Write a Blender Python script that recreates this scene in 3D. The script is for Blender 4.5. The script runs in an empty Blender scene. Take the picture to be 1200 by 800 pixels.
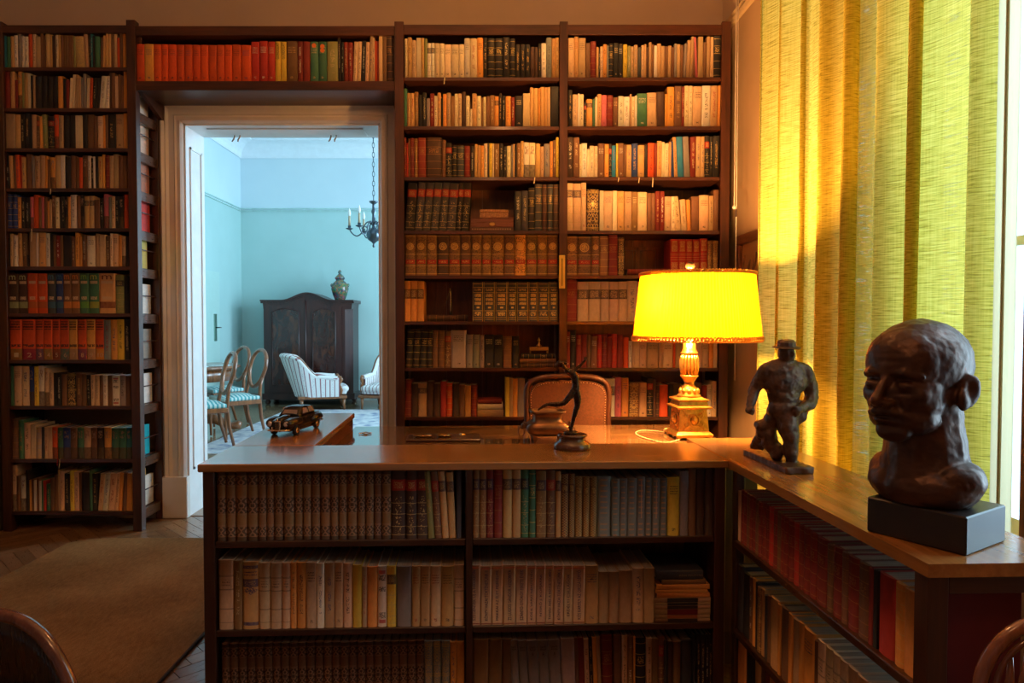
import bpy, bmesh, math, random, re
from mathutils import Vector, Matrix, noise as mnoise
random.seed(7)
PI = math.pi
sc = bpy.context.scene
COL = sc.collection

# ------------------------------------------------------------------ camera
TILT = math.atan(0.0275)
EYE = Vector((0.0, 0.0, 1.27))
cam_data = bpy.data.cameras.new('camera')
cam = bpy.data.objects.new('camera', cam_data)
COL.objects.link(cam)
cam.location = EYE
cam.rotation_euler = (PI / 2 - TILT, 0, 0)
cam_data.sensor_width = 36.0
cam_data.lens = 24.0
cam_data.shift_x = 25.0 / 1200.0
cam_data.clip_start = 0.02
sc.camera = cam

# ------------------------------------------------------------------ world, exposure
world = bpy.data.worlds.new('world')
sc.world = world
world.use_nodes = True
bg = world.node_tree.nodes['Background']
bg.inputs[0].default_value = (0.62, 0.80, 1.0, 1)
bg.inputs[1].default_value = 2.6
sc.view_settings.view_transform = 'Standard'
sc.view_settings.look = 'None'
sc.view_settings.gamma = 1.0
sc.view_settings.use_curve_mapping = False
sc.view_settings.exposure = 0.0
try:
    sc.cycles.use_denoising = True
    sc.cycles.max_bounces = 8
    sc.cycles.diffuse_bounces = 5
    sc.cycles.transmission_bounces = 8
    sc.cycles.transparent_max_bounces = 8
    sc.cycles.sample_clamp_indirect = 6.0
    sc.cycles.blur_glossy = 0.5
    sc.cycles.caustics_reflective = False
    sc.cycles.caustics_refractive = False
except Exception:
    pass

# ------------------------------------------------------------------ large lights
def area_light(name, loc, direction, sx, sy, power, color):
    ld = bpy.data.lights.new(name, 'AREA')
    ld.shape = 'RECTANGLE'
    ld.size = sx
    ld.size_y = sy
    ld.energy = power
    ld.color = color
    o = bpy.data.objects.new(name, ld)
    COL.objects.link(o)
    o.location = loc
    o.rotation_euler = Vector(direction).to_track_quat('-Z', 'Y').to_euler()
    return o

def point_light(name, loc, power, color, radius=0.03):
    ld = bpy.data.lights.new(name, 'POINT')
    ld.energy = power
    ld.color = color
    ld.shadow_soft_size = radius
    o = bpy.data.objects.new(name, ld)
    COL.objects.link(o)
    o.location = loc
    return o

# daylight through the windows of the far room (its right hand wall) and of the study (right hand wall)
area_light('far_window_daylight', (2.3, 7.9, 2.1), (-1, 0, -0.12), 3.8, 2.4, 560, (0.50, 0.79, 1.0))
area_light('study_window_daylight', (2.5, 1.6, 2.1), (-1, 0, -0.08), 3.2, 2.9, 165, (0.57, 0.84, 1.0))
area_light('rear_blue_fill', (-1.2, -2.3, 1.9), (0, 1, -0.1), 1.6, 1.8, 0.6, (0.75, 0.78, 1.0))  # added weak bluish fill from behind; the rear wall has no window
# the study's hanging lamp, above the picture, and an added weaker front fill
point_light('hanging_lamp_light', (0.10, 2.35, 2.85), 24, (1.0, 0.43, 0.15), 0.10)
point_light('ceiling_lamp_light', (0.0, 0.3, 3.1), 21, (1.0, 0.43, 0.16), 0.12)  # added warm fill for the desk front, no fixture

# ------------------------------------------------------------------ helpers
def ray(px, py):
    dx = (px - 575.0) / 800.0
    dy = (400.0 - py) / 800.0
    c, s = math.cos(TILT), math.sin(TILT)
    return Vector((dx, c + dy * s, -s + dy * c))
def atY(px, py, Y):
    d = ray(px, py)
    return EYE + d * (Y / d.y)
def atZ(px, py, z):
    d = ray(px, py)
    return EYE + d * ((z - EYE.z) / d.z)
def srgb(r, g, b):
    f = lambda c: (c / 255.0 / 12.92) if c / 255.0 <= 0.04045 else ((c / 255.0 + 0.055) / 1.055) ** 2.4
    return (f(r), f(g), f(b))

def tag(o, label=None, cat=None, group=None, kind=None):
    if label: o['label'] = label
    if cat: o['category'] = cat
    if group: o['group'] = group
    if kind: o['kind'] = kind
    return o
def empty(name, loc=(0, 0, 0), rz=0.0):
    o = bpy.data.objects.new(name, None)
    COL.objects.link(o)
    o.location = loc
    o.rotation_euler = (0, 0, rz)
    o.empty_display_size = 0.05
    return o
def link_mesh(name, me, parent=None, mat=None):
    o = bpy.data.objects.new(name, me)
    COL.objects.link(o)
    if mat is not None:
        if isinstance(mat, (list, tuple)):
            for m in mat: me.materials.append(m)
        else:
            me.materials.append(mat)
    if parent is not None: o.parent = parent
    return o
def copy_tree(o, parent=None):
    c = o.copy()
    COL.objects.link(c)
    if parent is not None: c.parent = parent
    for ch in list(o.children): copy_tree(ch, c)
    return c

class MB:
    """collects shapes into one mesh"""
    def __init__(self):
        self.bm = bmesh.new()
    def box(self, x0, x1, y0, y1, z0, z1, bev=0.0, M=None):
        vs = [self.bm.verts.new(Vector(p)) for p in ((x0,y0,z0),(x1,y0,z0),(x1,y1,z0),(x0,y1,z0),(x0,y0,z1),(x1,y0,z1),(x1,y1,z1),(x0,y1,z1))]
        fs = [self.bm.faces.new([vs[i] for i in f]) for f in ((3,2,1,0),(4,5,6,7),(0,1,5,4),(1,2,6,5),(2,3,7,6),(3,0,4,7))]
        if bev > 0:
            es = list({e for f in fs for e in f.edges})
            r = bmesh.ops.bevel(self.bm, geom=es, offset=bev, segments=1, profile=0.5, affect='EDGES')
            vs = list({v for f in r['faces'] for v in f.verts} | {v for v in vs if v.is_valid})
        if M is not None:
            for v in vs: v.co = M @ v.co
        return self
    def prism(self, pts, a0, a1, axis='y', M=None):
        """polygon pts (2d) extruded from a0 to a1 along axis"""
        def P(p, a):
            if axis == 'y': return Vector((p[0], a, p[1]))
            if axis == 'x': return Vector((a, p[0], p[1]))
            return Vector((p[0], p[1], a))
        A = [self.bm.verts.new(P(p, a0)) for p in pts]
        B = [self.bm.verts.new(P(p, a1)) for p in pts]
        n = len(pts)
        self.bm.faces.new(A); self.bm.faces.new(B[::-1])
        for i in range(n):
            self.bm.faces.new((A[i], B[i], B[(i+1) % n], A[(i+1) % n]))
        if M is not None:
            for v in A + B: v.co = M @ v.co
        return self
    def lathe(self, prof, n=20, c=(0, 0, 0), M=None, square=False, smooth=True):
        """prof: (radius, z) list, bottom to top"""
        rings = []
        allv = []
        for r, z in prof:
            ring = []
            for k in range(n):
                a = 2 * PI * k / n + (PI / 4 if square else 0)
                v = self.bm.verts.new(Vector((c[0] + r * math.cos(a), c[1] + r * math.sin(a), c[2] + z)))
                ring.append(v); allv.append(v)
            rings.append(ring)
        for a, b in zip(rings[:-1], rings[1:]):
            for k in range(n):
                f = self.bm.faces.new((a[k], a[(k+1) % n], b[(k+1) % n], b[k])); f.smooth = smooth
        self.bm.faces.new(rings[0][::-1]); self.bm.faces.new(rings[-1])
        if M is not None:
            for v in allv: v.co = M @ v.co
        return self
    def tube(self, pts, r, n=8, closed=False, M=None, flat=1.0):
        """pts: 3d points; r: radius or list of radii; flat scales the second normal"""
        P = [Vector(p) for p in pts]
        m = len(P)
        R = r if isinstance(r, (list, tuple)) else [r] * m
        rings = []
        allv = []
        up = Vector((0, 0, 1))
        prevN = None
        for i in range(m):
            if closed: t = P[(i+1) % m] - P[i-1]
            elif i == 0: t = P[1] - P[0]
            elif i == m-1: t = P[-1] - P[-2]
            else: t = P[i+1] - P[i-1]
            t = t.normalized() if t.length > 1e-9 else Vector((0, 0, 1))
            if prevN is None:
                N = t.cross(up)
                if N.length < 1e-3: N = t.cross(Vector((0, 1, 0)))
                N.normalize()
            else:
                N = prevN - t * prevN.dot(t)
                if N.length < 1e-6: N = t.cross(up)
                N.normalize()
            prevN = N
            B = t.cross(N)
            ring = []
            for k in range(n):
                a = 2 * PI * k / n
                v = self.bm.verts.new(P[i] + (N * math.cos(a) + B * math.sin(a) * flat) * R[i])
                ring.append(v); allv.append(v)
            rings.append(ring)
        pairs = list(zip(rings[:-1], rings[1:]))
        if closed: pairs.append((rings[-1], rings[0]))
        for a, b in pairs:
            for k in range(n):
                f = self.bm.faces.new((a[k], a[(k+1) % n], b[(k+1) % n], b[k])); f.smooth = True
        if not closed:
            self.bm.faces.new(rings[0][::-1]); self.bm.faces.new(rings[-1])
        if M is not None:
            for v in allv: v.co = M @ v.co
        return self
    def ball(self, c, rx, ry=None, rz=None, sub=2, M=None):
        ry = rx if ry is None else ry
        rz = rx if rz is None else rz
        r = bmesh.ops.create_icosphere(self.bm, subdivisions=sub, radius=1.0)
        for v in r['verts']:
            v.co = Vector((c[0] + v.co.x * rx, c[1] + v.co.y * ry, c[2] + v.co.z * rz))
            if M is not None: v.co = M @ v.co
            for f in v.link_faces: f.smooth = True
        return self
    def grid(self, fn, nu, nv, smooth=True, thick=0.0, close_u=False):
        V = [[self.bm.verts.new(Vector(fn(i / nu, j / nv))) for j in range(nv + 1)] for i in range(nu + (0 if close_u else 1))]
        uvl = self.bm.loops.layers.uv.new('UVMap')
        nn = len(V)
        for i in range(nu):
            for j in range(nv):
                q = (V[i][j], V[(i+1) % nn][j], V[(i+1) % nn][j+1], V[i][j+1])
                f = self.bm.faces.new(q); f.smooth = smooth
                for lp, uv in zip(f.loops, ((i/nu, j/nv), ((i+1)/nu, j/nv), ((i+1)/nu, (j+1)/nv), (i/nu, (j+1)/nv))):
                    lp[uvl].uv = uv
        return self
    def mesh(self, name, fix=True):
        if fix: bmesh.ops.recalc_face_normals(self.bm, faces=self.bm.faces[:])
        me = bpy.data.meshes.new(name)
        self.bm.to_mesh(me)
        self.bm.free()
        return me
    def build(self, name, mat, parent=None, fix=True):
        return link_mesh(name, self.mesh(name, fix), parent, mat)
def box(name, x0, x1, y0, y1, z0, z1, mat, parent=None, bev=0.0):
    return MB().box(x0, x1, y0, y1, z0, z1, bev).build(name, mat, parent)

def melt(parts, voxel, smooth=4, name='form', dents=(), rough=0.0, rough_scale=30.0):
    """union of ellipsoids and tapered capsules melted to one skin, then pushed by dents"""
    mb = MB()
    for p in parts:
        if p[0] == 'e':
            _, c, r, rot = (list(p) + [None])[:4]
            M = Matrix.Translation(Vector(c)) @ (rot if rot is not None else Matrix.Identity(4)) @ Matrix.Diagonal((r[0], r[1], r[2], 1))
            mb.ball((0, 0, 0), 1, sub=3, M=M)
        elif p[0] == 'c':
            pts, rs = p[1], p[2]
            mb.tube(pts, rs, n=12)
            for q, r_ in zip(pts, rs): mb.ball(q, r_, sub=2)
        elif p[0] == 'b':
            mb.box(*p[1], M=(p[2] if len(p) > 2 else None))
    me = mb.mesh('tmp')
    o = bpy.data.objects.new('tmp', me)
    COL.objects.link(o)
    m = o.modifiers.new('r', 'REMESH'); m.mode = 'VOXEL'; m.voxel_size = voxel; m.use_smooth_shade = True
    s = o.modifiers.new('s', 'SMOOTH'); s.factor = 0.5; s.iterations = smooth
    dg = bpy.context.evaluated_depsgraph_get()
    dg.update()
    out = bpy.data.meshes.new_from_object(o.evaluated_get(dg))
    bpy.data.objects.remove(o)
    out.name = name
    nor = [v.normal.copy() for v in out.vertices]
    for v, vn in zip(out.vertices, nor):
        p = v.co.copy()
        d = Vector((0, 0, 0))
        for c, r, push in dents:
            q = p - Vector(c)
            if isinstance(r, (tuple, list)): k = (q.x/r[0])**2 + (q.y/r[1])**2 + (q.z/r[2])**2
            else: k = q.length_squared / (r * r)
            if k < 5: d += Vector(push) * math.exp(-k * 1.2)
        if rough > 0:
            d += vn * (mnoise.fractal(p * rough_scale, 0.8, 2.1, 4) * rough)
        v.co = p + d
    for pl in out.polygons: pl.use_smooth = True
    while out.materials: out.materials.pop()
    return out

# ------------------------------------------------------------------ materials
class NT:
    def __init__(self, name):
        self.m = bpy.data.materials.new(name)
        self.m.use_nodes = True
        self.t = self.m.node_tree
        self.n = self.t.nodes
        self.b = self.n['Principled BSDF']
        self.out = self.n['Material Output']
    def node(self, typ, **kw):
        nd = self.n.new(typ)
        for k, v in kw.items(): setattr(nd, k, v)
        return nd
    def put(self, sock, v):
        if isinstance(v, bpy.types.NodeSocket): self.t.links.new(v, sock)
        elif isinstance(v, (tuple, list)):
            if len(v) == 3 and sock.type == 'RGBA': v = (*v, 1)
            sock.default_value = v
        else: sock.default_value = v
    def f(self, op, a, b=None, c=None, clamp=False):
        nd = self.node('ShaderNodeMath', operation=op)
        nd.use_clamp = clamp
        self.put(nd.inputs[0], a)
        if b is not None: self.put(nd.inputs[1], b)
        if c is not None: self.put(nd.inputs[2], c)
        return nd.outputs[0]
    def mix(self, fac, a, b, mode='MIX'):
        nd = self.node('ShaderNodeMix', data_type='RGBA', blend_type=mode)
        self.put(nd.inputs[0], fac); self.put(nd.inputs[6], a); self.put(nd.inputs[7], b)
        return nd.outputs[2]
    def xyz(self, v):
        nd = self.node('ShaderNodeSeparateXYZ'); self.put(nd.inputs[0], v)
        return nd.outputs
    def comb(self, x, y, z=0.0):
        nd = self.node('ShaderNodeCombineXYZ')
        self.put(nd.inputs[0], x); self.put(nd.inputs[1], y); self.put(nd.inputs[2], z)
        return nd.outputs[0]
    def coord(self, which='Object'):
        return self.node('ShaderNodeTexCoord').outputs[which]
    def mapping(self, v, scale=(1, 1, 1), rot=(0, 0, 0), loc=(0, 0, 0)):
        nd = self.node('ShaderNodeMapping'); self.put(nd.inputs[0], v)
        nd.inputs[1].default_value = loc; nd.inputs[2].default_value = rot; nd.inputs[3].default_value = scale
        return nd.outputs[0]
    def noise(self, v, scale, detail=4, rough=0.55, dist=0.0):
        nd = self.node('ShaderNodeTexNoise')
        if v is not None: self.put(nd.inputs['Vector'], v)
        nd.inputs['Scale'].default_value = scale; nd.inputs['Detail'].default_value = detail
        nd.inputs['Roughness'].default_value = rough; nd.inputs['Distortion'].default_value = dist
        return nd.outputs[0]
    def voro(self, v, scale, feature='F1', out='Distance'):
        nd = self.node('ShaderNodeTexVoronoi', feature=feature)
        self.put(nd.inputs['Vector'], v); nd.inputs['Scale'].default_value = scale
        return nd.outputs[out]
    def ramp(self, fac, stops):
        nd = self.node('ShaderNodeValToRGB'); self.put(nd.inputs[0], fac)
        e = nd.color_ramp.elements
        while len(e) < len(stops): e.new(0.5)
        for el, (p, c) in zip(e, stops):
            el.position = p; el.color = (*c, 1) if len(c) == 3 else c
        return nd.outputs[0]
    def bump(self, h, strength=0.3, dist=0.01):
        nd = self.node('ShaderNodeBump'); nd.inputs['Strength'].default_value = strength
        nd.inputs['Distance'].default_value = dist; self.put(nd.inputs['Height'], h)
        self.t.links.new(nd.outputs[0], self.b.inputs['Normal'])
        return nd.outputs[0]
    def base(self, c): self.put(self.b.inputs['Base Color'], c)
    def rough(self, r): self.put(self.b.inputs['Roughness'], r)
    def metal(self, r): self.put(self.b.inputs['Metallic'], r)
    def spec(self, r): self.put(self.b.inputs['Specular IOR Level'], r)
    def coat(self, w, r=0.1): self.put(self.b.inputs['Coat Weight'], w); self.put(self.b.inputs['Coat Roughness'], r)
    # masks
    def rng(self, x, a, b):
        return self.f('MULTIPLY', self.f('GREATER_THAN', x, a), self.f('LESS_THAN', x, b))
    def OR(self, *xs):
        r = xs[0]
        for x in xs[1:]: r = self.f('MAXIMUM', r, x)
        return r
    def AND(self, *xs):
        r = xs[0]
        for x in xs[1:]: r = self.f('MULTIPLY', r, x)
        return r

def wood(name, dark, light, axis='x', rough=0.35, coat=0.3, scale=1.0, bump=0.12):
    N = NT(name)
    s = {'x': (1.2, 14, 14), 'y': (14, 1.2, 14), 'z': (14, 14, 1.2)}[axis]
    v = N.mapping(N.coord('Object'), scale=tuple(q * scale for q in s))
    n1 = N.noise(v, 2.0, 6, 0.6, 0.6)
    n2 = N.noise(N.mapping(N.coord('Object'), scale=tuple(q * 4 * scale for q in s)), 3.0, 3, 0.6)
    n3 = N.noise(N.coord('Object'), 2.3, 2)
    m = N.f('ADD', N.f('MULTIPLY', n1, 0.6), N.f('ADD', N.f('MULTIPLY', n2, 0.2), N.f('MULTIPLY', n3, 0.25)))
    N.base(N.ramp(m, [(0.36, dark), (0.68, light)]))
    N.rough(N.f('ADD', N.f('MULTIPLY', n2, 0.2), rough - 0.1))
    N.coat(coat, 0.12)
    N.bump(n2, bump, 0.002)
    return N.m
def plain(name, col, rough=0.6, metal=0.0, var=0.12, scale=12.0, bump=0.0, spec=0.5):
    N = NT(name)
    n = N.noise(N.coord('Object'), scale, 4)
    c0 = tuple(max(0, c * (1 - var)) for c in col); c1 = tuple(min(1, c * (1 + var)) for c in col)
    N.base(N.ramp(n, [(0.3, c0), (0.7, c1)]))
    N.rough(rough); N.metal(metal); N.spec(spec)
    if bump > 0: N.bump(n, bump, 0.004)
    return N.m

MAT = {}
MAT['case_x'] = wood('bookcase_wood', (0.020, 0.006, 0.004), (0.105, 0.030, 0.014), 'x', 0.38, 0.25)
MAT['case_z'] = wood('bookcase_upright_wood', (0.020, 0.006, 0.004), (0.098, 0.029, 0.014), 'z', 0.38, 0.25)
MAT['back'] = wood('back_panel_wood', (0.08, 0.024, 0.009), (0.28, 0.090, 0.030), 'z', 0.5, 0.1)
MAT['ledge'] = wood('ledge_veneer', (0.22, 0.085, 0.020), (0.52, 0.23, 0.060), 'x', 0.20, 0.5, 0.7, 0.05)
MAT['ledge_y'] = wood('wing_veneer', (0.22, 0.085, 0.020), (0.52, 0.23, 0.060), 'y', 0.22, 0.4, 0.7, 0.05)
MAT['desk_side'] = wood('low_case_wood', (0.020, 0.007, 0.0045), (0.085, 0.030, 0.015), 'x', 0.36, 0.3)
MAT['desk_side_z'] = wood('low_case_post_wood', (0.020, 0.007, 0.0045), (0.085, 0.030, 0.015), 'z', 0.36, 0.3)
MAT['desk_side_y'] = wood('low_case_side_wood', (0.024, 0.009, 0.005), (0.11, 0.042, 0.020), 'y', 0.3, 0.3)
MAT['mahog'] = wood('red_mahogany', (0.09, 0.020, 0.008), (0.30, 0.085, 0.030), 'y', 0.3, 0.4)
LAMP_W = 215.0
# ---- book materials: one per style of spine; colour and ink come from the mesh attributes
def book_mat(style):
    N = NT('book_spine_' + {'.': 'plain', 'v': 'vertical_title', 'h': 'title_block', 'b': 'gilt_bands', 'o': 'ornate', 'l': 'label', 'x': 'fretwork',
                            'z': 'lattice', 'y': 'tick_marks', 'T': 'tome', 'E': 'panelled', 'm': 'set_band', 'N': 'lexicon', 't': 'two_tone', 'R': 'gilt_ends', 'K': 'black_label', 'U': 'blue_blocks', 'c': 'chequer', 'H': 'ruled'}[style])
    uvn = N.node('ShaderNodeUVMap', uv_map='UVMap').outputs[0]
    X = N.xyz(uvn); u, v = X[0], X[1]
    ca = N.node('ShaderNodeAttribute', attribute_name='Col')
    ia = N.node('ShaderNodeAttribute', attribute_name='Ink')
    col, seed = ca.outputs['Color'], ca.outputs['Alpha']
    ink, asp = ia.outputs['Color'], ia.outputs['Alpha']
    on = N.f('LESS_THAN', u, 1.01)
    sv = N.f('MULTIPLY', v, N.f('MULTIPLY', asp, 10.0))     # v in units of the spine width
    sd = N.f('MULTIPLY', seed, 97.0)
    grain = N.noise(N.comb(N.f('MULTIPLY', u, 3.0), N.f('MULTIPLY', sv, 1.2), sd), 1.5, 5, 0.65)
    def glyph(su, sv_, thr=0.5, off=0.0):
        return N.f('GREATER_THAN', N.noise(N.comb(N.f('MULTIPLY', u, su), N.f('MULTIPLY', v, sv_), N.f('ADD', sd, off)), 1.0, 1, 0.5), thr)
    def lines(*vs, w=0.007):
        r = None
        for q in vs:
            k = N.f('LESS_THAN', N.f('ABSOLUTE', N.f('SUBTRACT', v, q)), w)
            r = k if r is None else N.f('MAXIMUM', r, k)
        return r
    mask = None; mask2 = None; c2 = (0.5, 0.36, 0.14)
    metal = False
    if style == 'v':
        mask = N.AND(N.rng(u, 0.33, 0.68), N.rng(v, 0.22, 0.86), glyph(9, 62, 0.52), N.f('GREATER_THAN', N.noise(N.comb(0.0, N.f('MULTIPLY', v, 9.0), sd), 1, 0), 0.40))
    elif style == 'h':
        mask = N.OR(N.AND(N.rng(u, 0.16, 0.84), N.rng(v, 0.70, 0.88), N.f('GREATER_THAN', N.f('SINE', N.f('MULTIPLY', v, 150.0)), 0.1), glyph(16, 90, 0.47)),
                    N.AND(N.rng(u, 0.36, 0.64), N.rng(v, 0.08, 0.13), glyph(10, 60, 0.47)))
    elif style == 'H':
        mask = N.OR(lines(0.78, 0.765, 0.58, 0.57, 0.30, 0.29, 0.10, w=0.003), N.AND(N.rng(u, 0.2, 0.8), N.rng(v, 0.62, 0.72), N.f('GREATER_THAN', N.f('SINE', N.f('MULTIPLY', v, 150.0)), 0.1), glyph(16, 90, 0.5)))
    elif style == 'b':
        mask = N.OR(lines(0.06, 0.22, 0.40, 0.58, 0.76, 0.93, w=0.005),
                    N.AND(N.rng(u, 0.2, 0.8), N.rng(v, 0.61, 0.73), glyph(12, 60, 0.52)))
        metal = True
    elif style == 'o':
        sc_ = N.comb(N.f('MULTIPLY', N.f('ABSOLUTE', N.f('SUBTRACT', u, 0.5)), 4.0), N.f('MULTIPLY', sv, 2.4), sd)
        mask = N.OR(lines(0.05, 0.08, 0.50, 0.47, 0.92, 0.95, w=0.006), N.AND(N.f('LESS_THAN', N.voro(sc_, 1.6, 'DISTANCE_TO_EDGE'), 0.09), N.rng(u, 0.1, 0.9)))
        metal = True
    elif style == 'l':
        mask = N.rng(v, 0.70, 0.86)
        mask2 = N.OR(N.AND(N.rng(v, 0.73, 0.83), N.rng(u, 0.2, 0.8), glyph(14, 110, 0.53)), lines(0.06, 0.18, 0.36, 0.52, w=0.004),
                     N.AND(N.rng(u, 0.3, 0.7), N.rng(v, 0.08, 0.62), glyph(9, 34, 0.60, 3.0)))
    elif style == 'K':
        mask = N.rng(v, 0.56, 0.80)
        mask2 = N.AND(N.rng(v, 0.60, 0.77), N.rng(u, 0.15, 0.85), glyph(14, 90, 0.52)); c2 = (0.6, 0.42, 0.2)
    elif style == 'x':
        fu = N.f('MULTIPLY', N.f('ABSOLUTE', N.f('SUBTRACT', u, 0.5)), 9.0)
        fv = N.f('MULTIPLY', sv, 9.0)
        fret = N.f('GREATER_THAN', N.f('SINE', N.f('ADD', N.f('MULTIPLY', fu, 1.7), N.f('MULTIPLY', N.f('SINE', fv), 2.0))), 0.25)
        zones = N.OR(N.rng(v, 0.07, 0.20), N.rng(v, 0.40, 0.62), N.rng(v, 0.81, 0.93))
        sq = N.AND(N.rng(u, 0.24, 0.76), N.rng(v, 0.475, 0.545))
        sqi = N.AND(N.rng(u, 0.32, 0.68), N.rng(v, 0.487, 0.533))
        mask = N.OR(lines(0.06, 0.21, 0.225, 0.385, 0.63, 0.645, 0.795, 0.94, w=0.004), N.AND(zones, fret, N.f('SUBTRACT', 1.0, sq)), N.AND(sq, N.f('SUBTRACT', 1.0, sqi)))
        mask2 = N.OR(N.rng(v, -0.1, 0.055), N.rng(v, 0.945, 1.1), N.AND(zones, N.f('SUBTRACT', 1.0, mask))); c2 = (0.050, 0.028, 0.018)
    elif style == 'z':
        a = N.f('ABSOLUTE', N.f('SINE', N.f('ADD', N.f('MULTIPLY', u, 7.0), N.f('MULTIPLY', sv, 9.0))))
        b = N.f('ABSOLUTE', N.f('SINE', N.f('SUBTRACT', N.f('MULTIPLY', u, 7.0), N.f('MULTIPLY', sv, 9.0))))
        mask = N.OR(N.AND(N.f('LESS_THAN', N.f('MINIMUM', a, b), 0.25), N.f('SUBTRACT', 1.0, N.rng(v, 0.70, 0.84)), N.rng(u, 0.08, 0.92)),
                    N.AND(N.rng(v, 0.72, 0.82), glyph(12, 70, 0.5), N.rng(u, 0.2, 0.8)))
        metal = True
    elif style == 'y':
        mask = N.AND(N.f('GREATER_THAN', N.f('SINE', N.f('MULTIPLY', v, 68.0)), 0.62), N.rng(u, 0.22, 0.72), N.f('SUBTRACT', 1.0, N.rng(v, 0.24, 0.31)))
        mask2 = N.AND(N.rng(u, 0.50, 0.60), N.rng(v, 0.30, 0.93), N.f('GREATER_THAN', seed, 0.5))
        c2 = (0.60, 0.34, 0.18)
    elif style == 'T':
        sp = N.f('GREATER_THAN', N.noise(N.comb(N.f('MULTIPLY', u, 10.0), N.f('MULTIPLY', sv, 10.0), sd), 1.0, 3, 0.7), 0.52)
        du = N.f('SUBTRACT', u, 0.5); dv = N.f('SUBTRACT', sv, N.f('MULTIPLY', 0.71, N.f('MULTIPLY', asp, 10.0)))
        rr = N.f('SQRT', N.f('ADD', N.f('MULTIPLY', du, du), N.f('MULTIPLY', dv, dv)))
        mask = N.AND(sp, N.rng(v, 0.06, 0.95), N.f('GREATER_THAN', rr, 0.36))
        mask2 = N.OR(N.rng(rr, 0.27, 0.33), N.AND(N.f('LESS_THAN', rr, 0.24), glyph(16, 60, 0.45)), lines(0.04, 0.24, 0.96, 0.52, w=0.005), N.AND(N.rng(v, 0.31, 0.36), N.rng(u, 0.22, 0.78), glyph(14, 100, 0.55)))
        c2 = (0.70, 0.44, 0.12)
    elif style == 'E':
        zs = N.OR(N.AND(N.rng(v, 0.62, 0.70), glyph(10, 90, 0.40)), N.AND(N.rng(v, 0.52, 0.59), glyph(10, 90, 0.40)), N.AND(N.rng(v, 0.42, 0.49), glyph(10, 90, 0.40)),
                  N.AND(N.rng(v, 0.14, 0.24), glyph(8, 40, 0.45)), N.AND(N.rng(v, 0.77, 0.83), glyph(12, 90, 0.5)), N.AND(N.rng(v, 0.33, 0.37), N.rng(u, 0.4, 0.65)))
        mask = N.OR(N.AND(zs, N.rng(u, 0.2, 0.8)), lines(0.05, 0.10, 0.27, 0.73, 0.86, 0.95, w=0.006), N.rng(u, 0.03, 0.09), N.rng(u, 0.91, 0.97))
        metal = True
    elif style == 'm':
        mask = N.rng(v, 0.13, 0.29)
        mask2 = N.OR(N.AND(N.rng(v, 0.74, 0.81), N.rng(u, 0.14, 0.86), glyph(14, 120, 0.36)), N.AND(N.rng(v, 0.34, 0.42), N.rng(u, 0.2, 0.8), glyph(14, 90, 0.42))); c2 = (0.62, 0.45, 0.28)
    elif style == 'N':
        mask = N.f('LESS_THAN', v, 0.27)
        mask2 = N.OR(N.AND(N.rng(v, 0.74, 0.95), N.rng(u, 0.1, 0.9), N.f('GREATER_THAN', N.f('SINE', N.f('MULTIPLY', v, 95.0)), -0.35), glyph(10, 40, 0.36)),
                     N.AND(N.rng(v, 0.31, 0.38), N.rng(u, 0.08, 0.92), glyph(9, 20, 0.40, 5.0))); c2 = (0.03, 0.02, 0.02)
    elif style == 't':
        mask = N.f('LESS_THAN', v, 0.36)
        mask2 = N.AND(N.rng(v, 0.66, 0.90), N.rng(u, 0.2, 0.8), glyph(6, 12, 0.5)); c2 = (0.35, 0.22, 0.16)
    elif style == 'R':
        mask = N.OR(N.AND(N.rng(v, 0.66, 0.95), N.f('LESS_THAN', N.voro(N.comb(N.f('MULTIPLY', N.f('ABSOLUTE', N.f('SUBTRACT', u, 0.5)), 4.0), N.f('MULTIPLY', sv, 4.0), 0.0), 2.2, 'DISTANCE_TO_EDGE'), 0.13), N.rng(u, 0.15, 0.85)),
                    N.AND(N.rng(v, 0.05, 0.36), N.f('LESS_THAN', N.voro(N.comb(N.f('MULTIPLY', N.f('ABSOLUTE', N.f('SUBTRACT', u, 0.5)), 4.0), N.f('MULTIPLY', sv, 4.0), 3.0), 2.2, 'DISTANCE_TO_EDGE'), 0.13), N.rng(u, 0.15, 0.85)),
                    lines(0.44, 0.50, 0.56, 0.60, w=0.004))
        metal = True
    elif style == 'U':
        mask = N.OR(N.AND(N.OR(N.rng(v, 0.90, 0.945), N.rng(v, 0.63, 0.745), N.rng(v, 0.055, 0.105)), N.rng(u, 0.03, 0.97)), N.AND(N.rng(v, 0.79, 0.87), N.rng(u, 0.1, 0.9), N.f('GREATER_THAN', N.f('SINE', N.f('MULTIPLY', v, 150.0)), 0.2), glyph(16, 80, 0.45)),
                    N.f('LESS_THAN', N.f('ADD', N.f('ABSOLUTE', N.f('MULTIPLY', N.f('SUBTRACT', u, 0.5), 0.13)), N.f('ABSOLUTE', N.f('SUBTRACT', v, 0.575))), N.f('MULTIPLY', 0.045, N.f('ADD', 0.4, glyph(14, 60, 0.5)))))
        mask2 = N.AND(N.OR(N.rng(v, 0.65, 0.72), N.rng(v, 0.912, 0.932)), N.rng(u, 0.15, 0.85), glyph(16, 110, 0.55)); c2 = (0.55, 0.38, 0.2)
    elif style == 'c':
        mask = N.AND(N.OR(N.rng(v, 0.76, 0.86), N.rng(v, 0.14, 0.24), N.rng(v, 0.58, 0.66)), glyph(9, 50, 0.46), N.rng(u, 0.15, 0.85))
        mask2 = N.AND(N.OR(N.rng(v, 0.87, 0.93), N.rng(v, 0.06, 0.12)), N.rng(u, 0.15, 0.85)); c2 = (0.45, 0.03, 0.03)
    dirt = N.f('MULTIPLY_ADD', grain, 0.5, 0.75)
    cc = N.mix(1.0, col, N.comb(dirt, dirt, dirt), 'MULTIPLY')
    rg = 0.62
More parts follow.
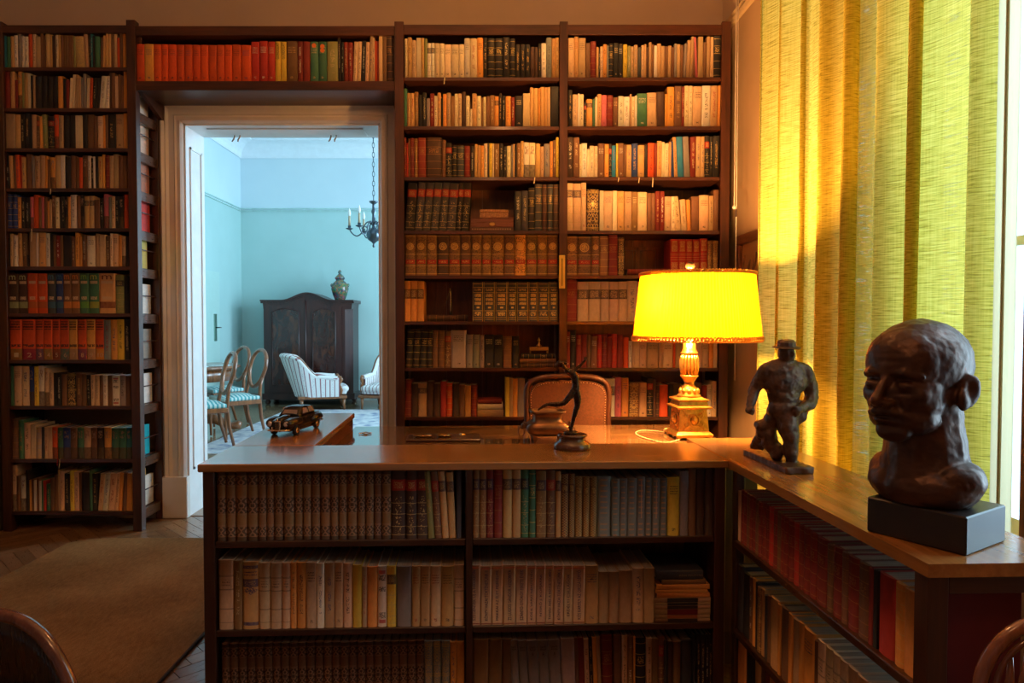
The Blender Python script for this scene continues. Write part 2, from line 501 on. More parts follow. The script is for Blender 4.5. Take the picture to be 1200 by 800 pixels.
    if mask is not None:
        mk = N.AND(mask, on)
        wear = N.f('MULTIPLY', mk, N.f('MULTIPLY_ADD', grain, 0.9, 0.35, clamp=True))
        cc = N.mix(wear, cc, ink)
        if metal:
            N.metal(N.f('MULTIPLY', wear, 0.4))
            rg = N.f('SUBTRACT', 0.62, N.f('MULTIPLY', wear, 0.22))
    if style == 'T': cc = N.mix(N.AND(N.rng(v, 0.285, 0.385), N.rng(u, 0.08, 0.92), on), cc, (0.34, 0.018, 0.016))
    if mask2 is not None:
        mk2 = N.f('MULTIPLY', N.AND(mask2, on), 0.85)
        cc = N.mix(mk2, cc, c2)
    N.base(cc); N.rough(rg); N.spec(0.35)
    N.bump(grain, 0.15, 0.001)
    return N.m
N = NT('book_pages')
n = N.noise(N.mapping(N.coord('Object'), scale=(900, 3, 3)), 1.0, 2)
N.base(N.ramp(n, [(0.3, (0.33, 0.25, 0.17)), (0.7, (0.52, 0.42, 0.30))])); N.rough(0.9)
MAT['pages'] = N.m
STYLES = ".vhbolxzyTEmNtRKUcH"
BOOKM = {s: book_mat(s) for s in STYLES}
SIDX = {s: i for i, s in enumerate(STYLES)}
BOOK_SLOTS = [BOOKM[s] for s in STYLES] + [MAT['pages']]
PAGE_SLOT = len(STYLES)

CC = {  # colour letter -> (colour, word)
 'c': ((0.70, 0.58, 0.38), 'cream'), 'w': ((0.70, 0.64, 0.54), 'white'), 'o': ((0.56, 0.33, 0.13), 'ochre'), 't': ((0.24, 0.13, 0.050), 'tan'),
 'n': ((0.17, 0.085, 0.045), 'brown'), 'd': ((0.065, 0.036, 0.028), 'dark brown'), 'k': ((0.022, 0.020, 0.022), 'black'), 'r': ((0.42, 0.035, 0.025), 'red'),
 'm': ((0.20, 0.028, 0.022), 'maroon'), 'R': ((0.62, 0.085, 0.022), 'orange-red'), 'O': ((0.68, 0.30, 0.07), 'orange-tan'), 'y': ((0.68, 0.48, 0.06), 'yellow'),
 'g': ((0.055, 0.17, 0.10), 'green'), 'G': ((0.25, 0.25, 0.09), 'olive'), 'e': ((0.20, 0.22, 0.20), 'grey'), 'b': ((0.025, 0.055, 0.20), 'blue'),
 's': ((0.24, 0.21, 0.20), 'grey-brown'), 'S': ((0.05, 0.052, 0.062), 'charcoal'), 'p': ((0.55, 0.13, 0.17), 'pink'), 'P': ((0.62, 0.42, 0.25), 'pale buff'),
 'T': ((0.02, 0.16, 0.20), 'teal'), 'a': ((0.03, 0.20, 0.42), 'bright blue'), 'q': ((0.46, 0.30, 0.16), 'kraft'), 'l': ((0.36, 0.29, 0.28), 'grey-lilac')}
SW = {'.': 'plain', 'v': 'upright-titled', 'h': 'title-blocked', 'b': 'gilt-banded', 'o': 'ornate', 'l': 'labelled', 'x': 'fretwork-gilt', 'z': 'lattice-gilt', 'y': 'tick-patterned',
      'T': 'tooled leather', 'E': 'gilt-panelled', 'm': 'colour-banded', 'N': 'numbered', 't': 'two-tone', 'R': 'gilt-ended', 'K': 'black-labelled', 'U': 'blue-blocked', 'c': 'chequer-printed', 'H': 'ruled'}
GOLD = (0.62, 0.42, 0.13)
def ink_for(c, s):
    lightc = sum(CC[c][0]) > 0.62
    if s == 'b' and c in 'mndr': return (0.34, 0.17, 0.06)
    if s in 'bozER': return GOLD
    if s == 'x': return (0.30, 0.17, 0.10)
    if s == 'T': return (0.09, 0.055, 0.03)
    if s == 'K': return (0.03, 0.025, 0.03)
    if s == 'U': return (0.02, 0.03, 0.14)
    if s == 'y': return (0.50, 0.27, 0.13)
    if s == 'l': return (0.40, 0.03, 0.015) if c in 'kdSn' else (0.045, 0.03, 0.05)
    if s == 'N' or s == 'm': return (0.1, 0.1, 0.1)
    if s == 't': return (0.08, 0.05, 0.03)
    if s in 'cH': return (0.05, 0.04, 0.04)
    if lightc: return random.choice([(0.05, 0.03, 0.03), (0.05, 0.03, 0.03), (0.30, 0.04, 0.03), (0.06, 0.06, 0.15)])
    return random.choice([(0.55, 0.42, 0.22), (0.6, 0.55, 0.42), (0.5, 0.3, 0.1)])

class Books:
    """raw buffers for any number of books in one mesh"""
    def __init__(self):
        self.v = []; self.f = []; self.uv = []; self.col = []; self.ink = []; self.mi = []; self.sm = []
    def face(self, idx, uvs, col, ink, mi, sm=False):
        self.f.append(idx); self.uv += uvs; self.col += [col] * len(idx); self.ink += [ink] * len(idx); self.mi.append(mi); self.sm.append(sm)
    def add(self, w, h, d, col, ink, style, seed, M=None, pages=True, cover=True, roundness=1.0, pagecol=None):
        n = 4 if w > 0.008 else 2
        b = min(0.007, 0.24 * w) * roundness
        t = min(0.0022, w * 0.12)
        base = len(self.v)
        c4 = (*col, seed); i4 = (*ink, min(1.0, (h / max(w, 0.003)) / 10.0))
        pts = []
        if cover:
            outer = [(0, d), (0, b)] + [(w * (0.5 - 0.5 * math.cos(PI * i / n)), b - b * math.sin(PI * i / n)) for i in range(1, n)] + [(w, b), (w, d)]
            inner = [(w - t, d), (w - t, b + t), (t, b + t), (t, d)]
            ring = outer + inner
            m = len(ring); no = len(outer)
            for z in (0.0, h):
                for x, y in ring: pts.append((x, y, z))
            si = SIDX[style]
            for k in range(m):
                k2 = (k + 1) % m
                spine = 1 <= k < no - 2
                q = (base + k, base + k2, base + m + k2, base + m + k)
                if spine:
                    u0 = ring[k][0] / w; u1 = ring[k2][0] / w
                    self.face(q, [(u0, 0), (u1, 0), (u1, 1), (u0, 1)], c4, i4, si, True)
                else:
                    self.face(q, [(2, 0.3), (2.5, 0.3), (2.5, 0.9), (2, 0.9)], c4, i4, si)
            # the C shaped ends, as quads
            def endcap(o, flip):
                def Q(a): 
                    a = [base + o + k for k in a]
                    return tuple(a[::-1]) if flip else tuple(a)
                # left board, right board, spine strip fan
                for qd in ((0, m - 1, m - 2, 1), (no - 1, no - 2, no + 1, no)):
                    self.face(Q(qd), [(2, 0.5)] * 4, c4, i4, si)
                sp = list(range(1, no - 1)) + [no + 1, no + 2]
                self.face(Q(sp), [(2, 0.5)] * len(sp), c4, i4, si)
            endcap(0, False); endcap(m, True)
        if pages:
            pb = base + len(pts)
            ins = min(0.003, h * 0.03)
            x0, x1, y0, y1, z0, z1 = t, w - t, b + t * (1 if cover else 1), d - 0.004, ins, h - ins
            for p in ((x0,y0,z0),(x1,y0,z0),(x1,y1,z0),(x0,y1,z0),(x0,y0,z1),(x1,y0,z1),(x1,y1,z1),(x0,y1,z1)): pts.append(p)
            for q in ((3,2,1,0),(4,5,6,7),(0,1,5,4),(1,2,6,5),(2,3,7,6),(3,0,4,7)):
                self.face(tuple(pb + k for k in q), [(0, 0)] * 4, c4, i4, PAGE_SLOT)
        if M is not None: pts = [tuple(M @ Vector(p)) for p in pts]
        self.v += pts
    def mesh(self, name, slots=None):
        me = bpy.data.meshes.new(name)
        me.from_pydata(self.v, [], self.f)
        uvl = me.uv_layers.new(name='UVMap')
        uvl.data.foreach_set('uv', [c for p in self.uv for c in p])
        for nm, dat in (('Col', self.col), ('Ink', self.ink)):
            a = me.color_attributes.new(nm, 'FLOAT_COLOR', 'CORNER')
            a.data.foreach_set('color', [c for p in dat for c in p])
        used = sorted(set(self.mi)) if slots is None else slots
        rm = {s: i for i, s in enumerate(used)}
        for s in used: me.materials.append(BOOK_SLOTS[s])
        me.polygons.foreach_set('material_index', [rm[i] for i in self.mi])
        me.polygons.foreach_set('use_smooth', self.sm)
        me.update()
        return me

STUFF = Books()
ORD = 'first second third fourth fifth sixth seventh eighth ninth tenth eleventh twelfth thirteenth fourteenth fifteenth sixteenth seventeenth eighteenth nineteenth twentieth'.split()
def ordinal(k):
    if k <= 20: return ORD[k-1]
    tens, o = divmod(k, 10)
    tw = {2: 'twenty', 3: 'thirty', 4: 'forty'}[tens]
    if o == 0: return {20: 'twentieth', 30: 'thirtieth', 40: 'fortieth'}[k]
    return tw + '-' + ORD[o-1]

def jit(c, k=0.14):
    s = 1 + random.uniform(-k, k)
    return tuple(max(0.004, min(0.9, q * s * (1 + random.uniform(-0.05, 0.05)))) for q in c)

def frame(ox, oy, yaw=0.0, z=0.0):
    return Matrix.Translation((ox, oy, z)) @ Matrix.Rotation(yaw, 4, 'Z')

TEXT_CACHE = {}
def text_mesh(s):
    if s in TEXT_CACHE: return TEXT_CACHE[s]
    cu = bpy.data.curves.new('lettering', 'FONT')
    cu.body = s; cu.resolution_u = 2; cu.extrude = 0.0
    o = bpy.data.objects.new('tmp', cu); COL.objects.link(o)
    dg = bpy.context.evaluated_depsgraph_get(); dg.update()
    me = bpy.data.meshes.new_from_object(o.evaluated_get(dg))
    bpy.data.objects.remove(o)
    xs = [v.co.x for v in me.vertices]; ys = [v.co.y for v in me.vertices]
    r = (min(xs), max(xs), min(ys), max(ys))
    TEXT_CACHE[s] = (me, r)
    return TEXT_CACHE[s]
INKM = {}
def ink_mat(c):
    if c not in INKM: INKM[c] = plain('printing_ink_%d' % len(INKM), c, 0.6, var=0.08)
    return INKM[c]
def lettering(parent, s, cx, cz, w, h, colr, vertical=False, y=-0.0007, M=None, thick=0.0):
    """flat print on the plane facing -y of the parent; w along the text, h the letter height"""
    me, r = text_mesh(s)
    me = me.copy()
    me.materials.clear(); me.materials.append(ink_mat(colr))
    sx = w / (r[1] - r[0]); sy = h / (r[3] - r[2])
    for v in me.vertices:
        a = (v.co.x - (r[0] + r[1]) / 2) * sx; b_ = (v.co.y - (r[2] + r[3]) / 2) * sy
        p = Vector((cx - b_, y, cz + a)) if vertical else Vector((cx + a, y, cz + b_))
        v.co = p
    o = link_mesh('lettering', me, parent)
    if M is not None: o.matrix_local = M
    return o

TOK = re.compile(r'^([\d.]+)([a-zA-Z])([\d.]*)([^\s\d<>]?)([<>][\d.]*)?$')
BOOKS_SET = []
def row(spec, F, x0, x1, z, zscale, depth=(0.14, 0.19), indiv=None, group=None, recess=0.006, texts=None, inks=None, count_from=1, jitter=0.14, side='left', pagesface=''):
    """spec tokens: width colour [height] [style] [lean]; x0..x1 in metres of the frame; zscale metres per height unit"""
    toks = []
    h, s = 1, '.'
    for t in spec.split():
        rep = 1
        if '*' in t: rep, t = t.split('*'); rep = int(rep)
        m = TOK.match(t)
        if not m: raise ValueError('bad token ' + t)
        w, c, hh, ss, ln = m.groups()
        if hh: h = float(hh)
        s_ = ss if ss else '.'
        if not hh and not ss: s_ = s
        s = s_
        for _ in range(rep): toks.append((float(w), c, h, s_, (float(ln[1:] or 4) * (1 if ln[0] == '>' else -1)) if ln else 0.0))
    tot = sum(t[0] for t in toks)
    k = (x1 - x0) / tot
    x = x0
    kk = count_from
    objs = []
    for i, (w, c, h, s, lean) in enumerate(toks):
        W = w * k; wd = max(0.003, W - 0.0008)
        H = h * zscale * (1 + random.uniform(-0.004, 0.004))
        D = random.uniform(*depth)
        seed = random.random()
        col = jit(CC[c][0], jitter)
        ik = inks.get(i, ink_for(c, s)) if inks else ink_for(c, s)
        y = recess + random.uniform(0, 0.003)
        M = F @ Matrix.Translation((x, y, z))
        if lean:
            a = math.radians(lean)
            piv = Vector((wd if lean > 0 else 0.0, 0, 0))
            M = M @ Matrix.Translation(piv) @ Matrix.Rotation(a, 4, 'Y') @ Matrix.Translation(-piv)
        x += W
        rnd = 0.0 if c in 'wcP' and s == '.' else random.choice((0.5, 1, 1))
        if s in 'TEbxzL': rnd = 1.25
        if indiv is None:
            STUFF.add(wd, H, D, col, ik, s, seed, M, roundness=rnd)
            kk += 1
            continue
        B = Books(); B.add(wd, H, D, col, ik, s, seed, None, pages=False, roundness=rnd)
        o = link_mesh('book', B.mesh('book'))
        o.matrix_world = M
        P = Books(); P.add(wd, H, D, col, ik, s, seed, None, cover=False, roundness=rnd)
        link_mesh('page_block', P.mesh('page_block'), o)
        word = CC[c][1]
        size = ''
        lab = '%s %s book, %s from the %s on %s' % (word, SW[s], ordinal(kk), side, indiv)
        tag(o, lab, 'book', group)
        if texts and i in texts:
            for tx in texts[i]:
                lettering(o, tx[0], wd * tx[1], H * tx[2], tx[3] * (H if tx[6] else wd), tx[4] * (wd if tx[6] else H), tx[5], tx[6])
        objs.append((o, wd, H, D))
        kk += 1
    return objs
# ------------------------------------------------------------------ the study's shell
YF = 4.12          # front of the tall bookcases
YW = 4.45          # wall behind them
XR = 1.50          # right hand wall
ZC = 3.85
def zF(py, Y=YF): return atY(600, py, Y).z
def xF(px, Y=YF): return (px - 575) / 800.0 * Y * (1.0 / ray(600, 380).y)

N = NT('study_plaster'); n = N.noise(N.coord('Object'), 1.6, 5, 0.6); n2 = N.noise(N.coord('Object'), 60, 3)
N.base(N.ramp(n, [(0.3, (0.52, 0.40, 0.31)), (0.7, (0.60, 0.47, 0.37))])); N.rough(0.9); N.bump(n2, 0.12, 0.004); MAT['plaster'] = N.m
N = NT('study_wallpaper'); n = N.noise(N.coord('Object'), 2.2, 4); n2 = N.noise(N.mapping(N.coord('Object'), scale=(70, 70, 18)), 1.0, 3)
N.base(N.ramp(n, [(0.3, (0.50, 0.34, 0.20)), (0.7, (0.60, 0.42, 0.26))])); N.rough(0.8); N.bump(n2, 0.2, 0.003); MAT['paper'] = N.m
MAT['white_paint'] = plain('old_white_paint', (0.74, 0.68, 0.62), 0.32, var=0.06, scale=5, bump=0.03)
MAT['white_cool'] = plain('window_white_paint', (0.80, 0.80, 0.80), 0.35, var=0.04)
MAT['ceil'] = plain('ceiling_plaster', (0.66, 0.60, 0.54), 0.9, var=0.05)
MAT['parq'] = []
for i, (a, b) in enumerate((((0.16, 0.075, 0.030), (0.32, 0.17, 0.075)), ((0.20, 0.10, 0.040), (0.38, 0.21, 0.10)), ((0.13, 0.06, 0.025), (0.27, 0.14, 0.06)))):
    MAT['parq'].append(wood('oak_parquet_plank_%d' % i, a, b, 'x', 0.30, 0.25, 1.0, 0.08))
def parquet_mat(name, c0, c1, rough=0.25, size=9.0):
    N = NT(name)
    br = N.node('ShaderNodeTexBrick'); br.offset = 0.5
    N.put(br.inputs['Vector'], N.mapping(N.coord('Object'), rot=(0, 0, PI / 4)))
    br.inputs['Color1'].default_value = (*c0, 1); br.inputs['Color2'].default_value = (*c1, 1); br.inputs['Mortar'].default_value = (c0[0]*0.3, c0[1]*0.3, c0[2]*0.3, 1)
    br.inputs['Scale'].default_value = 1.0; br.inputs['Mortar Size'].default_value = 0.0025; br.inputs['Brick Width'].default_value = 0.42; br.inputs['Row Height'].default_value = 0.075
    n = N.noise(N.coord('Object'), 3.0, 4)
    N.base(N.mix(0.5, br.outputs[0], N.ramp(n, [(0.3, c0), (0.7, c1)]))); N.rough(rough); N.coat(0.4, 0.1)
    return N.m
MAT['parq_base'] = parquet_mat('parquet_field', (0.13, 0.065, 0.03), (0.24, 0.13, 0.06))

floor = box('floor', -3.7, XR + 0.3, -2.5, YW, -0.12, -0.012, MAT['parq_base']); tag(floor, kind='structure')
# herringbone planks, one by one where the photograph shows them
def herringbone(L=0.42, W=0.07):
    shapes = []
    for k in range(3):
        shapes.append(MB().box(0.0007, L - 0.0007, 0.0007, W - 0.0007, -0.012, 0.0, 0.0012).mesh('plank'))
        shapes[-1].materials.append(MAT['parq'][k])
    n = L / W
    R45 = Matrix.Rotation(math.radians(45), 4, 'Z')
    org = Vector((-2.3, 3.3, 0))
    cnt = 0
    def inside(x, y):
        if not (-3.10 < x < -0.70 and 1.9 < y < 4.42): return False
        if -2.10 < x < -1.48 and y < 3.62: return False
        px = 575 + 800 * x / y
        return -90 < px < 345
    rng = random.Random(3)
    for j in range(-14, 15):
        for k in range(-38, 39):
            for typ in (0, 1):
                if typ == 0: ox, oy, rot = k * W + j * 2 * L, k * W, 0
                else: ox, oy, rot = k * W + L + W + j * 2 * L, (k + 1) * W - L, PI / 2
                p = R45 @ Vector((ox, oy, 0)) + org
                M = Matrix.Translation(p) @ R45 @ Matrix.Rotation(rot, 4, 'Z')
                c = M @ Vector((L / 2, W / 2, 0))
                if not inside(c.x, c.y): continue
                o = bpy.data.objects.new('plank', rng.choice(shapes))
                COL.objects.link(o); o.parent = floor
                M.translation.z += rng.uniform(-0.0006, 0.0003)
                o.matrix_world = M
                cnt += 1
    return cnt
herringbone()
tag(box('ceiling', -3.7, XR + 0.3, -2.5, YW + 0.3, ZC, ZC + 0.1, MAT['ceil']), kind='structure')
# back wall with the doorway
DX0, DX1, DZ = -1.985, -0.715, 2.555      # door opening
m = MB(); m.box(-3.7, DX0, YW, YW + 0.28, -0.1, ZC); m.box(DX1, XR + 0.3, YW, YW + 0.28, -0.1, ZC); m.box(DX0, DX1, YW, YW + 0.28, DZ, ZC)
tag(m.build('wall_back', MAT['plaster']), kind='structure')
tag(box('wall_left', -3.8, -3.7, -2.5, YW + 0.28, 0, ZC, MAT['plaster']), kind='structure')
tag(box('wall_rear', -3.8, XR + 0.3, -2.6, -2.5, 0, ZC, MAT['plaster']), kind='structure')
# right wall: openings for two windows
W1 = (2.66, 3.12); W2 = (1.02, 2.32); WZ0, WZ1 = 0.55, 3.25
m = MB()
for a, b in ((W1[1], YW), (W2[1], W1[0]), (-2.5, W2[0])): m.box(XR, XR + 0.3, a, b, 0, ZC)
for a, b in (W1, W2): m.box(XR, XR + 0.3, a, b, 0, WZ0); m.box(XR, XR + 0.3, a, b, WZ1, ZC)
wr = m.build('wall_right', MAT['paper']); tag(wr, kind='structure')
box('upper_plaster', XR - 0.006, XR + 0.001, -2.5, YW, 3.16, ZC, MAT['plaster'], wr)
# picture rail of the right wall
m = MB(); m.prism([(XR, 3.10), (XR - 0.018, 3.105), (XR - 0.028, 3.125), (XR - 0.014, 3.14), (XR - 0.03, 3.155), (XR - 0.012, 3.17), (XR, 3.17)], -2.5, YW - 0.002)
tag(m.build('trim_1', plain('gilt_cream_moulding', (0.66, 0.50, 0.30), 0.45)), kind='structure')
# windows
N = NT('window_glass')
gt = N.node('ShaderNodeBsdfTransparent'); gt.inputs[0].default_value = (0.93, 0.97, 0.98, 1); gg = N.node('ShaderNodeBsdfGlossy'); gg.inputs['Roughness'].default_value = 0.02
fz = N.node('ShaderNodeLayerWeight'); fz.inputs[0].default_value = 0.5; fk = N.f('MULTIPLY_ADD', N.f('POWER', fz.outputs['Facing'], 5.0), 0.6, 0.04); gm = N.node('ShaderNodeMixShader')
N.t.links.new(fk, gm.inputs[0]); N.t.links.new(gt.outputs[0], gm.inputs[1]); N.t.links.new(gg.outputs[0], gm.inputs[2]); N.t.links.new(gm.outputs[0], N.out.inputs[0])
MAT['glass'] = N.m
def window(name, y0, y1, nx):
    t = MB()
    x = XR + 0.12
    for a, b in ((y0, y0 + 0.06), (y1 - 0.06, y1)): t.box(x, x + 0.06, a, b, WZ0, WZ1)
    t.box(x, x + 0.06, y0, y1, WZ0, WZ0 + 0.07); t.box(x, x + 0.06, y0, y1, WZ1 - 0.07, WZ1); t.box(x - 0.01, x + 0.07, y0, y1, 2.42, 2.52)
    root = t.build(name, MAT['white_cool']); tag(root, kind='structure')
    w = (y1 - y0) / nx
    for i in range(nx):
        a, b = y0 + i * w, y0 + (i + 1) * w
        for (z0, z1) in ((WZ0 + 0.07, 2.42), (2.52, WZ1 - 0.07)):
            s = MB()
            for u, v in ((a + 0.005, a + 0.055), (b - 0.055, b - 0.005)): s.box(x - 0.012, x + 0.045, u, v, z0, z1, 0.004)
            s.box(x - 0.012, x + 0.045, a, b, z0, z0 + 0.05); s.box(x - 0.012, x + 0.045, a, b, z1 - 0.05, z1)
            if z1 - z0 > 1.2: s.box(x - 0.012, x + 0.03, a, b, (z0 + z1) / 2 - 0.015, (z0 + z1) / 2 + 0.015)
            c = s.build('casement', MAT['white_cool'], root)
            box('pane', x + 0.015, x + 0.019, a + 0.05, b - 0.05, z0 + 0.05, z1 - 0.05, MAT['glass'], c)
    return root
window('window_1', W1[0], W1[1], 1)
w2 = window('window_2', W2[0], W2[1], 2)
# white reveals, and a folded louvred shutter leaf against the far reveal
for (a, b) in (W1, W2):
    for yy0, yy1 in ((a, a + 0.008), (b - 0.008, b)):
        box('window_reveal', XR + 0.001, XR + 0.119, yy0, yy1, WZ0, WZ1, MAT['white_cool'], w2)
        box('window_reveal', XR + 0.181, XR + 0.299, yy0, yy1, WZ0, WZ1, MAT['white_cool'], w2)
for k in range(18):
    z = 0.66 + k * 0.046
    MB().box(XR + 0.018, XR + 0.112, W2[1] - 0.036, W2[1] - 0.024, z, z + 0.038, 0.003).build('shutter_slat', MAT['white_cool'], w2)
sh = MB()
for a, b in ((XR + 0.002, XR + 0.017), (XR + 0.1125, XR + 0.119)): sh.box(a, b, W2[1] - 0.042, W2[1] - 0.012, 0.60, 2.40)
sh.box(XR + 0.018, XR + 0.112, W2[1] - 0.042, W2[1] - 0.012, 1.50, 1.56); sh.box(XR + 0.018, XR + 0.112, W2[1] - 0.036, W2[1] - 0.018, 1.561, 2.40)
sh.build('shutter_frame', MAT['white_cool'], w2)

# ------------------------------------------------------------------ doorway casing and jambs
m = MB()
prof = [(0.0, 0.0), (0.145, 0.0), (0.145, 0.030), (0.128, 0.042), (0.112, 0.030), (0.104, 0.034), (0.088, 0.022), (0.055, 0.022), (0.046, 0.030), (0.036, 0.024), (0.014, 0.028), (0.006, 0.020), (0.0, 0.012)]
YC = YW - 0.002
def casing(parent):
    # profile: distance outwards from the opening, thickness towards the room
    b = bmesh.new()
    path = [(DX0, 0.0), (DX0, DZ), (DX1, DZ), (DX1, 0.0)]
    outs = [(-1, 0), (-1, 1), (1, 1), (1, 0)]
    rings = []
    for (x, z), (ox, oz) in zip(path, outs):
        rings.append([b.verts.new((x + ox * d, YC - t, z + oz * d)) for d, t in prof])
    for A, B in zip(rings[:-1], rings[1:]):
        for k in range(len(prof)):
            k2 = (k + 1) % len(prof)
            b.faces.new((A[k], A[k2], B[k2], B[k]))
    b.faces.new(rings[0]); b.faces.new(rings[-1][::-1])
    bmesh.ops.recalc_face_normals(b, faces=b.faces[:])
    me = bpy.data.meshes.new('door_casing'); b.to_mesh(me); b.free()
    return link_mesh('door_casing', me, parent, MAT['white_paint'])
door = box('door_1', DX0 - 0.001, DX0 + 0.012, YW - 0.002, YW + 0.285, 0, DZ, MAT['white_cool']); tag(door, kind='structure')
box('jamb', DX1 - 0.012, DX1 + 0.001, YW - 0.002, YW + 0.285, 0, DZ, MAT['white_cool'], door)
box('head_jamb', DX0, DX1, YW - 0.002, YW + 0.285, DZ - 0.012, DZ, MAT['white_cool'], door)
casing(door)
for s, xx in ((1, DX0 + 0.012), (-1, DX1 - 0.012)):
    for (z0, z1) in ((0.30, 2.42),):
        m = MB(); y0, y1 = YW + 0.055, YW + 0.235
        m.box(min(xx, xx + s * 0.008), max(xx, xx + s * 0.008), y0, y0 + 0.014, z0, z1); m.box(min(xx, xx + s * 0.008), max(xx, xx + s * 0.008), y1 - 0.014, y1, z0, z1)
        m.box(min(xx, xx + s * 0.008), max(xx, xx + s * 0.008), y0, y1, z0, z0 + 0.014); m.box(min(xx, xx + s * 0.008), max(xx, xx + s * 0.008), y0, y1, z1 - 0.014, z1)
        m.build('jamb_panel_moulding', MAT['white_cool'], door)
    box('plinth_block', min(xx - s * 0.17, xx + s * 0.004), max(xx - s * 0.17, xx + s * 0.004), YC - 0.05, YC, 0, 0.27, MAT['white_paint'], door, 0.004)
box('head_panel_moulding', DX0 + 0.12, DX1 - 0.12, YW + 0.06, YW + 0.23, DZ - 0.02, DZ - 0.012, MAT['white_cool'], door, 0.003)
tag(box('trim_2', DX0, DX1, YW, YW + 0.28, -0.012, 0.004, MAT['parq'][1]), kind='structure')
for px, w in ((278, 1), (391, 0)):
    c = atY(px, 155, YW + 0.2)
    m = MB()
    for dx in (-0.018, 0.018):
        m.tube([(c.x + dx, c.y, DZ - 0.011), (c.x + dx, c.y, DZ - 0.03), (c.x + dx * 0.9 - 0.008, c.y - 0.004, DZ - 0.05), (c.x + dx * 1.1 - 0.012, c.y - 0.01, DZ - 0.064)], [0.004, 0.005, 0.006, 0.004], 6)
    o = m.build('door_bolt_hook', plain('brown_bolt_metal', (0.30, 0.16, 0.09), 0.4, 0.6))
    tag(o, 'pair of small brown curled hooks hanging from the door head, %s one' % ('left' if w else 'right'), 'hook', 'hooks under the door head')

# ------------------------------------------------------------------ far room
FW = 11.15; FXL = -4.06; FXR = 1.75; FZ = 4.18; FR = 9.99
N = NT('far_wall_paint'); X = N.xyz(N.coord('Object')); n = N.noise(N.coord('Object'), 1.3, 5)
pc = N.mix(N.f('GREATER_THAN', X[2], 3.10), N.ramp(n, [(0.3, (0.42, 0.62, 0.60)), (0.7, (0.47, 0.67, 0.65))]), N.ramp(n, [(0.3, (0.60, 0.73, 0.78)), (0.7, (0.66, 0.78, 0.82))]))
N.base(pc); N.rough(0.9); MAT['far_wall'] = N.m
MAT['far_ceil'] = plain('far_ceiling_paint', (0.80, 0.85, 0.88), 0.9, var=0.03)
MAT['far_trim'] = plain('far_rail_paint', (0.42, 0.62, 0.58), 0.6)
tag(box('wall_far_back', FXL - 0.1, FXR + 0.2, FW, FW + 0.1, 0, FZ, MAT['far_wall']), kind='structure')
tag(box('wall_far_left', FXL - 0.1, FXL, YW + 0.28, FW, 0, FZ, MAT['far_wall']), kind='structure')
m = MB()
FWIN = ((5.9, 7.3), (8.3, 9.7))
for a, b in ((YW + 0.28, 5.9), (7.3, 8.3), (9.7, FW)): m.box(FXR, FXR + 0.2, a, b, 0, FZ)
for a, b in FWIN: m.box(FXR, FXR + 0.2, a, b, 0, 0.9); m.box(FXR, FXR + 0.2, a, b, 3.3, FZ)
tag(m.build('wall_far_right', MAT['far_wall']), kind='structure')
tag(box('wall_far_front', FXL - 0.1, -3.8, YW + 0.18, YW + 0.28, 0, FZ, MAT['far_wall']), kind='structure')
m = MB(); m.box(FXL - 0.1, FXR + 0.2, YW + 0.28, FW, FZ, FZ + 0.1)
tag(m.build('ceiling_far', MAT['far_ceil']), kind='structure')
cove = MB()
pr = [(0, 0)] + [(0.26 * (1 - math.cos(a * PI / 12)) , 0.20 * math.sin(a * PI / 12)) for a in range(0, 7)]
pts = [(0.0, -0.24), (0.02, -0.25), (0.03, -0.22)] + [(0.03 + 0.22 * (1 - math.cos(a * PI / 12)), -0.22 + 0.19 * math.sin(a * PI / 12)) for a in range(1, 7)] + [(0.28, -0.02), (0.28, 0.0), (0.0, 0.0)]
cove.prism([(FW - p[0], FZ + p[1]) for p in pts], FXL, FXR, 'x')
cove.prism([(FXL + p[0], FZ + p[1]) for p in pts], YW + 0.28, FW, 'y')
tag(cove.build('trim_3', MAT['far_ceil']), kind='structure')
m = MB()
for z in (3.075, 3.11): m.box(FXL, FXR, FW - 0.018, FW, z, z + 0.016); m.box(FXL, FXL + 0.018, YW + 0.28, FW, z, z + 0.016)
tag(m.build('trim_4', MAT['far_trim']), kind='structure')
m = MB(); m.box(FXL, FXR, FW - 0.02, FW, 0, 0.12); m.box(FXL, FXL + 0.02, YW + 0.28, FW, 0, 0.12)
tag(m.build('baseboard_far', plain('far_baseboard_paint', (0.30, 0.34, 0.32), 0.5)), kind='structure')
ff = box('floor_far', FXL - 0.1, FXR + 0.2, YW + 0.28, FW, -0.12, -0.001, parquet_mat('far_parquet', (0.24, 0.14, 0.07), (0.38, 0.24, 0.13), 0.16)); tag(ff, kind='structure')
# the jib door in the far room's left wall
d = box('door_2', FXL, FXL + 0.014, 8.9, 10.20, 0.02, 2.02, plain('far_door_paint', (0.48, 0.68, 0.63), 0.5, var=0.02)); tag(d, kind='structure')
m = MB(); m.box(FXL + 0.014, FXL + 0.022, 9.98, 10.08, 1.0, 1.40, 0.003); m.build('lock_plate', plain('green_brass_plate', (0.15, 0.28, 0.22), 0.4, 0.5), d)
m = MB(); m.tube([(FXL + 0.02, 10.03, 1.20), (FXL + 0.06, 10.03, 1.20), (FXL + 0.065, 10.12, 1.20)], 0.009, 6); m.build('door_handle', plain('dark_handle_metal', (0.05, 0.07, 0.07), 0.3, 0.8), d)

# ------------------------------------------------------------------ tall bookcases
def bx_part(name, parent, *a, mat=None, bev=0.0015): return box(name, *a, mat or MAT['case_x'], parent, bev)
ZTOP = zF(29)
LS = [78, 126, 173, 220, 267, 312, 367, 421.5, 475.7, 538, 599.5]         # left case: where the books stand
RS = [89.6, 147.2, 206.8, 269.8, 322.3, 376.4, 431, 488.6]
XL0, XL1 = xF(0), xF(160)
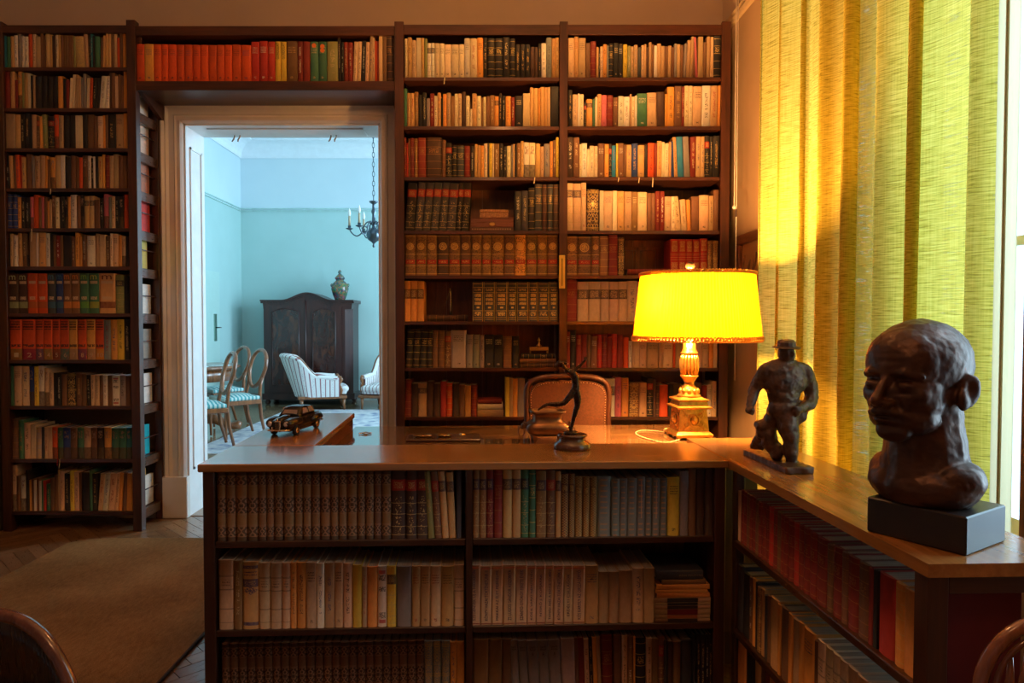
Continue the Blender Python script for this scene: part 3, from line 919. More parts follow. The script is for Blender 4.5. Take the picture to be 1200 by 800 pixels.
# left case
lc = empty('bookcase', (0, 0, 0)); tag(lc, 'tall dark bookcase of eleven shelves left of the doorway', 'bookcase')
bx_part('upright', lc, -2.965, -2.915, YF, YF + 0.05, 0, ZTOP + 0.02, mat=MAT['case_z'])
bx_part('upright', lc, -2.175, -2.122, YF, YF + 0.05, 0, ZTOP + 0.03, mat=MAT['case_z'])
bx_part('upright', lc, -2.965, -2.915, YW - 0.05, YW - 0.005, 0, ZTOP, mat=MAT['case_z'])
bx_part('upright', lc, -2.172, -2.128, YW - 0.055, YW - 0.01, 0, ZTOP, mat=MAT['case_z'])
bx_part('top_board', lc, -2.93, -2.16, YF + 0.004, YW - 0.01, ZTOP - 0.045, ZTOP)
for py in LS:
    z = zF(py)
    bx_part('shelf', lc, -2.925, -2.165, YF + 0.008, YW - 0.012, z - 0.022, z)
    bx_part('side_rail', lc, -2.162, -2.138, YF + 0.05, YW - 0.055, z - 0.062, z - 0.004, mat=MAT['desk_side_y'])
    m = MB(); m.tube([(-2.15, YF + 0.05, z + 0.11), (-2.15, YW - 0.055, z + 0.11)], 0.004, 6); m.build('side_rod', MAT['case_x'], lc)
box('back_panel', -2.92, -2.16, YW - 0.008, YW - 0.002, 0.1, ZTOP - 0.04, plain('case_back_paper', (0.20, 0.12, 0.07), 0.9), lc)
# right case
rc = empty('bookcase', (0, 0, 0)); tag(rc, 'tall mahogany bookcase in two bays behind the desk', 'bookcase')
XA0, XA1, XB0, XB1, XC0, XC1 = xF(463.5), xF(474), xF(655), xF(664.5), xF(843), xF(853.5)
for a, b in ((XA0, XA1), (XB0, XB1), (XC0, XC1)):
    bx_part('upright', rc, a, b, YF, YF + 0.022, 0, ZTOP + 0.02, mat=MAT['case_z'])
    bx_part('partition', rc, (a + b) / 2 - 0.011, (a + b) / 2 + 0.011, YF + 0.0222, YW - 0.01, 0, ZTOP, mat=MAT['case_z'])
bx_part('top_board', rc, XA0 + 0.01, XC1 - 0.01, YF + 0.023, YW - 0.01, ZTOP - 0.02, ZTOP)
bx_part('cornice_board', rc, XA1, XB0, YF + 0.004, YF + 0.0225, ZTOP - 0.055, ZTOP + 0.003)
bx_part('cornice_board', rc, XB1, XC0, YF + 0.004, YF + 0.0225, ZTOP - 0.055, ZTOP + 0.003)
for (a, b) in ((XA1, XB0), (XB1, XC0)):
    for py in RS + [560]:
        z = zF(py)
        bx_part('shelf', rc, a + 0.0005, b - 0.0005, YF + 0.012, YW - 0.012, z - 0.021, z)
    for k in range(4):
        w = (b - a) / 4
        box('back_board', a + k * w + 0.0006, a + (k + 1) * w - 0.0006, YW - 0.011 + 0.002 * (k % 2), YW - 0.002, 0.1, ZTOP - 0.03, MAT['back'], rc)
# panelled insert behind the empty stretch on the right bay's fifth shelf
m = MB(); xa, xb = xF(733), xF(786); za, zb = zF(318), zF(283)
m.box(xa, xa + 0.02, YW - 0.03, YW - 0.012, za, zb); m.box(xb - 0.02, xb, YW - 0.03, YW - 0.012, za, zb); m.box((xa+xb)/2 - 0.012, (xa+xb)/2 + 0.012, YW - 0.03, YW - 0.012, za, zb); m.box(xa, xb, YW - 0.03, YW - 0.012, zb - 0.02, zb)
m.build('back_panel_frame', MAT['back'], rc)
# unit over the door
oc = empty('bridging_shelf', (0, 0, 0)); tag(oc, 'dark shelf unit spanning above the doorway between the two bookcases', 'shelf')
z = zF(94.5)
bx_part('shelf', oc, -2.121, XA0 - 0.001, YF + 0.006, YW - 0.012, z - 0.055, z)
bx_part('top_board', oc, -2.121, XA0 - 0.001, YF + 0.004, YW - 0.012, ZTOP - 0.06, ZTOP - 0.005)
bx_part('end_board', oc, -2.121, -2.10, YF + 0.03, YW - 0.012, z, ZTOP - 0.06, mat=MAT['case_z'])
bx_part('end_board', oc, XA0 - 0.022, XA0 - 0.001, YF + 0.03, YW - 0.012, z, ZTOP - 0.06, mat=MAT['case_z'])
bx_part('back_panel', oc, -2.10, XA0 - 0.022, YW - 0.011, YW - 0.003, z, ZTOP - 0.06)
for sx in (-2.121, XA0 - 0.026):
    m = MB(); m.prism([(YF + 0.02, z - 0.056), (YW - 0.012, z - 0.056), (YW - 0.012, z - 0.15), (YW - 0.06, z - 0.15)], sx, sx + 0.025, 'x'); m.build('bracket', MAT['case_x'], oc)
# brass thermometer on the middle upright
xm = xF(658.3); m = MB(); m.box(xm - 0.0185, xm + 0.0185, YF - 0.008, YF - 0.0005, zF(338), zF(299), 0.002)
t = m.build('wall_thermometer', plain('lit_brass', (0.92, 0.62, 0.12), 0.4, 0.15)); tag(t, 'small upright brass thermometer on the middle upright of the mahogany bookcase', 'thermometer')  # one even bright yellow brass colour
m = MB(); m.tube([(xm, YF - 0.011, zF(335)), (xm, YF - 0.011, zF(303))], 0.0028, 6); m.build('glass_tube', plain('thermometer_tube', (0.35, 0.22, 0.05), 0.2), t)

# tiled stove whose edge shows at the far left
st = box('tiled_stove', -3.60, -2.990, 3.95, YW - 0.002, 0, 2.95, plain('stove_core', (0.12, 0.08, 0.05), 0.9)); tag(st, 'cream tiled stove at the left edge beside the dark bookcase', 'stove')
tm = plain('cream_stove_tile', (0.50, 0.38, 0.24), 0.3, var=0.08)
zt = [zF(q, 3.95) for q in (612, 570, 526, 481, 438, 395, 351, 307, 262, 219, 175, 130, 86, 40)]
for a, b in zip(zt[:-1], zt[1:]):
    for x0, x1 in ((-3.59, -3.30), (-3.296, -2.994)):
        MB().box(x0, x1, 3.935, 3.9495, a + 0.002, b - 0.002, 0.003).build('tile', tm, st)
    MB().box(-2.9895, -2.976, 3.955, 4.11, a + 0.002, b - 0.002, 0.003).build('tile', tm, st)
# ------------------------------------------------------------------ books of the tall cases
def F_case(): return frame(0, YF + 0.012)
F0 = F_case()
YB = YF + 0.02
def crow(spec, px0, px1, py, scale, **kw):
    """a row of the tall cases given in pixels of the photograph; scale = zoom factor of the heights"""
    return row(spec, F0, xF(px0, YB), xF(px1, YB), zF(py) + 0.0003, YB / 800.0 / scale, **kw)
R6 = 6.154
crow("20c275v 30o285v 33P265v 32c280 22o280v 22G275. 25w245l 25w245l 35c243h 35c243h 45c235h 55c235h 38c235h 40w278h 50c278v 42O283h 30k283v 52k278b 55k278b 50k285v 38k275b 35k235v 35k235v 35k235v 30d215 25d215 22k240v 35w243v 38e283v 27o278v 25o283v", 475.3, 654.5, RS[0], R6)
crow("22g270 25o237v 28o237v 27t245v 28k225 30k240v 25s200 30m235v 22c218v 25o238v 15k200 25O230v 30q240v 28t215 22c235v 28P235v 28d245 28c218v 18c125v 32o235v 32c217v 15t205 18c210v 30n215 32t222v 30O215l 22k235v 25k220v 38O215v 28m210v 58k218h 50P235 22o278 35o272 15O272 30o280 20o278 22q280 62k283", 474.3, 654.5, RS[1], R6)
crow("16m285b 14r245b 12n275b 30m278b 22t275b 58m280b 110d285b 28n268b 42k245l 35k228b 50S225b 42m222b 28k222v 22o235b 22o228v 22O225v 25c240v 12S245 22y243v 12c240v 35t238v 30k240v 22k220v 30c222v 15s230 10o235 15k232 28t243v 20o258v 38w248t 42c245t 35o240o 25q220v 42s238v 20O255v 22n262v 20y282v", 474.2, 654.5, RS[2], R6)
crow("70k340l>4 60S345l>5 60S345l>5 60S345l>5 62S345l>5 68S338l>4 42k345l>4 55k340l>4", 475, 549, RS[3], R6)
crow("42S282v 45S285v 42k308b 45S332b 35d332b 35S332b 40d332b", 603, 655, RS[3], R6)
GT = 'gilt leather tomes on the fifth shelf'
crow("72t292T 72t 72t 80d 75t 72n 72t 65t 85t 72n 75O 75t 68t 72n", 474.6, 653.8, RS[4], R6, indiv="fifth shelf, left bay", group=GT)
crow("40O290K 45O290K 48O290K", 474.2, 497, RS[5], R6, indiv="sixth shelf, left bay", group='black-labelled books on the sixth shelf')
crow("75S283E 80S 85S 62S 80S 62S 78S 60S", 553.5, 654, RS[5], R6, indiv="sixth shelf beside the thermometer", group='gilt encyclopedia volumes on the sixth shelf')
crow("50k275b>3 50k275b>3 52k275b>3 42k275b 38n270b 48n270b 45n265l 105l270h 50s240h 45e240h 35s235v 65k240h 65k235h 65n225b 50k228h", 474.5, 608.5, RS[6], R6)
crow("50m270b 48d240 65q240l 48d255 52d240 42r255 45R243b 50d240 42n230 42O225 45m228b", 473.8, 559, RS[7], R6)
crow("42y285 35q280 45O275 70s280 35k275l 40R270 35d260 40n265 50k260 45k265 40d255 40m250", 592, 654.5, RS[7], R6)

crow("45P280h 32o290h 55q280h 35n245 45m258b 18o215 12k200v 22P220v 28O235h 15e228 35k240b 38k245h 35k240h 32y235v 25G225v 25q220v 28q232v 28S215 20P230v 18q235 18d215 22q250 18n235 22w225 30q240 28q225 25n220 28q225 20n215 20s240 28q235 20n230 22s240>2 28q265>2 22q290>2 22n250 18p285<3 40q290 25n250 28q290 22P285 60k295b", 665, 842.5, RS[0], R6)
crow("30k260v 38P228v 12w235 28c228v 18k170l 42O195l 18g195 15c210 28o230v 35p222h 45m222b 35n208h 38w215v 42w212v 12q230 22c212v 15w218 72g235h 65P240h<1 55d245<1 15O230 50O280v 50n285v 18m283v 30c290v 28c290v 62P285h 60w290v 50q290v 20O290", 665, 842.5, RS[1], R6)
crow("45d285v 42n283v 15c235v 38w242v 18c200 32c223v 25c220v 48n240h 30O235h 20k235l 30a225v 15y240v 40n242h 18n230 35o230v 45b240v 48o230h 22k230 45R243v 20m240 32o258v 20c250 32c240v 15o250 22b255<2 25o285v<3 45a288<3 42s290<3 40m288v 32q290v 28q290v 35k295l 22k290v 50k295v", 664, 842, RS[2], R6)
crow("48P338l 55P338l 35P342h 92d295o 28c285 62P283h 30c285 52o283h 50q280h 42t278h 65P277h 28n268 28n268 32m282v 32m282v 45P245h 33c245v 40P245v<6 38P222v<4 28O222<2 55n245 68P253h 30q250v 38n290", 663.2, 841.5, RS[3], R6)
crow("78t282T 95n282T 55t282T 60t282b 65m290b 45d270o", 663.2, 731.5, RS[4], R6, indiv="fifth shelf, right bay", group=GT)
crow("58r258R 50r258R 48r258R 48r258R 52r265R 35n250o 38n250o", 785, 841, RS[4], R6, indiv="fifth shelf above the lampshade", group='red and gold set above the lampshade')
crow("78m300b 75P285K 82P285K 60P285K 65P285K 60P285K 70P290v", 663.2, 747, RS[5], R6, indiv="sixth shelf, just left of lampshade", group='pale volumes beside the lampshade')
crow("60P285 70q280 60n270 80P285 75m280 60q285 70P280 65q280 60P285", 747.5, 841, RS[5], R6)
crow("35m260h 45k270h 42m238h 42m238 30n240 50n225h 38r238b 40m238b 38m225 40r243b 50m238 40R220 25w190v 20P190 35P190 60P190h 95q190h 30q190 80P190h 20R190 60q190 55P190h 40n190 50P190 55P190h 35O190 30P190", 663.2, 841, RS[6], R6)
crow("60k275h 55n270 50k270 50k285 70k278K 85w275K 50p285v 55O280h 78n245o 60q245h 45k280l 22d275 28d245b 65R228 30k235 60d240 50n230 60k235 55n240 40m225 35w228h 38P255v", 663.5, 841, RS[7], R6)
crow("50n250 60d255 70q240 55k250 65n255 45m245 60d250 80n255 60k240 65q250 70n245 60d255 50m250 70k255 60n245 40d250", 474.2, 654, 560, R6)
crow("50n250 60d255 70q240 55k250 65n255 45m245 60d250 80n255 60k240 65q250 70n245 60d255 50m250 70k255 60n245 40d250", 664, 841, 560, R6)

L7 = 7.27
def lx(py): return 8.5 + (py - 78) * 0.0115      # the left edge of the rows leans slightly in the photograph
def lrow(spec, i, scale=L7, **kw): return crow(spec, 9.5, 152.3, LS[i], scale, **kw)
lrow("30T265 32g260 30o262 30w272v 28s300v 25w262v 30w260v 32R290v 32P282v 38q258 20n285 18n265 35P282o 22o278 25d265 22c275v 22o275 5*20n270 20G265 75q260o<3 35q300<3 15k275v 12T290v 15k265 45g262 18n255>2 20o270>2 25o315>2 25o300>2 25n285 25q280 20R250 25n300 28O290", 0)
lrow("55m325 32o325 22m240 35O315t 18G300 30o300 22c295 15k275 18q280 50k270 45k272 45k270 35k268 45O272 22k250 25m240 18c255>3 20c285>3 18q285>3 20q255 15q260 18s255 25s290 22c255>2 22R255v>2 30k260v>2 25k255>2 45w270v>5 35w270v>4 18d300 30n300 22P270 20n285 22n270 25O315", 1)
lrow("88q290 42o285 32k285v 42k295v 15k290 38q285 25n270l 25O270 42G285h<2 48k270l 40R285t 35q278v 50k282 50k282 30c278 25c278 38k285 50n285 30n270 45P272h 20O280 20n280 60k285v 65q290h 30O295", 2)
lrow("38k285v 30o275<2 20n275 32R285v<2 12r280 32o262v<1 48n288 20s270 42q272v 42q280 20O275 20n245 38O262t 48P280o 32w280 48k270 35n275 28n262 30R260 40n275t 25w275v 20k255v 15w270 25k270 32o268v 20O285 35m280b 32q275 38q288 38n275 38n275", 3)
lrow("48b290b 50b290b 30O265v 35k260v 38k260v 28p265t 45R285 25n260 20p260 28n265 18O230 20q245 28n275t 38c262v 18k265 22k268v 28k270t 22O265 52w283v 32n275 35k285t 38o270l 42q275l 30n240 18n240 30k255v 45p290t 22e265 35P270v 30k270v 40k270t 38R285", 4)
lrow("25k240 25P278v 40w265v 32o285v 38n285v 18k100 60q295 15w285 60o288h 32w283v 25k280 22n270 35m265v 22n265 65k262 30n255v 35O285v 22O255 35n265v 70w262h 35q278 48P270 32n258v 25c280v 42P278h 28O265 30P255t 28k255", 5)
mi = {}
for i, c in enumerate([(0.30, 0.34, 0.16)] * 2 + [(0.34, 0.10, 0.03)] * 2 + [(0.03, 0.12, 0.20)] * 2 + [(0.60, 0.20, 0.04)] * 2 + [(0.12, 0.34, 0.06), (0.34, 0.36, 0.05), (0.16, 0.03, 0.02)]): mi[i] = c
tx = {}
for i, c in enumerate([(0.35, 0.40, 0.22)] * 2 + [(0.30, 0.07, 0.02)] * 2 + [(0.04, 0.16, 0.28)] * 2 + [(0.62, 0.20, 0.04)] * 2 + [(0.16, 0.38, 0.05), (0.36, 0.40, 0.06), (0.14, 0.03, 0.02)]):
    tx[i] = [('m', 0.5, 0.90, 0.62, 0.105, c, False)]
lrow("80d310m 75d310m 75R312m 75R312m 65S312m 60b312m 60n312m 65n312m 70g312m 80g312m 125o312m 65G300l 45k290.", 6, 6.67, indiv="seventh shelf of the left bookcase", group='colour-banded set marked with a letter m', texts=tx, inks=mi)
tx = {}; mi = {}
for i, c in enumerate([(0.16, 0.14, 0.04), (0.18, 0.01, 0.05), (0.03, 0.07, 0.14), (0.16, 0.16, 0.05), (0.12, 0.05, 0.03), (0.01, 0.14, 0.12), (0.28, 0.20, 0.13), (0.08, 0.04, 0.12), (0.30, 0.20, 0.13), (0.55, 0.26, 0.04)]):
    mi[i] = c
    tx[i] = [(str(i + 1), 0.6, 0.115, 0.34 if i < 9 else 0.6, 0.105, (0.62, 0.45, 0.28), False)]
lrow("95R315N 100R315N 62R315N 65R 55R 68R 62O 65R 65O 65R 50e310v 50O313v 50y315v 45k315v", 7, 6.67, indiv="eighth shelf of the left bookcase", group='numbered lexicon volumes', texts=tx, inks=mi)
lrow("35g340 65P338h 65P335v 38b335t 40y335v 45w340t 38P320t 40P285v 25k280 40k280v 45n265 75k280o 50n280v 35n275 35k262v 35P262v 40P262v 30n258 38w262v 38n258 60w258c 50l258v 45n255", 8)
lrow("65n340b 45g330v 55P305v 45P290 45l270o 20S270 35P270v 32P270 40R270t 48g265t 60b265t 55n265t 52g265t 60P268t 48n265t 58k265t 60O268t 60g262t 62g262t 45T265t", 9)
lrow("45P395t 35n300 50w300t 30k350 20O265 25n270 20w262 25n280 20w255 18g265 25r260 38g230v 35n280 35n305 15q350 38P340v 50k320v 40y340v 45P335v 20n330 75k330 25g350 45k320v 45P320v>5 45w320v>5 60P320v>5 35P320v>5 35O330>3 40n330>3 30O320>2 25O320", 10)
for j, (hh, cc) in enumerate(((0.16, 'w'), (0.20, 'P'), (0.19, 'q'), (0.18, 'R'), (0.19, 'y'), (0.17, 'w'), (0.18, 'T'), (0.17, 'w'), (0.15, 'T'), (0.2, 'P'))):
    # books standing in the open side of the left case
    pass
tx = {16 + 0: [], }
GON = (0.03, 0.02, 0.015)
tx = {17: [('GONDOLAT', 0.5, 0.76, 0.40, 0.52, GON, True)], 18: [('GONDOLAT', 0.5, 0.76, 0.40, 0.52, GON, True)]}
dots = {}
og = crow("55t262h 72R325h 78O325h 68R322h 58R322h 70R320h 68R318h 68R318h 68R316h 70R316h 70R316h 65R316h 68R316h 75R318h 88R315h 68r345h 75r350h 62r345h 48y345. 48y345. 95n348h 45m348v 62m348 72g345h 72g345h 100G345v 22k375v<1 25k340v 35m340v 40m340v 35P345v>2 35P345v>2 35k350v>2 30P340v>2 30q395v>2 25P380v 15R350 20m350 30P395 35n400 60d400b<1", 156, 462.5, 94.4, 7.5, indiv="shelf above the doorway", group='books on the shelf above the doorway', texts={18: tx[17], 19: tx[18]})
# orange dots on the two green spines
for (idx, zs) in ((23, (0.90,)), (24, (0.88, 0.78))):
    o, w, h, d = og[idx]
    for q in zs:
        MB().lathe([(w * 0.27, 0), (w * 0.27, 0.0006)], 14, M=Matrix.Translation((w / 2, -0.0002, h * q)) @ Matrix.Rotation(PI / 2, 4, 'X')).build('spine_dot', ink_mat((0.70, 0.16, 0.02)), o)

# lying books and boxes in the tall right case
def lying(name_label, px0, px1, py_bot, py_top, c, s='.', d=0.15, group=None, Y=YF + 0.03, jx=0.0):
    x0, x1 = xF(px0, Y), xF(px1, Y)
    z0 = zF(py_bot, Y); h = zF(py_top, Y) - z0
    B = Books(); L = x1 - x0
    col = jit(CC[c][0], 0.05); ik = ink_for(c, s)
    B.add(h, L, d, col, ik, s, random.random(), None, pages=False)
    o = link_mesh('book', B.mesh('book'))
    P = Books(); P.add(h, L, d, col, ik, s, 0.5, None, cover=False); link_mesh('page_block', P.mesh('page_block'), o)
    # lay on its side: book z -> x, book x -> -z
    M = Matrix.Translation((x0, Y, z0 + h)) @ Matrix(((0, 0, 1, 0), (0, 1, 0, 0), (-1, 0, 0, 0), (0, 0, 0, 1)))
    o.matrix_world = M
    tag(o, name_label, 'book', group)
    return o, x0, x1, z0, z0 + h
s5 = RS[5]
lying('dark book lying flat on the sixth shelf under the little spire', 501, 548, s5, 368.8, 'd', 'b', 0.14)
lying('red book lying flat on the fifth shelf left of the lampshade', 735, 784, RS[4], 315, 'm', 'b', 0.15)
G8 = 'lying books on the eighth shelf'
lying('kraft brown book lying flat, lowest of three on the eighth shelf', 559.5, 590, RS[7], 480.2, 'q', '.', 0.14, G8)
lying('cream book lying flat, middle of three on the eighth shelf', 559.5, 589.5, 480.2, 473.2, 'c', '.', 0.14, G8)
lying('thin dark red book lying flat, topmost of three on the eighth shelf', 560, 588, 473.2, 468, 'm', '.', 0.13, G8)
G9 = 'dark books lying under the brass scale'
lying('dark brown book lying flat, lowest under the brass scale', 609, 651.5, RS[6], 425.5, 'd', 'b', 0.15, G9)
lying('brown book lying flat, middle one under the brass scale', 609, 652, 425.5, 420, 'n', 'b', 0.15, G9)
lying('black book lying flat, topmost under the brass scale', 611, 650, 420, 414.8, 'k', 'b', 0.14, G9)
# brass letter scale
brass = plain('aged_brass', (0.50, 0.30, 0.09), 0.35, 0.85)
c = atY(631.5, 414.8, YF + 0.10); z = zF(414.8, YF + 0.03) + 0.0002
t = empty('letter_scale', (c.x, c.y, z)); tag(t, 'small brass letter scale standing on the stack of dark books', 'scale')
m = MB(); m.box(-0.06, 0.06, -0.02, 0.02, 0.018, 0.042, 0.003); m.build('tray', brass, t)
for sx in (-0.053, 0.053): MB().box(sx - 0.004, sx + 0.004, -0.015, 0.015, 0, 0.018).build('leg', brass, t)
m = MB(); m.lathe([(0.016, 0.042), (0.018, 0.05), (0.008, 0.058), (0.006, 0.075), (0.012, 0.082), (0.006, 0.09), (0.003, 0.10)], 12); m.build('finial', brass, t)
# wooden boxes on the fourth shelf
bw = wood('red_box_wood', (0.10, 0.028, 0.012), (0.26, 0.08, 0.03), 'x', 0.3, 0.4)
xa, xb = xF(551.3), xF(602.5); z0 = zF(RS[3]); z1 = zF(254.7)
t = empty('wooden_box', ((xa + xb) / 2, YF + 0.03, z0)); tag(t, 'red-brown wooden casket with a dotted base on the fourth shelf', 'box')
hw = (xb - xa) / 2; H = z1 - z0
box('base', -hw, hw, 0, 0.15, 0.0003, H * 0.30, wood('dark_box_base', (0.05, 0.015, 0.01), (0.14, 0.05, 0.02), 'x'), t, 0.002)
box('body', -hw + 0.002, hw - 0.002, 0.002, 0.148, H * 0.31, H * 0.97, bw, t, 0.002)
box('lid', -hw - 0.001, hw + 0.001, -0.001, 0.151, H * 0.97, H * 1.06, bw, t, 0.002)
m = MB(); m.lathe([(0.012, 0), (0.010, 0.003)], 12, M=Matrix.Translation((0, 0.002, H * 0.55)) @ Matrix.Diagonal((1.6, 1, 1, 1)) @ Matrix.Rotation(PI / 2, 4, 'X')); m.build('escutcheon', brass, t)
for k in range(24): 
    MB().box(-hw + 0.008 + k * (2 * hw - 0.02) / 24, -hw + 0.012 + k * (2 * hw - 0.02) / 24, -0.0015, 0.001, H * 0.09, H * 0.2).build('inlay_dot', plain('bone_inlay', (0.5, 0.34, 0.16), 0.5) if k == 0 else bpy.data.materials['bone_inlay'], t)
xa, xb = xF(562), xF(596); za = z0 + H * 1.06 + 0.0002
t = empty('small_box', ((xa + xb) / 2, YF + 0.05, za)); tag(t, 'small burl wood box standing on the red-brown casket', 'box')
burl = plain('burl_wood', (0.34, 0.15, 0.05), 0.35, var=0.5, scale=90)
hw = (xb - xa) / 2; H2 = 0.052
box('body', -hw, hw, 0, 0.09, 0, H2 * 0.62, burl, t, 0.002); box('lid', -hw - 0.001, hw + 0.001, -0.001, 0.091, H2 * 0.64, H2, burl, t, 0.003)
MB().ball((0, -0.002, H2 * 0.2), 0.004, sub=1).build('knob', brass, t)
# little obelisk / easel
c = atY(528, 368.8, YF + 0.08); zb = zF(368.8, YF + 0.03)
t = empty('metal_spire', (c.x, c.y, zb)); tag(t, 'slender metal spire on a thin stay on the flat dark book', 'ornament')
m = MB(); m.lathe([(0.008, 0.0), (0.006, 0.03), (0.0065, 0.09), (0.005, 0.14), (0.004, 0.158), (0.008, 0.16), (0.001, 0.168)], 8); m.build('blade', plain('spire_metal', (0.35, 0.24, 0.16), 0.25, 0.9), t)
m = MB(); m.tube([(-0.055, 0.0, 0.002), (-0.003, 0.0, 0.155)], 0.0018, 6); m.tube([(0.01, 0.06, 0.002), (0.0, 0.0, 0.15)], 0.0018, 6); m.build('stay', plain('stay_wire', (0.25, 0.16, 0.08), 0.4, 0.7), t)
# bookmark ribbons hanging over the shelf edges
rib = plain('cream_ribbon', (0.62, 0.50, 0.32), 0.8)
for i, (px, py, ln) in enumerate(((521, 89.5, 9), (626, 207, 8), (724, 207, 6), (748, 207, 7), (764, 207, 12), (61, 220.5, 7), (38, 267, 16), (66, 538, 11), (63.5, 538, 8))):
    z0 = zF(py) ; x = xF(px); L = ln * YF / 800
    m = MB(); 
    red = (i == 8)
    m.grid(lambda u, v: (x - 0.003 + 0.006 * u + 0.002 * math.sin(v * 4), YF + (0.006 if v > 0.2 else 0.006 + 0.03 * (0.2 - v) / 0.2) - 0.001, z0 + (0.001 if v < 0.2 else 0.001 - L * (v - 0.2) / 0.8)), 1, 8)
    me = m.mesh('bookmark_ribbon')
    o = link_mesh('bookmark_ribbon', me, None, plain('red_ribbon', (0.4, 0.02, 0.02), 0.8) if red else rib)
    sd = o.modifiers.new('s', 'SOLIDIFY'); sd.thickness = 0.0008
    tag(o, ['cream ribbon below the white books, top shelf left bay', 'cream ribbon hanging from third shelf, left bay near upright', 'leftmost ribbon below third shelf, right bay', 'middle ribbon below third shelf, right bay',
            'longest ribbon below third shelf, right bay', 'pale ribbon under fourth shelf of the left bookcase', 'long pale ribbon under fifth shelf of the left bookcase', 'white ribbon under tenth shelf of the left bookcase', 'red ribbon under tenth shelf of the left bookcase'][i], 'ribbon', 'bookmark ribbons')
# books seen end-on through the open side of the left case
Fs = frame(-2.158, YF + 0.055, PI / 2)
SB = [('w', LS[1]), ('P', LS[2]), ('q', LS[3]), ('R', LS[4]), ('y', LS[5]), ('w', LS[6]), ('e', LS[7]), ('w', LS[8]), ('T', LS[9]), ('c', LS[10])]
for k, (c_, py) in enumerate(SB):
    z = zF(py)
    # outer board of the last book on each shelf
    wd = 0.20 if k not in (4, 8) else 0.16
    col = {'w': (0.75, 0.68, 0.6), 'P': (0.62, 0.42, 0.30), 'q': (0.42, 0.17, 0.10), 'R': (0.60, 0.05, 0.04), 'y': (0.62, 0.46, 0.10), 'e': (0.30, 0.25, 0.20), 'T': (0.0, 0.36, 0.42), 'c': (0.72, 0.66, 0.55)}[c_]
    STUFF.add(0.012, 0.185 if k else 0.15, wd, col, (0.4, 0.05, 0.03), 'c' if k in (1, 4, 5, 6, 7) else '.', random.random(), frame(-2.186, YF + 0.052) @ Matrix.Translation((0, 0, z + 0.0003)))
o = link_mesh('books', STUFF.mesh('books'))
tag(o, 'rows of small mixed books filling the smaller shelves of the tall bookcases', 'book', 'small books filling the tall bookcases', kind='stuff')
# ------------------------------------------------------------------ desk group (turned a little against the room)
YAW = 0.038
DO = atZ(237, 543.5, 0.85)                     # front left corner of the low bookcase top
FD = frame(DO.x, DO.y, YAW)
ZL = 0.85                                       # ledge height
ZD = 0.78                                       # desk surface
def inD(p):                                     # world -> desk frame
    return FD.inverted() @ Vector(p)
WD = inD(atZ(855, 540, 0.85)).x                 # width of the front unit
def dx(px, Yl=0.012):                           # pixel column -> local x on the front plane
    Y = DO.y
    for _ in range(4):
        X = (px - 575) / 800 * Y
        q = inD((X, Y, 0)); Y += (Yl - q.y)
    return inD(((px - 575) / 800 * Y, Y, 0)).x
def dz(py, px=400, Yl=0.012):
    q = FD @ Vector((dx(px), Yl, 0))
    return atY(600, py, q.y).z
def dempty(name, lx, ly, z=0, rz=0):
    p = FD @ Vector((lx, ly, z)); return empty(name, p, YAW + rz)
def dbox(name, parent, a, mat, bev=0.002): return box(name, *a, mat, parent, bev)

front = dempty('low_bookcase', 0, 0); tag(front, 'wide low dark bookcase facing the camera in front of the desk', 'bookcase')
LD = 0.30                                        # its depth
xm0, xm1 = dx(545.5), dx(553.5)
zt1 = ZL - 0.024
sh1, sh2 = dz(632), dz(735)
dbox('top', front, (-0.012, WD, -0.008, LD, zt1, ZL), MAT['ledge'], 0.003)
for a, b in ((0.0, 0.034), (xm0, xm1), (WD - 0.038, WD - 0.004)):
    dbox('post', front, (a, b, 0.0, LD - 0.01, 0.0, zt1 - 0.0005), MAT['desk_side_z'])
for z in (sh1, sh2, 0.095):
    dbox('shelf', front, (0.0345, xm0 - 0.0005, 0.004, LD - 0.014, z - 0.02, z), MAT['desk_side'])
    dbox('shelf', front, (xm1 + 0.0005, WD - 0.0385, 0.004, LD - 0.014, z - 0.02, z), MAT['desk_side'])
dbox('back_panel', front, (0.0, WD - 0.004, LD - 0.0095, LD - 0.002, 0.05, zt1 - 0.0005), MAT['back'], 0)
dbox('plinth', front, (0.0345, WD - 0.0385, 0.02, 0.04, 0.0, 0.074), MAT['desk_side'])

arm = dempty('side_cabinet', 0, LD + 0.001); tag(arm, 'raised dark cabinet along the left end of the desk under the toy car', 'cabinet')
AW, AL = 0.262, 0.84
dbox('top', arm, (-0.012, AW + 0.006, 0.0, AL, zt1, ZL), MAT['ledge_y'], 0.003)
dbox('side_panel', arm, (0.0, 0.02, 0.0, AL - 0.01, 0.0, zt1 - 0.0005), MAT['desk_side_y'])
dbox('inner_panel', arm, (AW - 0.02, AW, 0.0, AL - 0.01, 0.0, zt1 - 0.0005), MAT['mahog'])
dbox('end_panel', arm, (0.0205, AW - 0.0205, AL - 0.03, AL - 0.011, 0.0, zt1 - 0.0005), MAT['desk_side_z'])

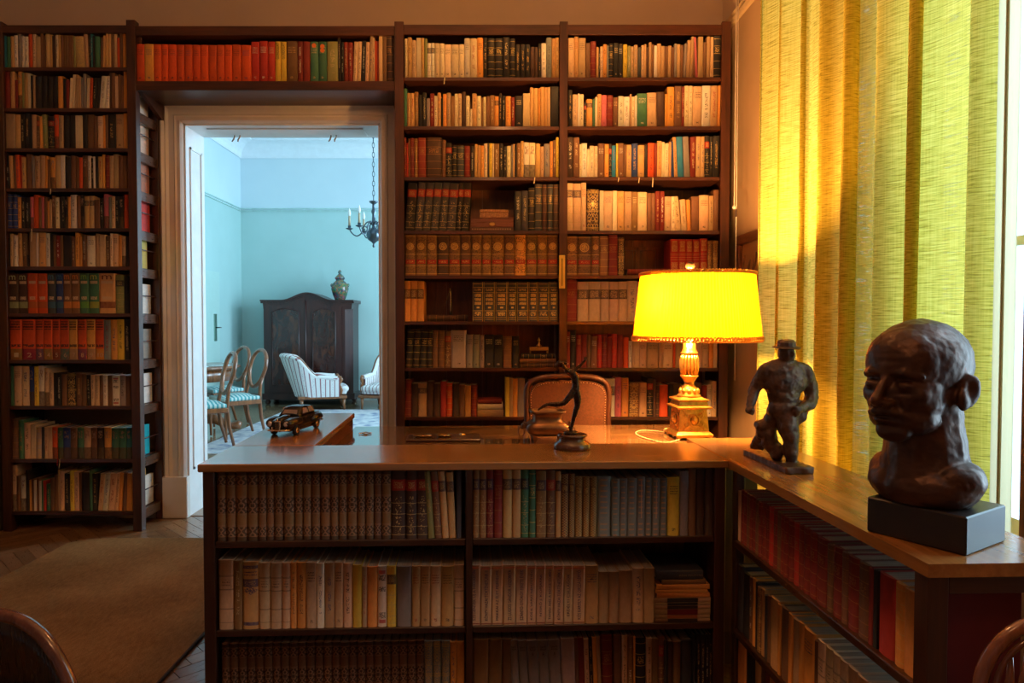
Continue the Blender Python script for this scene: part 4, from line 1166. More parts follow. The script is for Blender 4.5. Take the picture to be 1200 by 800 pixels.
desk = dempty('writing_desk', 0, LD + 0.002); tag(desk, 'broad polished writing desk with a glass top behind the low bookcase', 'desk')
N = NT('desk_top_polish'); v = N.mapping(N.coord('Object'), scale=(1.2, 12, 12)); n1 = N.noise(v, 2.2, 6, 0.6, 0.5)
N.base(N.ramp(n1, [(0.35, (0.13, 0.062, 0.026)), (0.7, (0.26, 0.14, 0.06))])); N.rough(0.10); N.coat(0.8, 0.03); MAT['desk_top'] = N.m
XD1 = inD(atZ(850, 518, ZD)).x
DDp = inD(atZ(700, 498, ZD)).y - LD
dbox('top', desk, (AW + 0.002, XD1, 0.0, DDp, ZD - 0.03, ZD), MAT['desk_top'], 0.002)
for a in (AW + 0.02, XD1 - 0.40):
    p = dbox('pedestal', desk, (a, a + 0.38, 0.04, DDp - 0.06, 0.04, ZD - 0.0305), MAT['desk_side_z'])
    for k in range(3):
        dr = box('drawer', a + 0.02, a + 0.36, DDp - 0.0595, DDp - 0.045, 0.08 + k * 0.21, 0.27 + k * 0.21, MAT['desk_side'], desk, 0.004)
        MB().ball((a + 0.19, DDp - 0.035, 0.175 + k * 0.21), 0.012, sub=1).build('drawer_knob', brass, dr)

wing = dempty('low_bookcase', WD + 0.002, 0); tag(wing, 'low bookcase wing running towards the camera below the bronze bust', 'bookcase')
wl = inD(atZ(1080, 661, ZL)); WL = wl.y; WW = 0.285
Wb = inD(atZ(862, 513, ZL)).y
m = MB(); m.prism([(0.0, WL), (WW - 0.02, WL), (WW, WL + 0.02), (WW, Wb), (0.0, Wb)], zt1, ZL, 'z')
m.build('top', MAT['ledge_y'], wing)
dbox('end_post', wing, (0.006, 0.044, WL + 0.008, WL + 0.046, 0.0, zt1 - 0.0005), MAT['desk_side_z'])
dbox('end_post', wing, (WW - 0.05, WW - 0.012, WL + 0.008, WL + 0.046, 0.0, zt1 - 0.0005), MAT['desk_side_z'])
dbox('end_post', wing, (0.012, 0.04, -0.034, -0.006, 0.0, zt1 - 0.0005), MAT['desk_side_z'])
dbox('end_post', wing, (WW - 0.05, WW - 0.012, -0.034, -0.006, 0.0, zt1 - 0.0005), MAT['desk_side_z'])
dbox('end_rail', wing, (0.0445, WW - 0.0505, WL + 0.010, WL + 0.030, zt1 - 0.034, zt1 - 0.001), MAT['desk_side'])
for z in (sh1, sh2, 0.12):
    dbox('shelf', wing, (0.006, WW - 0.052, WL + 0.0465, -0.0345, z - 0.02, z), MAT['desk_side_y'])
    dbox('end_rail', wing, (0.0445, WW - 0.0505, WL + 0.012, WL + 0.030, z - 0.02, z), MAT['desk_side'])

# --- books of the front unit
zpx = (FD @ Vector((0.4, 0.012, 0))).y / 800.0
def drow(spec, px0, px1, z, scale, **kw):
    return row(spec, FD, dx(px0, 0.012), dx(px1, 0.012), z + 0.0003, zpx / scale, recess=0.008, **kw)
GA = 'old bound volumes on the top shelf of the front bookcase'
drow("10.5t81.5x 10.9t 12.4t 12.1t 8.9t 8.5t 10.3t 11.8t 9.9t 9.3t 9.9t 11.3t 8.9t 9.5t 11.5t 9t 9.5t 8.5n 10.5t 17d82l 12d82l 12.5d82l 8G80v<4 8n80l<4 8o80l<4 8o79l<3 6S80", 251.5, 541, sh1, 1.0, depth=(0.17, 0.19), indiv="front bookcase's top shelf, left half", group=GA, jitter=0.12)
drow("7.5t82.5l 8t82l 8m82l 10.5m82b 10.7o81.5l 9.8o81.5l 9.2g82l 8g82b 11.5t80l 10.7n80l 6o79l 9n76z 7n76z 9t72z 8t72z 8.5t72z 16e72y 9.5e69y 8.7e69y 11e70y 9.5e72y 8e70y 9e70y 9e69y 14y70h 10s78 9n80 10d80 11d80", 554, 839, sh1, 1.0, depth=(0.17, 0.19), indiv="front bookcase's top shelf, right half", group=GA, jitter=0.10)
GB = 'pale books on the middle shelf of the front bookcase'
drow("62P300H 36t295v 68o292U 48P285H 48P285H 36P285H 25O285v 40O285v 44P285h 32w282v 42q282v 36q282h 40P280v 40y270 20q265v 45O262 40w265c 38y265l 66s262 36o262h 42o262h 46P262h 55o260h 42P265H", 253, 543.5, sh2, 3.636, depth=(0.15, 0.19), indiv="front bookcase's middle shelf, left half", group=GB)
titles = ["SZEGÉNYEK ÚJ A HAVASON", "KÖNYV HAZAI TÖRTÉNETÜNK II", "MAKKAI AZ ÉLET FEJEDELME", "ZS LUGOSI SÁNDOR ASSZONYA", "SZÁNTÓ GYÖRGY FEKETE ÉVEK", "KÓS K VARJÚ NEMZETSÉG", "NYIRŐ J. KOPJAFÁK", "TAMÁSI ÁBEL A RENGETEGBEN", "KÖNYV HAZAI TÖRTÉNETÜNK I", "ERDÉLYI CSILLAGOK", "KÓS KÁROLY AZ ORSZÁGÉPÍTŐ"]
BLUE = (0.02, 0.025, 0.12); REDI = (0.40, 0.035, 0.015)
tx = {}
for i, t in enumerate(titles): tx[i] = [(t, 0.5, 0.5, 0.84 if i not in (6, 9) else 0.72, 0.36, BLUE, True)]
tx[11] = [('A', 0.5, 0.78, 0.2, 0.03, (0.05, 0.03, 0.03), False)]
rr = drow("100P72 93P71.5 95P71.5 103P72.5 97P72 75P71 78P71 68P71 82P71 75P70.5 105P70.5 115o70h 88q62 84q62 115q63 95P66v 88q66", 548.5, 769, sh2, 1.0, depth=(0.185, 0.19), indiv="front bookcase's middle shelf, right half", group=GB, texts=tx, jitter=0.06)
for i in range(11):
    o, w, h, d = rr[i]
    for q in (0.025, 0.955):
        MB().box(0.0008, w - 0.0008, -0.0006, 0.0, h * q, h * q + 0.0016).build('ruled_line', ink_mat(REDI), o)
# the lying stack at the right end of the middle shelf
def dlying(label, lx0, lx1, z0, h, c, s, d, ly=0.012, group=None, band=None):
    B = Books(); L = lx1 - lx0; col = jit(CC[c][0], 0.05)
    B.add(h - 0.0006, L, d, col, ink_for(c, s), s, random.random(), None, pages=False, roundness=0.4)
    o = link_mesh('book', B.mesh('book'))
    P = Books(); P.add(h - 0.0006, L, d, col, (0, 0, 0), s, 0.5, None, cover=False); link_mesh('page_block', P.mesh('page_block'), o)
    o.matrix_world = FD @ Matrix.Translation((lx0, ly, z0 + h - 0.0004)) @ Matrix(((0, 0, 1, 0), (0, 1, 0, 0), (-1, 0, 0, 0), (0, 0, 0, 1)))
    if band:
        MB().box(0.0006, h - 0.0012, -0.0006, 0.0, L * 0.23, L * 0.77).build('spine_band', ink_mat(band), o)
    tag(o, label, 'book', group)
    return o
def px2(q): return dx(680 + q / 7.06)
zz = sh2 + 0.0003
GS = 'books lying in a stack on the middle shelf'
hs = [28, 30, 50, 30, 25, 40, 38, 30, 45, 40, 80]
info = [('q', 'lowest pale magazine of the lying stack with a dark spine band', (0.05, 0.03, 0.02), 635, 1095), ('q', 'magazine with orange spine band, second from bottom of the lying stack', (0.42, 0.12, 0.03), 632, 1095), ('q', 'magazine with dark red spine band in the lying stack', (0.18, 0.01, 0.01), 630, 1098),
        ('q', 'thin magazine with black spine band above the dark red one', (0.03, 0.02, 0.02), 630, 1098), ('q', 'thin magazine with black spine band, fifth from bottom of stack', (0.02, 0.02, 0.02), 630, 1098), ('q', 'magazine with faint lettering on black band, sixth from bottom', (0.02, 0.02, 0.02), 628, 1100),
        ('O', 'plain ochre book lying just above the banded magazines', None, 650, 1092), ('O', 'plain ochre book lying seventh to top, jutting left', None, 636, 1072), ('O', 'thick plain ochre book lying third from top of the stack', None, 645, 1090),
        ('t', 'short brown book lying second from top of the stack', None, 692, 1058), ('S', 'dark charcoal book lying on top of the stack', None, 640, 1035)]
for h_, (c, lab, band, a, b) in zip(hs, info):
    hh = h_ / 7.06 * zpx
    o = dlying(lab, px2(a), px2(b), zz, hh, c, '.', 0.15 + 0.02 * random.random(), group=GS, band=band)
    zz += hh + 0.0002
lettering(o, 'RÉGI MAGYAR', 0.5 * (hs[-1] / 7.06 * zpx), 0.11, 0.075, 0.006, (0.30, 0.20, 0.10), True)
# bottom shelf
zb = 0.095
GC = 'books on the bottom shelf of the front bookcase'
H3 = dz(752) - zb
drow("14*12.2n100x 10*12.2n100x 3*12.6e99o 9O97v 12O97", 255, 544, zb, 100 / H3 * zpx, depth=(0.15, 0.19), indiv="front bookcase's bottom shelf, left half", group=GC, jitter=0.08)
tx = {}
for i, (a, b) in zip((3, 4, 5, 6, 7), (('Szerb', 'Antal'), ('Szerb', 'Antal'), ('Szerb', 'Antal'), ('Szerb', 'Antal'), ('Szerb', 'Antal'))):
    tx[i] = [(a, 0.5, 0.90, 0.56, 0.032, (0.03, 0.02, 0.02), False), (b, 0.5, 0.862, 0.56, 0.030, (0.03, 0.02, 0.02), False)] + ([('A', 0.5, 0.79, 0.16, 0.05, (0.03, 0.02, 0.02), False)] if i > 4 else [])
drow("125t98 110t98 85n98 65s96<3 75s95<3 85s95<3 85s95<3 95s96<3 110l97<2 30n98<2 45m98<2 40P96v<2 30k99v<2 35O99<2 30q99<2 95m101b<1 65n101 45P101v 50t99v 15O99 90k95b 45P96v 55t95 45n98l 30S92 45d90 65t90 95S91 30k99 35k100v 40k100v 30k100v 25k99v", 554, 838, zb, 98 / H3 * zpx, depth=(0.15, 0.19), indiv="front bookcase's bottom shelf, right half", group=GC, texts=tx)
# --- books of the wing: spines face the left, counted from the far end
FWg = FD @ Matrix.Translation((WD + 0.014, -0.036, 0)) @ Matrix.Rotation(-PI / 2, 4, 'Z')
wlen = -0.036 - (WL + 0.050)
GW = 'red bound books on the top shelf of the wing'
Hw = 0.158
row("1.3P150 1.3m157b 1.3m157b 1.2n157b 1.3m157b 1.3m156b 1.3n155b 1.3m155b 1.5m157b 1.3m157b 1.7r156b 1.3m156b 1.4n156b 1.3m156b 1.4m155b 1.8m154b 1.8r155b 1.6m158b 1.8m158b 2m157b 3m157b 1.6n153b 2.4m157b 1.5n157b 2.6m157b 2.6n157b .9m157 .8k157 3.4r160 2O160b 2.2O160 .5m160", FWg, 0.0, wlen, sh1 + 0.0003, 0.001, depth=(0.14, 0.155), indiv="the wing bookcase's top shelf", group=GW, recess=0.004, side='far end', jitter=0.10)
tx = {}
row("2.2S168 2.6k160 1.5n160v 1.2O165 .8k160 1.5n155o 1.2o158 1S150 1.2n155 2.8o160 1O158 2.4n160 1.2O158 2q155 1.3O160 3.2O158h 1n150 1.8c158H 1.8c158H 1.8c158H 1.8c158H 2.4P158v 2P158v 2.2P158v 2.2P158h 2.6q158h 2.4P158", FWg, 0.0, wlen, sh2 + 0.0003, 0.00118, depth=(0.14, 0.155), indiv="the wing bookcase's middle shelf", group='tan and cream books on the middle shelf of the wing', recess=0.004, side='far end')
row("3O185 3k180 2o175 1.5n170 1.2m165 3O160 3.5q160 3n165 3O165 3q170 4n165 3t160 3o165 4q160", FWg, 0.0, wlen, 0.1203, 0.0012, depth=(0.14, 0.155), indiv="the wing bookcase's bottom shelf", group='books on the bottom shelf of the wing', recess=0.004, side='far end')
# dark red binders filling the end of the wing
MARO = plain('maroon_cloth', (0.13, 0.012, 0.022), 0.7, var=0.1)
for k, z in enumerate((sh1, sh2)):
    p = FD @ Matrix.Translation((WD + 0.002 + 0.046, WL + 0.0475 - 0.014, z + 0.0005))
    b = MB().box(0, 0.152, 0, 0.010, 0, 0.172 if k == 0 else 0.20, 0.001).build('folder', MARO)
    b.matrix_world = p @ Matrix.Translation((0, 0.0, 0))
    tag(b, ('maroon cloth folder standing in the upper end opening of the wing', 'maroon cloth folder standing in the lower end opening of the wing')[k], 'folder', 'maroon folders at the end of the wing')

# ------------------------------------------------------------------ things on the desk group
# toy car
def car():
    f0 = atZ(342, 511.5, ZL); r0 = atZ(376, 499.5, ZL)
    dirv = Vector((f0.x - r0.x, f0.y - r0.y, 0)); wb = 0.158
    dirv.normalize()
    ang = math.atan2(dirv.y, dirv.x)
    side = Vector((-dirv.y, dirv.x, 0))         # left of the heading (towards the camera's right)
    mid = (f0 + r0) / 2 - side * 0.046
    root = empty('toy_car', (mid.x, mid.y, ZL), ang)
    tag(root, 'black vintage four-door toy saloon car with brassy trim on the left cabinet', 'toy car')
    paint = plain('black_car_paint', (0.010, 0.009, 0.009), 0.12, var=0.1); 
    chrome = plain('warm_chrome', (0.75, 0.55, 0.36), 0.15, 1.0)
    # stations along x (rear to front): (x, half width, z sill, z belt)
    st = [(-0.136, 0.030, 0.030, 0.052), (-0.130, 0.039, 0.022, 0.060), (-0.105, 0.044, 0.016, 0.064), (-0.06, 0.046, 0.014, 0.066), (0.0, 0.046, 0.014, 0.066), (0.045, 0.0455, 0.014, 0.064), (0.09, 0.043, 0.016, 0.060), (0.118, 0.039, 0.018, 0.055), (0.128, 0.032, 0.022, 0.050)]
    def sec(hw, z0, z1):
        pts = []
        for k in range(17):
            t = k / 16
            a = PI * t
            ex = 0.45
            c, s = math.cos(a), math.sin(a)
            y = hw * (abs(c) ** ex) * (1 if c > 0 else -1)
            z = z0 + (z1 - z0) * (0.42 + 0.58 * (s ** 0.6)) if True else 0
            pts.append((y, z))
        pts = [(hw * 0.92, z0)] + pts + [(-hw * 0.92, z0)]
        return pts
    b = bmesh.new(); rings = []
    for x, hw, z0, z1 in st:
        rings.append([b.verts.new((x, y, z)) for y, z in sec(hw, z0, z1)])
    for A, B in zip(rings[:-1], rings[1:]):
        for k in range(len(A)):
            k2 = (k + 1) % len(A); f = b.faces.new((A[k], B[k], B[k2], A[k2])); f.smooth = True
    b.faces.new(rings[0]); b.faces.new(rings[-1][::-1])
    bmesh.ops.recalc_face_normals(b, faces=b.faces[:])
    me = bpy.data.meshes.new('body'); b.to_mesh(me); b.free()
    body = link_mesh('body', me, root, paint)
    # bonnet ridge and grille
    m = MB(); m.tube([(0.04, 0, 0.062), (0.08, 0, 0.061), (0.115, 0, 0.057), (0.129, 0, 0.050)], [0.015, 0.016, 0.013, 0.010], 10, flat=0.6); m.build('bonnet', paint, root)
    # front and rear wings over the wheels
    for sy in (1, -1):
        m = MB(); m.tube([(0.03, sy * 0.040, 0.046), (0.06, sy * 0.043, 0.050), (0.09, sy * 0.042, 0.050), (0.118, sy * 0.036, 0.046), (0.130, sy * 0.031, 0.042)], [0.010, 0.014, 0.015, 0.013, 0.009], 10); m.build('front_fender', paint, root)
        m = MB(); m.tube([(-0.125, sy * 0.036, 0.040), (-0.10, sy * 0.042, 0.044), (-0.065, sy * 0.043, 0.044), (-0.03, sy * 0.042, 0.036)], [0.010, 0.014, 0.014, 0.007], 10); m.build('rear_fender', paint, root)
    # cabin
    cab = [(-0.082, 0.030, 0.064, 0.066), (-0.070, 0.034, 0.064, 0.083), (-0.050, 0.035, 0.064, 0.092), (-0.01, 0.0355, 0.064, 0.095), (0.022, 0.035, 0.064, 0.091), (0.036, 0.034, 0.064, 0.080), (0.050, 0.036, 0.060, 0.066)]
    b = bmesh.new(); rings = []
    for x, hw, z0, z1 in cab:
        r = []
        for (fy, fz) in ((1.12, 0), (1.08, 0.25), (1.0, 0.75), (0.86, 0.93), (0.5, 1.0), (0, 1.02), (-0.5, 1.0), (-0.86, 0.93), (-1.0, 0.75), (-1.08, 0.25), (-1.12, 0)):
            r.append(b.verts.new((x, hw * fy, z0 + (z1 - z0) * fz)))
        rings.append(r)
    for A, B in zip(rings[:-1], rings[1:]):
        for k in range(10):
            f = b.faces.new((A[k], B[k], B[k+1], A[k+1])); f.smooth = True
    b.faces.new(rings[0]); b.faces.new(rings[-1][::-1])
    bmesh.ops.recalc_face_normals(b, faces=b.faces[:])
    me = bpy.data.meshes.new('cabin'); b.to_mesh(me); b.free()
    link_mesh('cabin', me, root, paint)
    gl = plain('car_window_glass', (0.30, 0.22, 0.20), 0.05, 0.0)
    for sy in (1, -1):
        for (xa, xb, xc, xd) in ((-0.060, -0.022, -0.018, -0.052), (-0.014, 0.028, 0.018, -0.010)):
            y0, y1 = sy * 0.0392, sy * 0.0356
            b = bmesh.new()
            q = [b.verts.new(p) for p in ((xa, y0, 0.069), (xb, y0, 0.069), (xc, y1, 0.087), (xd, y1, 0.087))]
            q2 = [b.verts.new((v.co.x, v.co.y + sy * 0.0012, v.co.z)) for v in q]
            b.faces.new(q); b.faces.new(q2)
            for k in range(4): b.faces.new((q[k], q[(k+1) % 4], q2[(k+1) % 4], q2[k]))
            bmesh.ops.recalc_face_normals(b, faces=b.faces[:])
            me = bpy.data.meshes.new('side_window'); b.to_mesh(me); b.free()
            link_mesh('side_window', me, root, gl)
            m = MB(); yy = sy * 0.0405
            m.tube([(xa, y0 + sy * 0.0015, 0.069), (xb, y0 + sy * 0.0015, 0.069), (xc, y1 + sy * 0.0015, 0.087), (xd, y1 + sy * 0.0015, 0.087)], 0.0011, 5, closed=True)
            m.build('window_trim', chrome, root)
    m = MB(); m.prism([(-0.028, 0.068), (0.028, 0.068), (0.024, 0.086), (-0.024, 0.086)], 0, 0.0015, 'x', M=Matrix.Translation((0.0455, 0, 0)) @ Matrix.Translation((0, 0, 0.068)) @ Matrix.Rotation(-0.62, 4, 'Y') @ Matrix.Translation((0, 0, -0.068)))
    m.build('windscreen', gl, root)
    m = MB(); m.prism([(-0.026, 0.068), (0.026, 0.068), (0.022, 0.085), (-0.022, 0.085)], -0.0015, 0, 'x', M=Matrix.Translation((-0.0785, 0, 0.068)) @ Matrix.Rotation(0.62, 4, 'Y') @ Matrix.Translation((0, 0, -0.068)))
    m.build('rear_window', gl, root)
    rub = plain('black_tyre_rubber', (0.012, 0.012, 0.012), 0.6)
    for xw in (0.079, -0.079):
        for sy in (1, -1):
            M = Matrix.Translation((xw, sy * 0.040, 0.0172)) @ Matrix.Rotation(PI / 2, 4, 'X')
            w = MB().lathe([(0.011, -0.007), (0.0165, -0.006), (0.0172, -0.003), (0.0172, 0.003), (0.0165, 0.006), (0.011, 0.007)], 24, M=M).build('wheel', rub, root)
            MB().lathe([(0.0005, -0.0088), (0.006, -0.0082), (0.0095, -0.0075), (0.0105, -0.006), (0.0105, 0.006), (0.0095, 0.0075), (0.006, 0.0082), (0.0005, 0.0088)], 18, M=M).build('hub_cap', chrome, w)
    m = MB(); m.tube([(0.122, -0.042, 0.024), (0.136, -0.030, 0.024), (0.140, 0, 0.024), (0.136, 0.030, 0.024), (0.122, 0.042, 0.024)], 0.0032, 8)
    for sy in (0.014, -0.014): m.box(0.138, 0.1435, sy - 0.002, sy + 0.002, 0.020, 0.036, 0.0008)
    m.build('front_bumper', chrome, root)
    m = MB(); m.tube([(-0.128, -0.042, 0.026), (-0.140, -0.030, 0.026), (-0.143, 0, 0.026), (-0.140, 0.030, 0.026), (-0.128, 0.042, 0.026)], 0.0032, 8); m.build('rear_bumper', chrome, root)
    g = MB(); g.box(0.126, 0.1335, -0.011, 0.011, 0.028, 0.056, 0.002); gr = g.build('grille_shell', chrome, root)
    for k in range(7): MB().box(0.1330, 0.1345, -0.0085 + k * 0.0026, -0.0075 + k * 0.0026, 0.030, 0.053).build('grille_bar', paint, gr)
    MB().lathe([(0.001, 0.056), (0.0018, 0.060), (0.0004, 0.065)], 6, c=(0.130, 0, 0)).build('bonnet_ornament', chrome, root)
    for sy in (1, -1):
        M = Matrix.Translation((0.128, sy * 0.030, 0.045)) @ Matrix.Rotation(PI / 2, 4, 'Y')
        l = MB().lathe([(0.009, -0.006), (0.0095, 0.002), (0.0085, 0.004)], 14, M=M).build('headlight', chrome, root)
        MB().lathe([(0.0078, 0.0035), (0.005, 0.0058), (0.001, 0.0065)], 14, M=M).build('headlight_lens', plain('lamp_lens', (0.5, 0.42, 0.36), 0.1) if sy == 1 else bpy.data.materials['lamp_lens'], l)
        MB().box(-0.10, 0.10, sy * 0.0462 - 0.0006, sy * 0.0462 + 0.0006, 0.0165, 0.0185).build('side_trim', chrome, root)
        for xx in (-0.022, 0.018): MB().box(xx - 0.006, xx + 0.002, sy * 0.0468 - 0.001, sy * 0.0468 + 0.001, 0.055, 0.0575).build('door_handle', chrome, root)
    root.scale = (1.12, 1.08, 1.06)
    return root
car()

# brass tray set with two small dishes
c0 = atZ(474, 521, ZD); c1 = atZ(563, 521, ZD)
c0.y += 0.055; c1.y += 0.055
t = empty('desk_tray', (c0.x, c0.y, ZD + 0.0004), YAW); tag(t, 'flat dark wooden tray lying on the desk behind the ledge', 'tray')
Lt = (c1 - c0).length
box('base', 0, Lt, 0, 0.145, 0, 0.010, wood('tray_wood', (0.035, 0.012, 0.006), (0.13, 0.045, 0.018), 'x', 0.2, 0.5), t, 0.002)
for k, (u, rx, lab) in enumerate(((0.21, 0.042, 'larger oval brass dish on the left end of the dark tray'), (0.50, 0.032, 'smaller oval brass dish beside the larger one on the tray'))):
    m = MB(); m.lathe([(0.6, 0), (0.95, 0.004), (1.0, 0.0075), (0.93, 0.0075), (0.78, 0.0042), (0.3, 0.0036)], 24, M=Matrix.Diagonal((rx, rx * 0.62, 1, 1)))
    o = m.build('brass_dish', plain('polished_brass', (0.62, 0.38, 0.12), 0.22, 0.95) if k == 0 else bpy.data.materials['polished_brass'])
    o.matrix_world = Matrix.Translation((c0.x, c0.y, ZD + 0.0108)) @ Matrix.Rotation(YAW, 4, 'Z') @ Matrix.Translation((Lt * u, 0.075, 0))
    tag(o, lab, 'dish', 'brass dishes on the tray')
    for q in range(5):
        MB().ball(((q - 2) * rx * 0.22, 0, 0.0046), 0.0026, sub=1).build('coin_bead', bpy.data.materials['polished_brass'], o)
c = atZ(542, 511.5, ZD); m = MB(); m.lathe([(0.004, 0), (0.014, 0.003), (0.017, 0.009), (0.010, 0.015), (0.003, 0.018)], 14, M=Matrix.Translation((c.x, c.y, ZD + 0.0003)))
tag(m.build('brass_bell', bpy.data.materials['polished_brass']), 'tiny rounded brass bead on the desk just beyond the tray', 'bead')
# small wire clip near the arm
c = atZ(426, 509, ZD); m = MB(); m.tube([(c.x - 0.02, c.y, ZD + 0.004), (c.x + 0.005, c.y + 0.03, ZD + 0.006), (c.x + 0.03, c.y + 0.02, ZD + 0.004), (c.x + 0.012, c.y - 0.012, ZD + 0.004), (c.x - 0.012, c.y + 0.012, ZD + 0.005)], 0.0026, 6)
tag(m.build('metal_clip', bpy.data.materials['warm_chrome']), 'small bent metal clip on the desk right of the left cabinet', 'clip')

# bronze censer
c = atZ(641, 517, ZD)
t = empty('bronze_censer', (c.x + 0.0, c.y, ZD + 0.0003), 0.06); tag(t, 'squat square bronze censer with ring handle standing on the desk', 'vessel')
bz = plain('dark_bronze', (0.17, 0.085, 0.038), 0.32, 0.75, var=0.3, scale=30)
def sq(r, z): return (r, z)
m = MB()
prof = [(0.060, 0.026), (0.082, 0.030), (0.104, 0.042), (0.112, 0.058), (0.106, 0.072), (0.088, 0.082), (0.072, 0.088), (0.071, 0.112), (0.076, 0.117), (0.090, 0.122), (0.090, 0.130), (0.078, 0.130), (0.066, 0.120), (0.060, 0.095), (0.05, 0.05)]
rings = []
def sring(r, z):
    out = []
    for k in range(24):
        a = 2 * PI * k / 24; cx, sy = math.cos(a), math.sin(a); e = 0.35
        out.append(m.bm.verts.new(((abs(cx) ** e) * (1 if cx > 0 else -1) * r * 0.80, (abs(sy) ** e) * (1 if sy > 0 else -1) * r * 0.62, z)))
    return out
rings = [sring(r, z) for r, z in prof]
for A, B in zip(rings[:-1], rings[1:]):
    for k in range(24): f = m.bm.faces.new((A[k], A[(k+1) % 24], B[(k+1) % 24], B[k])); f.smooth = True
m.bm.faces.new(rings[0][::-1]); m.bm.faces.new(rings[-1])
m.build('bowl', bz, t)
for sx in (-0.055, 0.055):
    for sy in (-0.038, 0.038): MB().lathe([(0.011, 0), (0.009, 0.008), (0.013, 0.022), (0.015, 0.034)], 4, c=(sx, sy, 0), square=True, smooth=False).build('foot', bz, t)
for sx in (-1, 1):
    m = MB(); m.ball((sx * 0.094, 0, 0.066), 0.014, 0.013, 0.014); m.ball((sx * 0.100, 0, 0.058), 0.009, 0.010, 0.009, sub=1)
    m.ball((sx * 0.094, 0.009, 0.078), 0.005, sub=1); m.ball((sx * 0.094, -0.009, 0.078), 0.005, sub=1)
    h = m.build('lion_mask', bz, t)
    m = MB(); m.tube([(sx * (0.106 + 0.012 * math.cos(a)), 0.004, 0.040 + 0.021 * math.sin(a)) for a in [2 * PI * k / 18 for k in range(18)]], 0.0022, 6, closed=True); m.build('ring_handle', bz, h)

# lamp
lc_ = atZ(811.5, 515.5, ZD)
LX, LY = atZ(811.5, 515, ZD).x, atZ(811.5, 515, ZD).y + 0.055
SX = (816 - 575) / 800 * (LY)
lamp = empty('table_lamp', (LX, LY, ZD + 0.0003), 0.05); tag(lamp, 'tall gilt brass table lamp with pleated yellow shade, switched on', 'lamp')
gold = plain('gilt_brass', (0.68, 0.36, 0.08), 0.30, 0.9, var=0.25, scale=60, bump=0.1)
m = MB()
for sx in (-1, 1):
    for sy in (-1, 1):
        m.ball((sx * 0.062, sy * 0.062, 0.010), 0.016, 0.016, 0.010, sub=1)
m.box(-0.062, 0.062, -0.062, 0.062, 0.006, 0.014, 0.002); m.build('claw_feet', gold, lamp)
R2 = math.sqrt(2)
m = MB(); m.lathe([(0.076 * R2, 0.014), (0.078 * R2, 0.022), (0.070 * R2, 0.030), (0.066 * R2, 0.034)], 4, square=True, smooth=False); m.build('foot_moulding', gold, lamp)
m = MB(); m.lathe([(0.064 * R2, 0.034), (0.057 * R2, 0.128)], 4, square=True, smooth=False); ped = m.build('pedestal', gold, lamp)
for yaw in (0, PI / 2, PI, -PI / 2):
    Mr = Matrix.Rotation(yaw, 4, 'Z') @ Matrix.Translation((0, -0.0615, 0.082)) @ Matrix.Rotation(-0.075, 4, 'X')
    m = MB()
    m.ball((0, -0.001, 0), 0.015, 0.008, 0.019, M=Mr); m.ball((0, -0.009, -0.002), 0.0035, 0.004, 0.006, sub=1, M=Mr)
    m.tube([(0.022 * math.cos(a), -0.002, 0.024 * math.sin(a)) for a in [2 * PI * k / 16 for k in range(16)]], 0.0026, 6, closed=True, M=Mr)
    for sx in (-1, 1):
        for sz in (-1, 1):
            m.tube([(sx * 0.020, -0.001, sz * 0.022), (sx * 0.034, -0.002, sz * 0.030), (sx * 0.040, -0.001, sz * 0.018), (sx * 0.032, -0.001, sz * 0.012)], 0.0028, 5, M=Mr)
            m.ball((sx * 0.042, -0.001, sz * 0.036), 0.005, 0.003, 0.005, sub=1, M=Mr)
    m.build('relief_mask', gold, ped)
m = MB(); m.lathe([(0.066 * R2, 0.128), (0.074 * R2, 0.132), (0.075 * R2, 0.137), (0.062 * R2, 0.142), (0.058 * R2, 0.158), (0.066 * R2, 0.163), (0.066 * R2, 0.168), (0.052 * R2, 0.172), (0.044 * R2, 0.176)], 4, square=True, smooth=False); m.build('cornice', gold, lamp)
m = MB(); m.lathe([(0.050, 0.174), (0.050, 0.182), (0.040, 0.190), (0.040, 0.200), (0.034, 0.212), (0.022, 0.226), (0.020, 0.236), (0.026, 0.246), (0.034, 0.258), (0.038, 0.262), (0.038, 0.266), (0.032, 0.268)], 24)
for k in range(10):
    a = 2 * PI * k / 10; m.ball((0.036 * math.cos(a), 0.036 * math.sin(a), 0.200), 0.011, 0.011, 0.014, sub=1)
m.build('acanthus_cup', gold, lamp)
m = MB()
for k in range(16):
    a = 2 * PI * k / 16
    m.tube([(r * math.cos(a), r * math.sin(a), z) for r, z in ((0.030, 0.268), (0.035, 0.30), (0.034, 0.335), (0.030, 0.352))], 0.0062, 6)
m.lathe([(0.029, 0.266), (0.034, 0.30), (0.033, 0.335), (0.028, 0.355), (0.036, 0.358), (0.036, 0.364), (0.030, 0.368), (0.030, 0.374), (0.026, 0.378), (0.023, 0.43)], 24)
m.build('fluted_column', gold, lamp)
m = MB(); m.lathe([(0.010, 0.43), (0.009, 0.52), (0.014, 0.53), (0.014, 0.54), (0.006, 0.55), (0.004, 0.735)], 12); m.build('stem', gold, lamp)
zs0 = atY(816, 399, LY).z - ZD; zs1 = atY(816, 319, LY).z - ZD
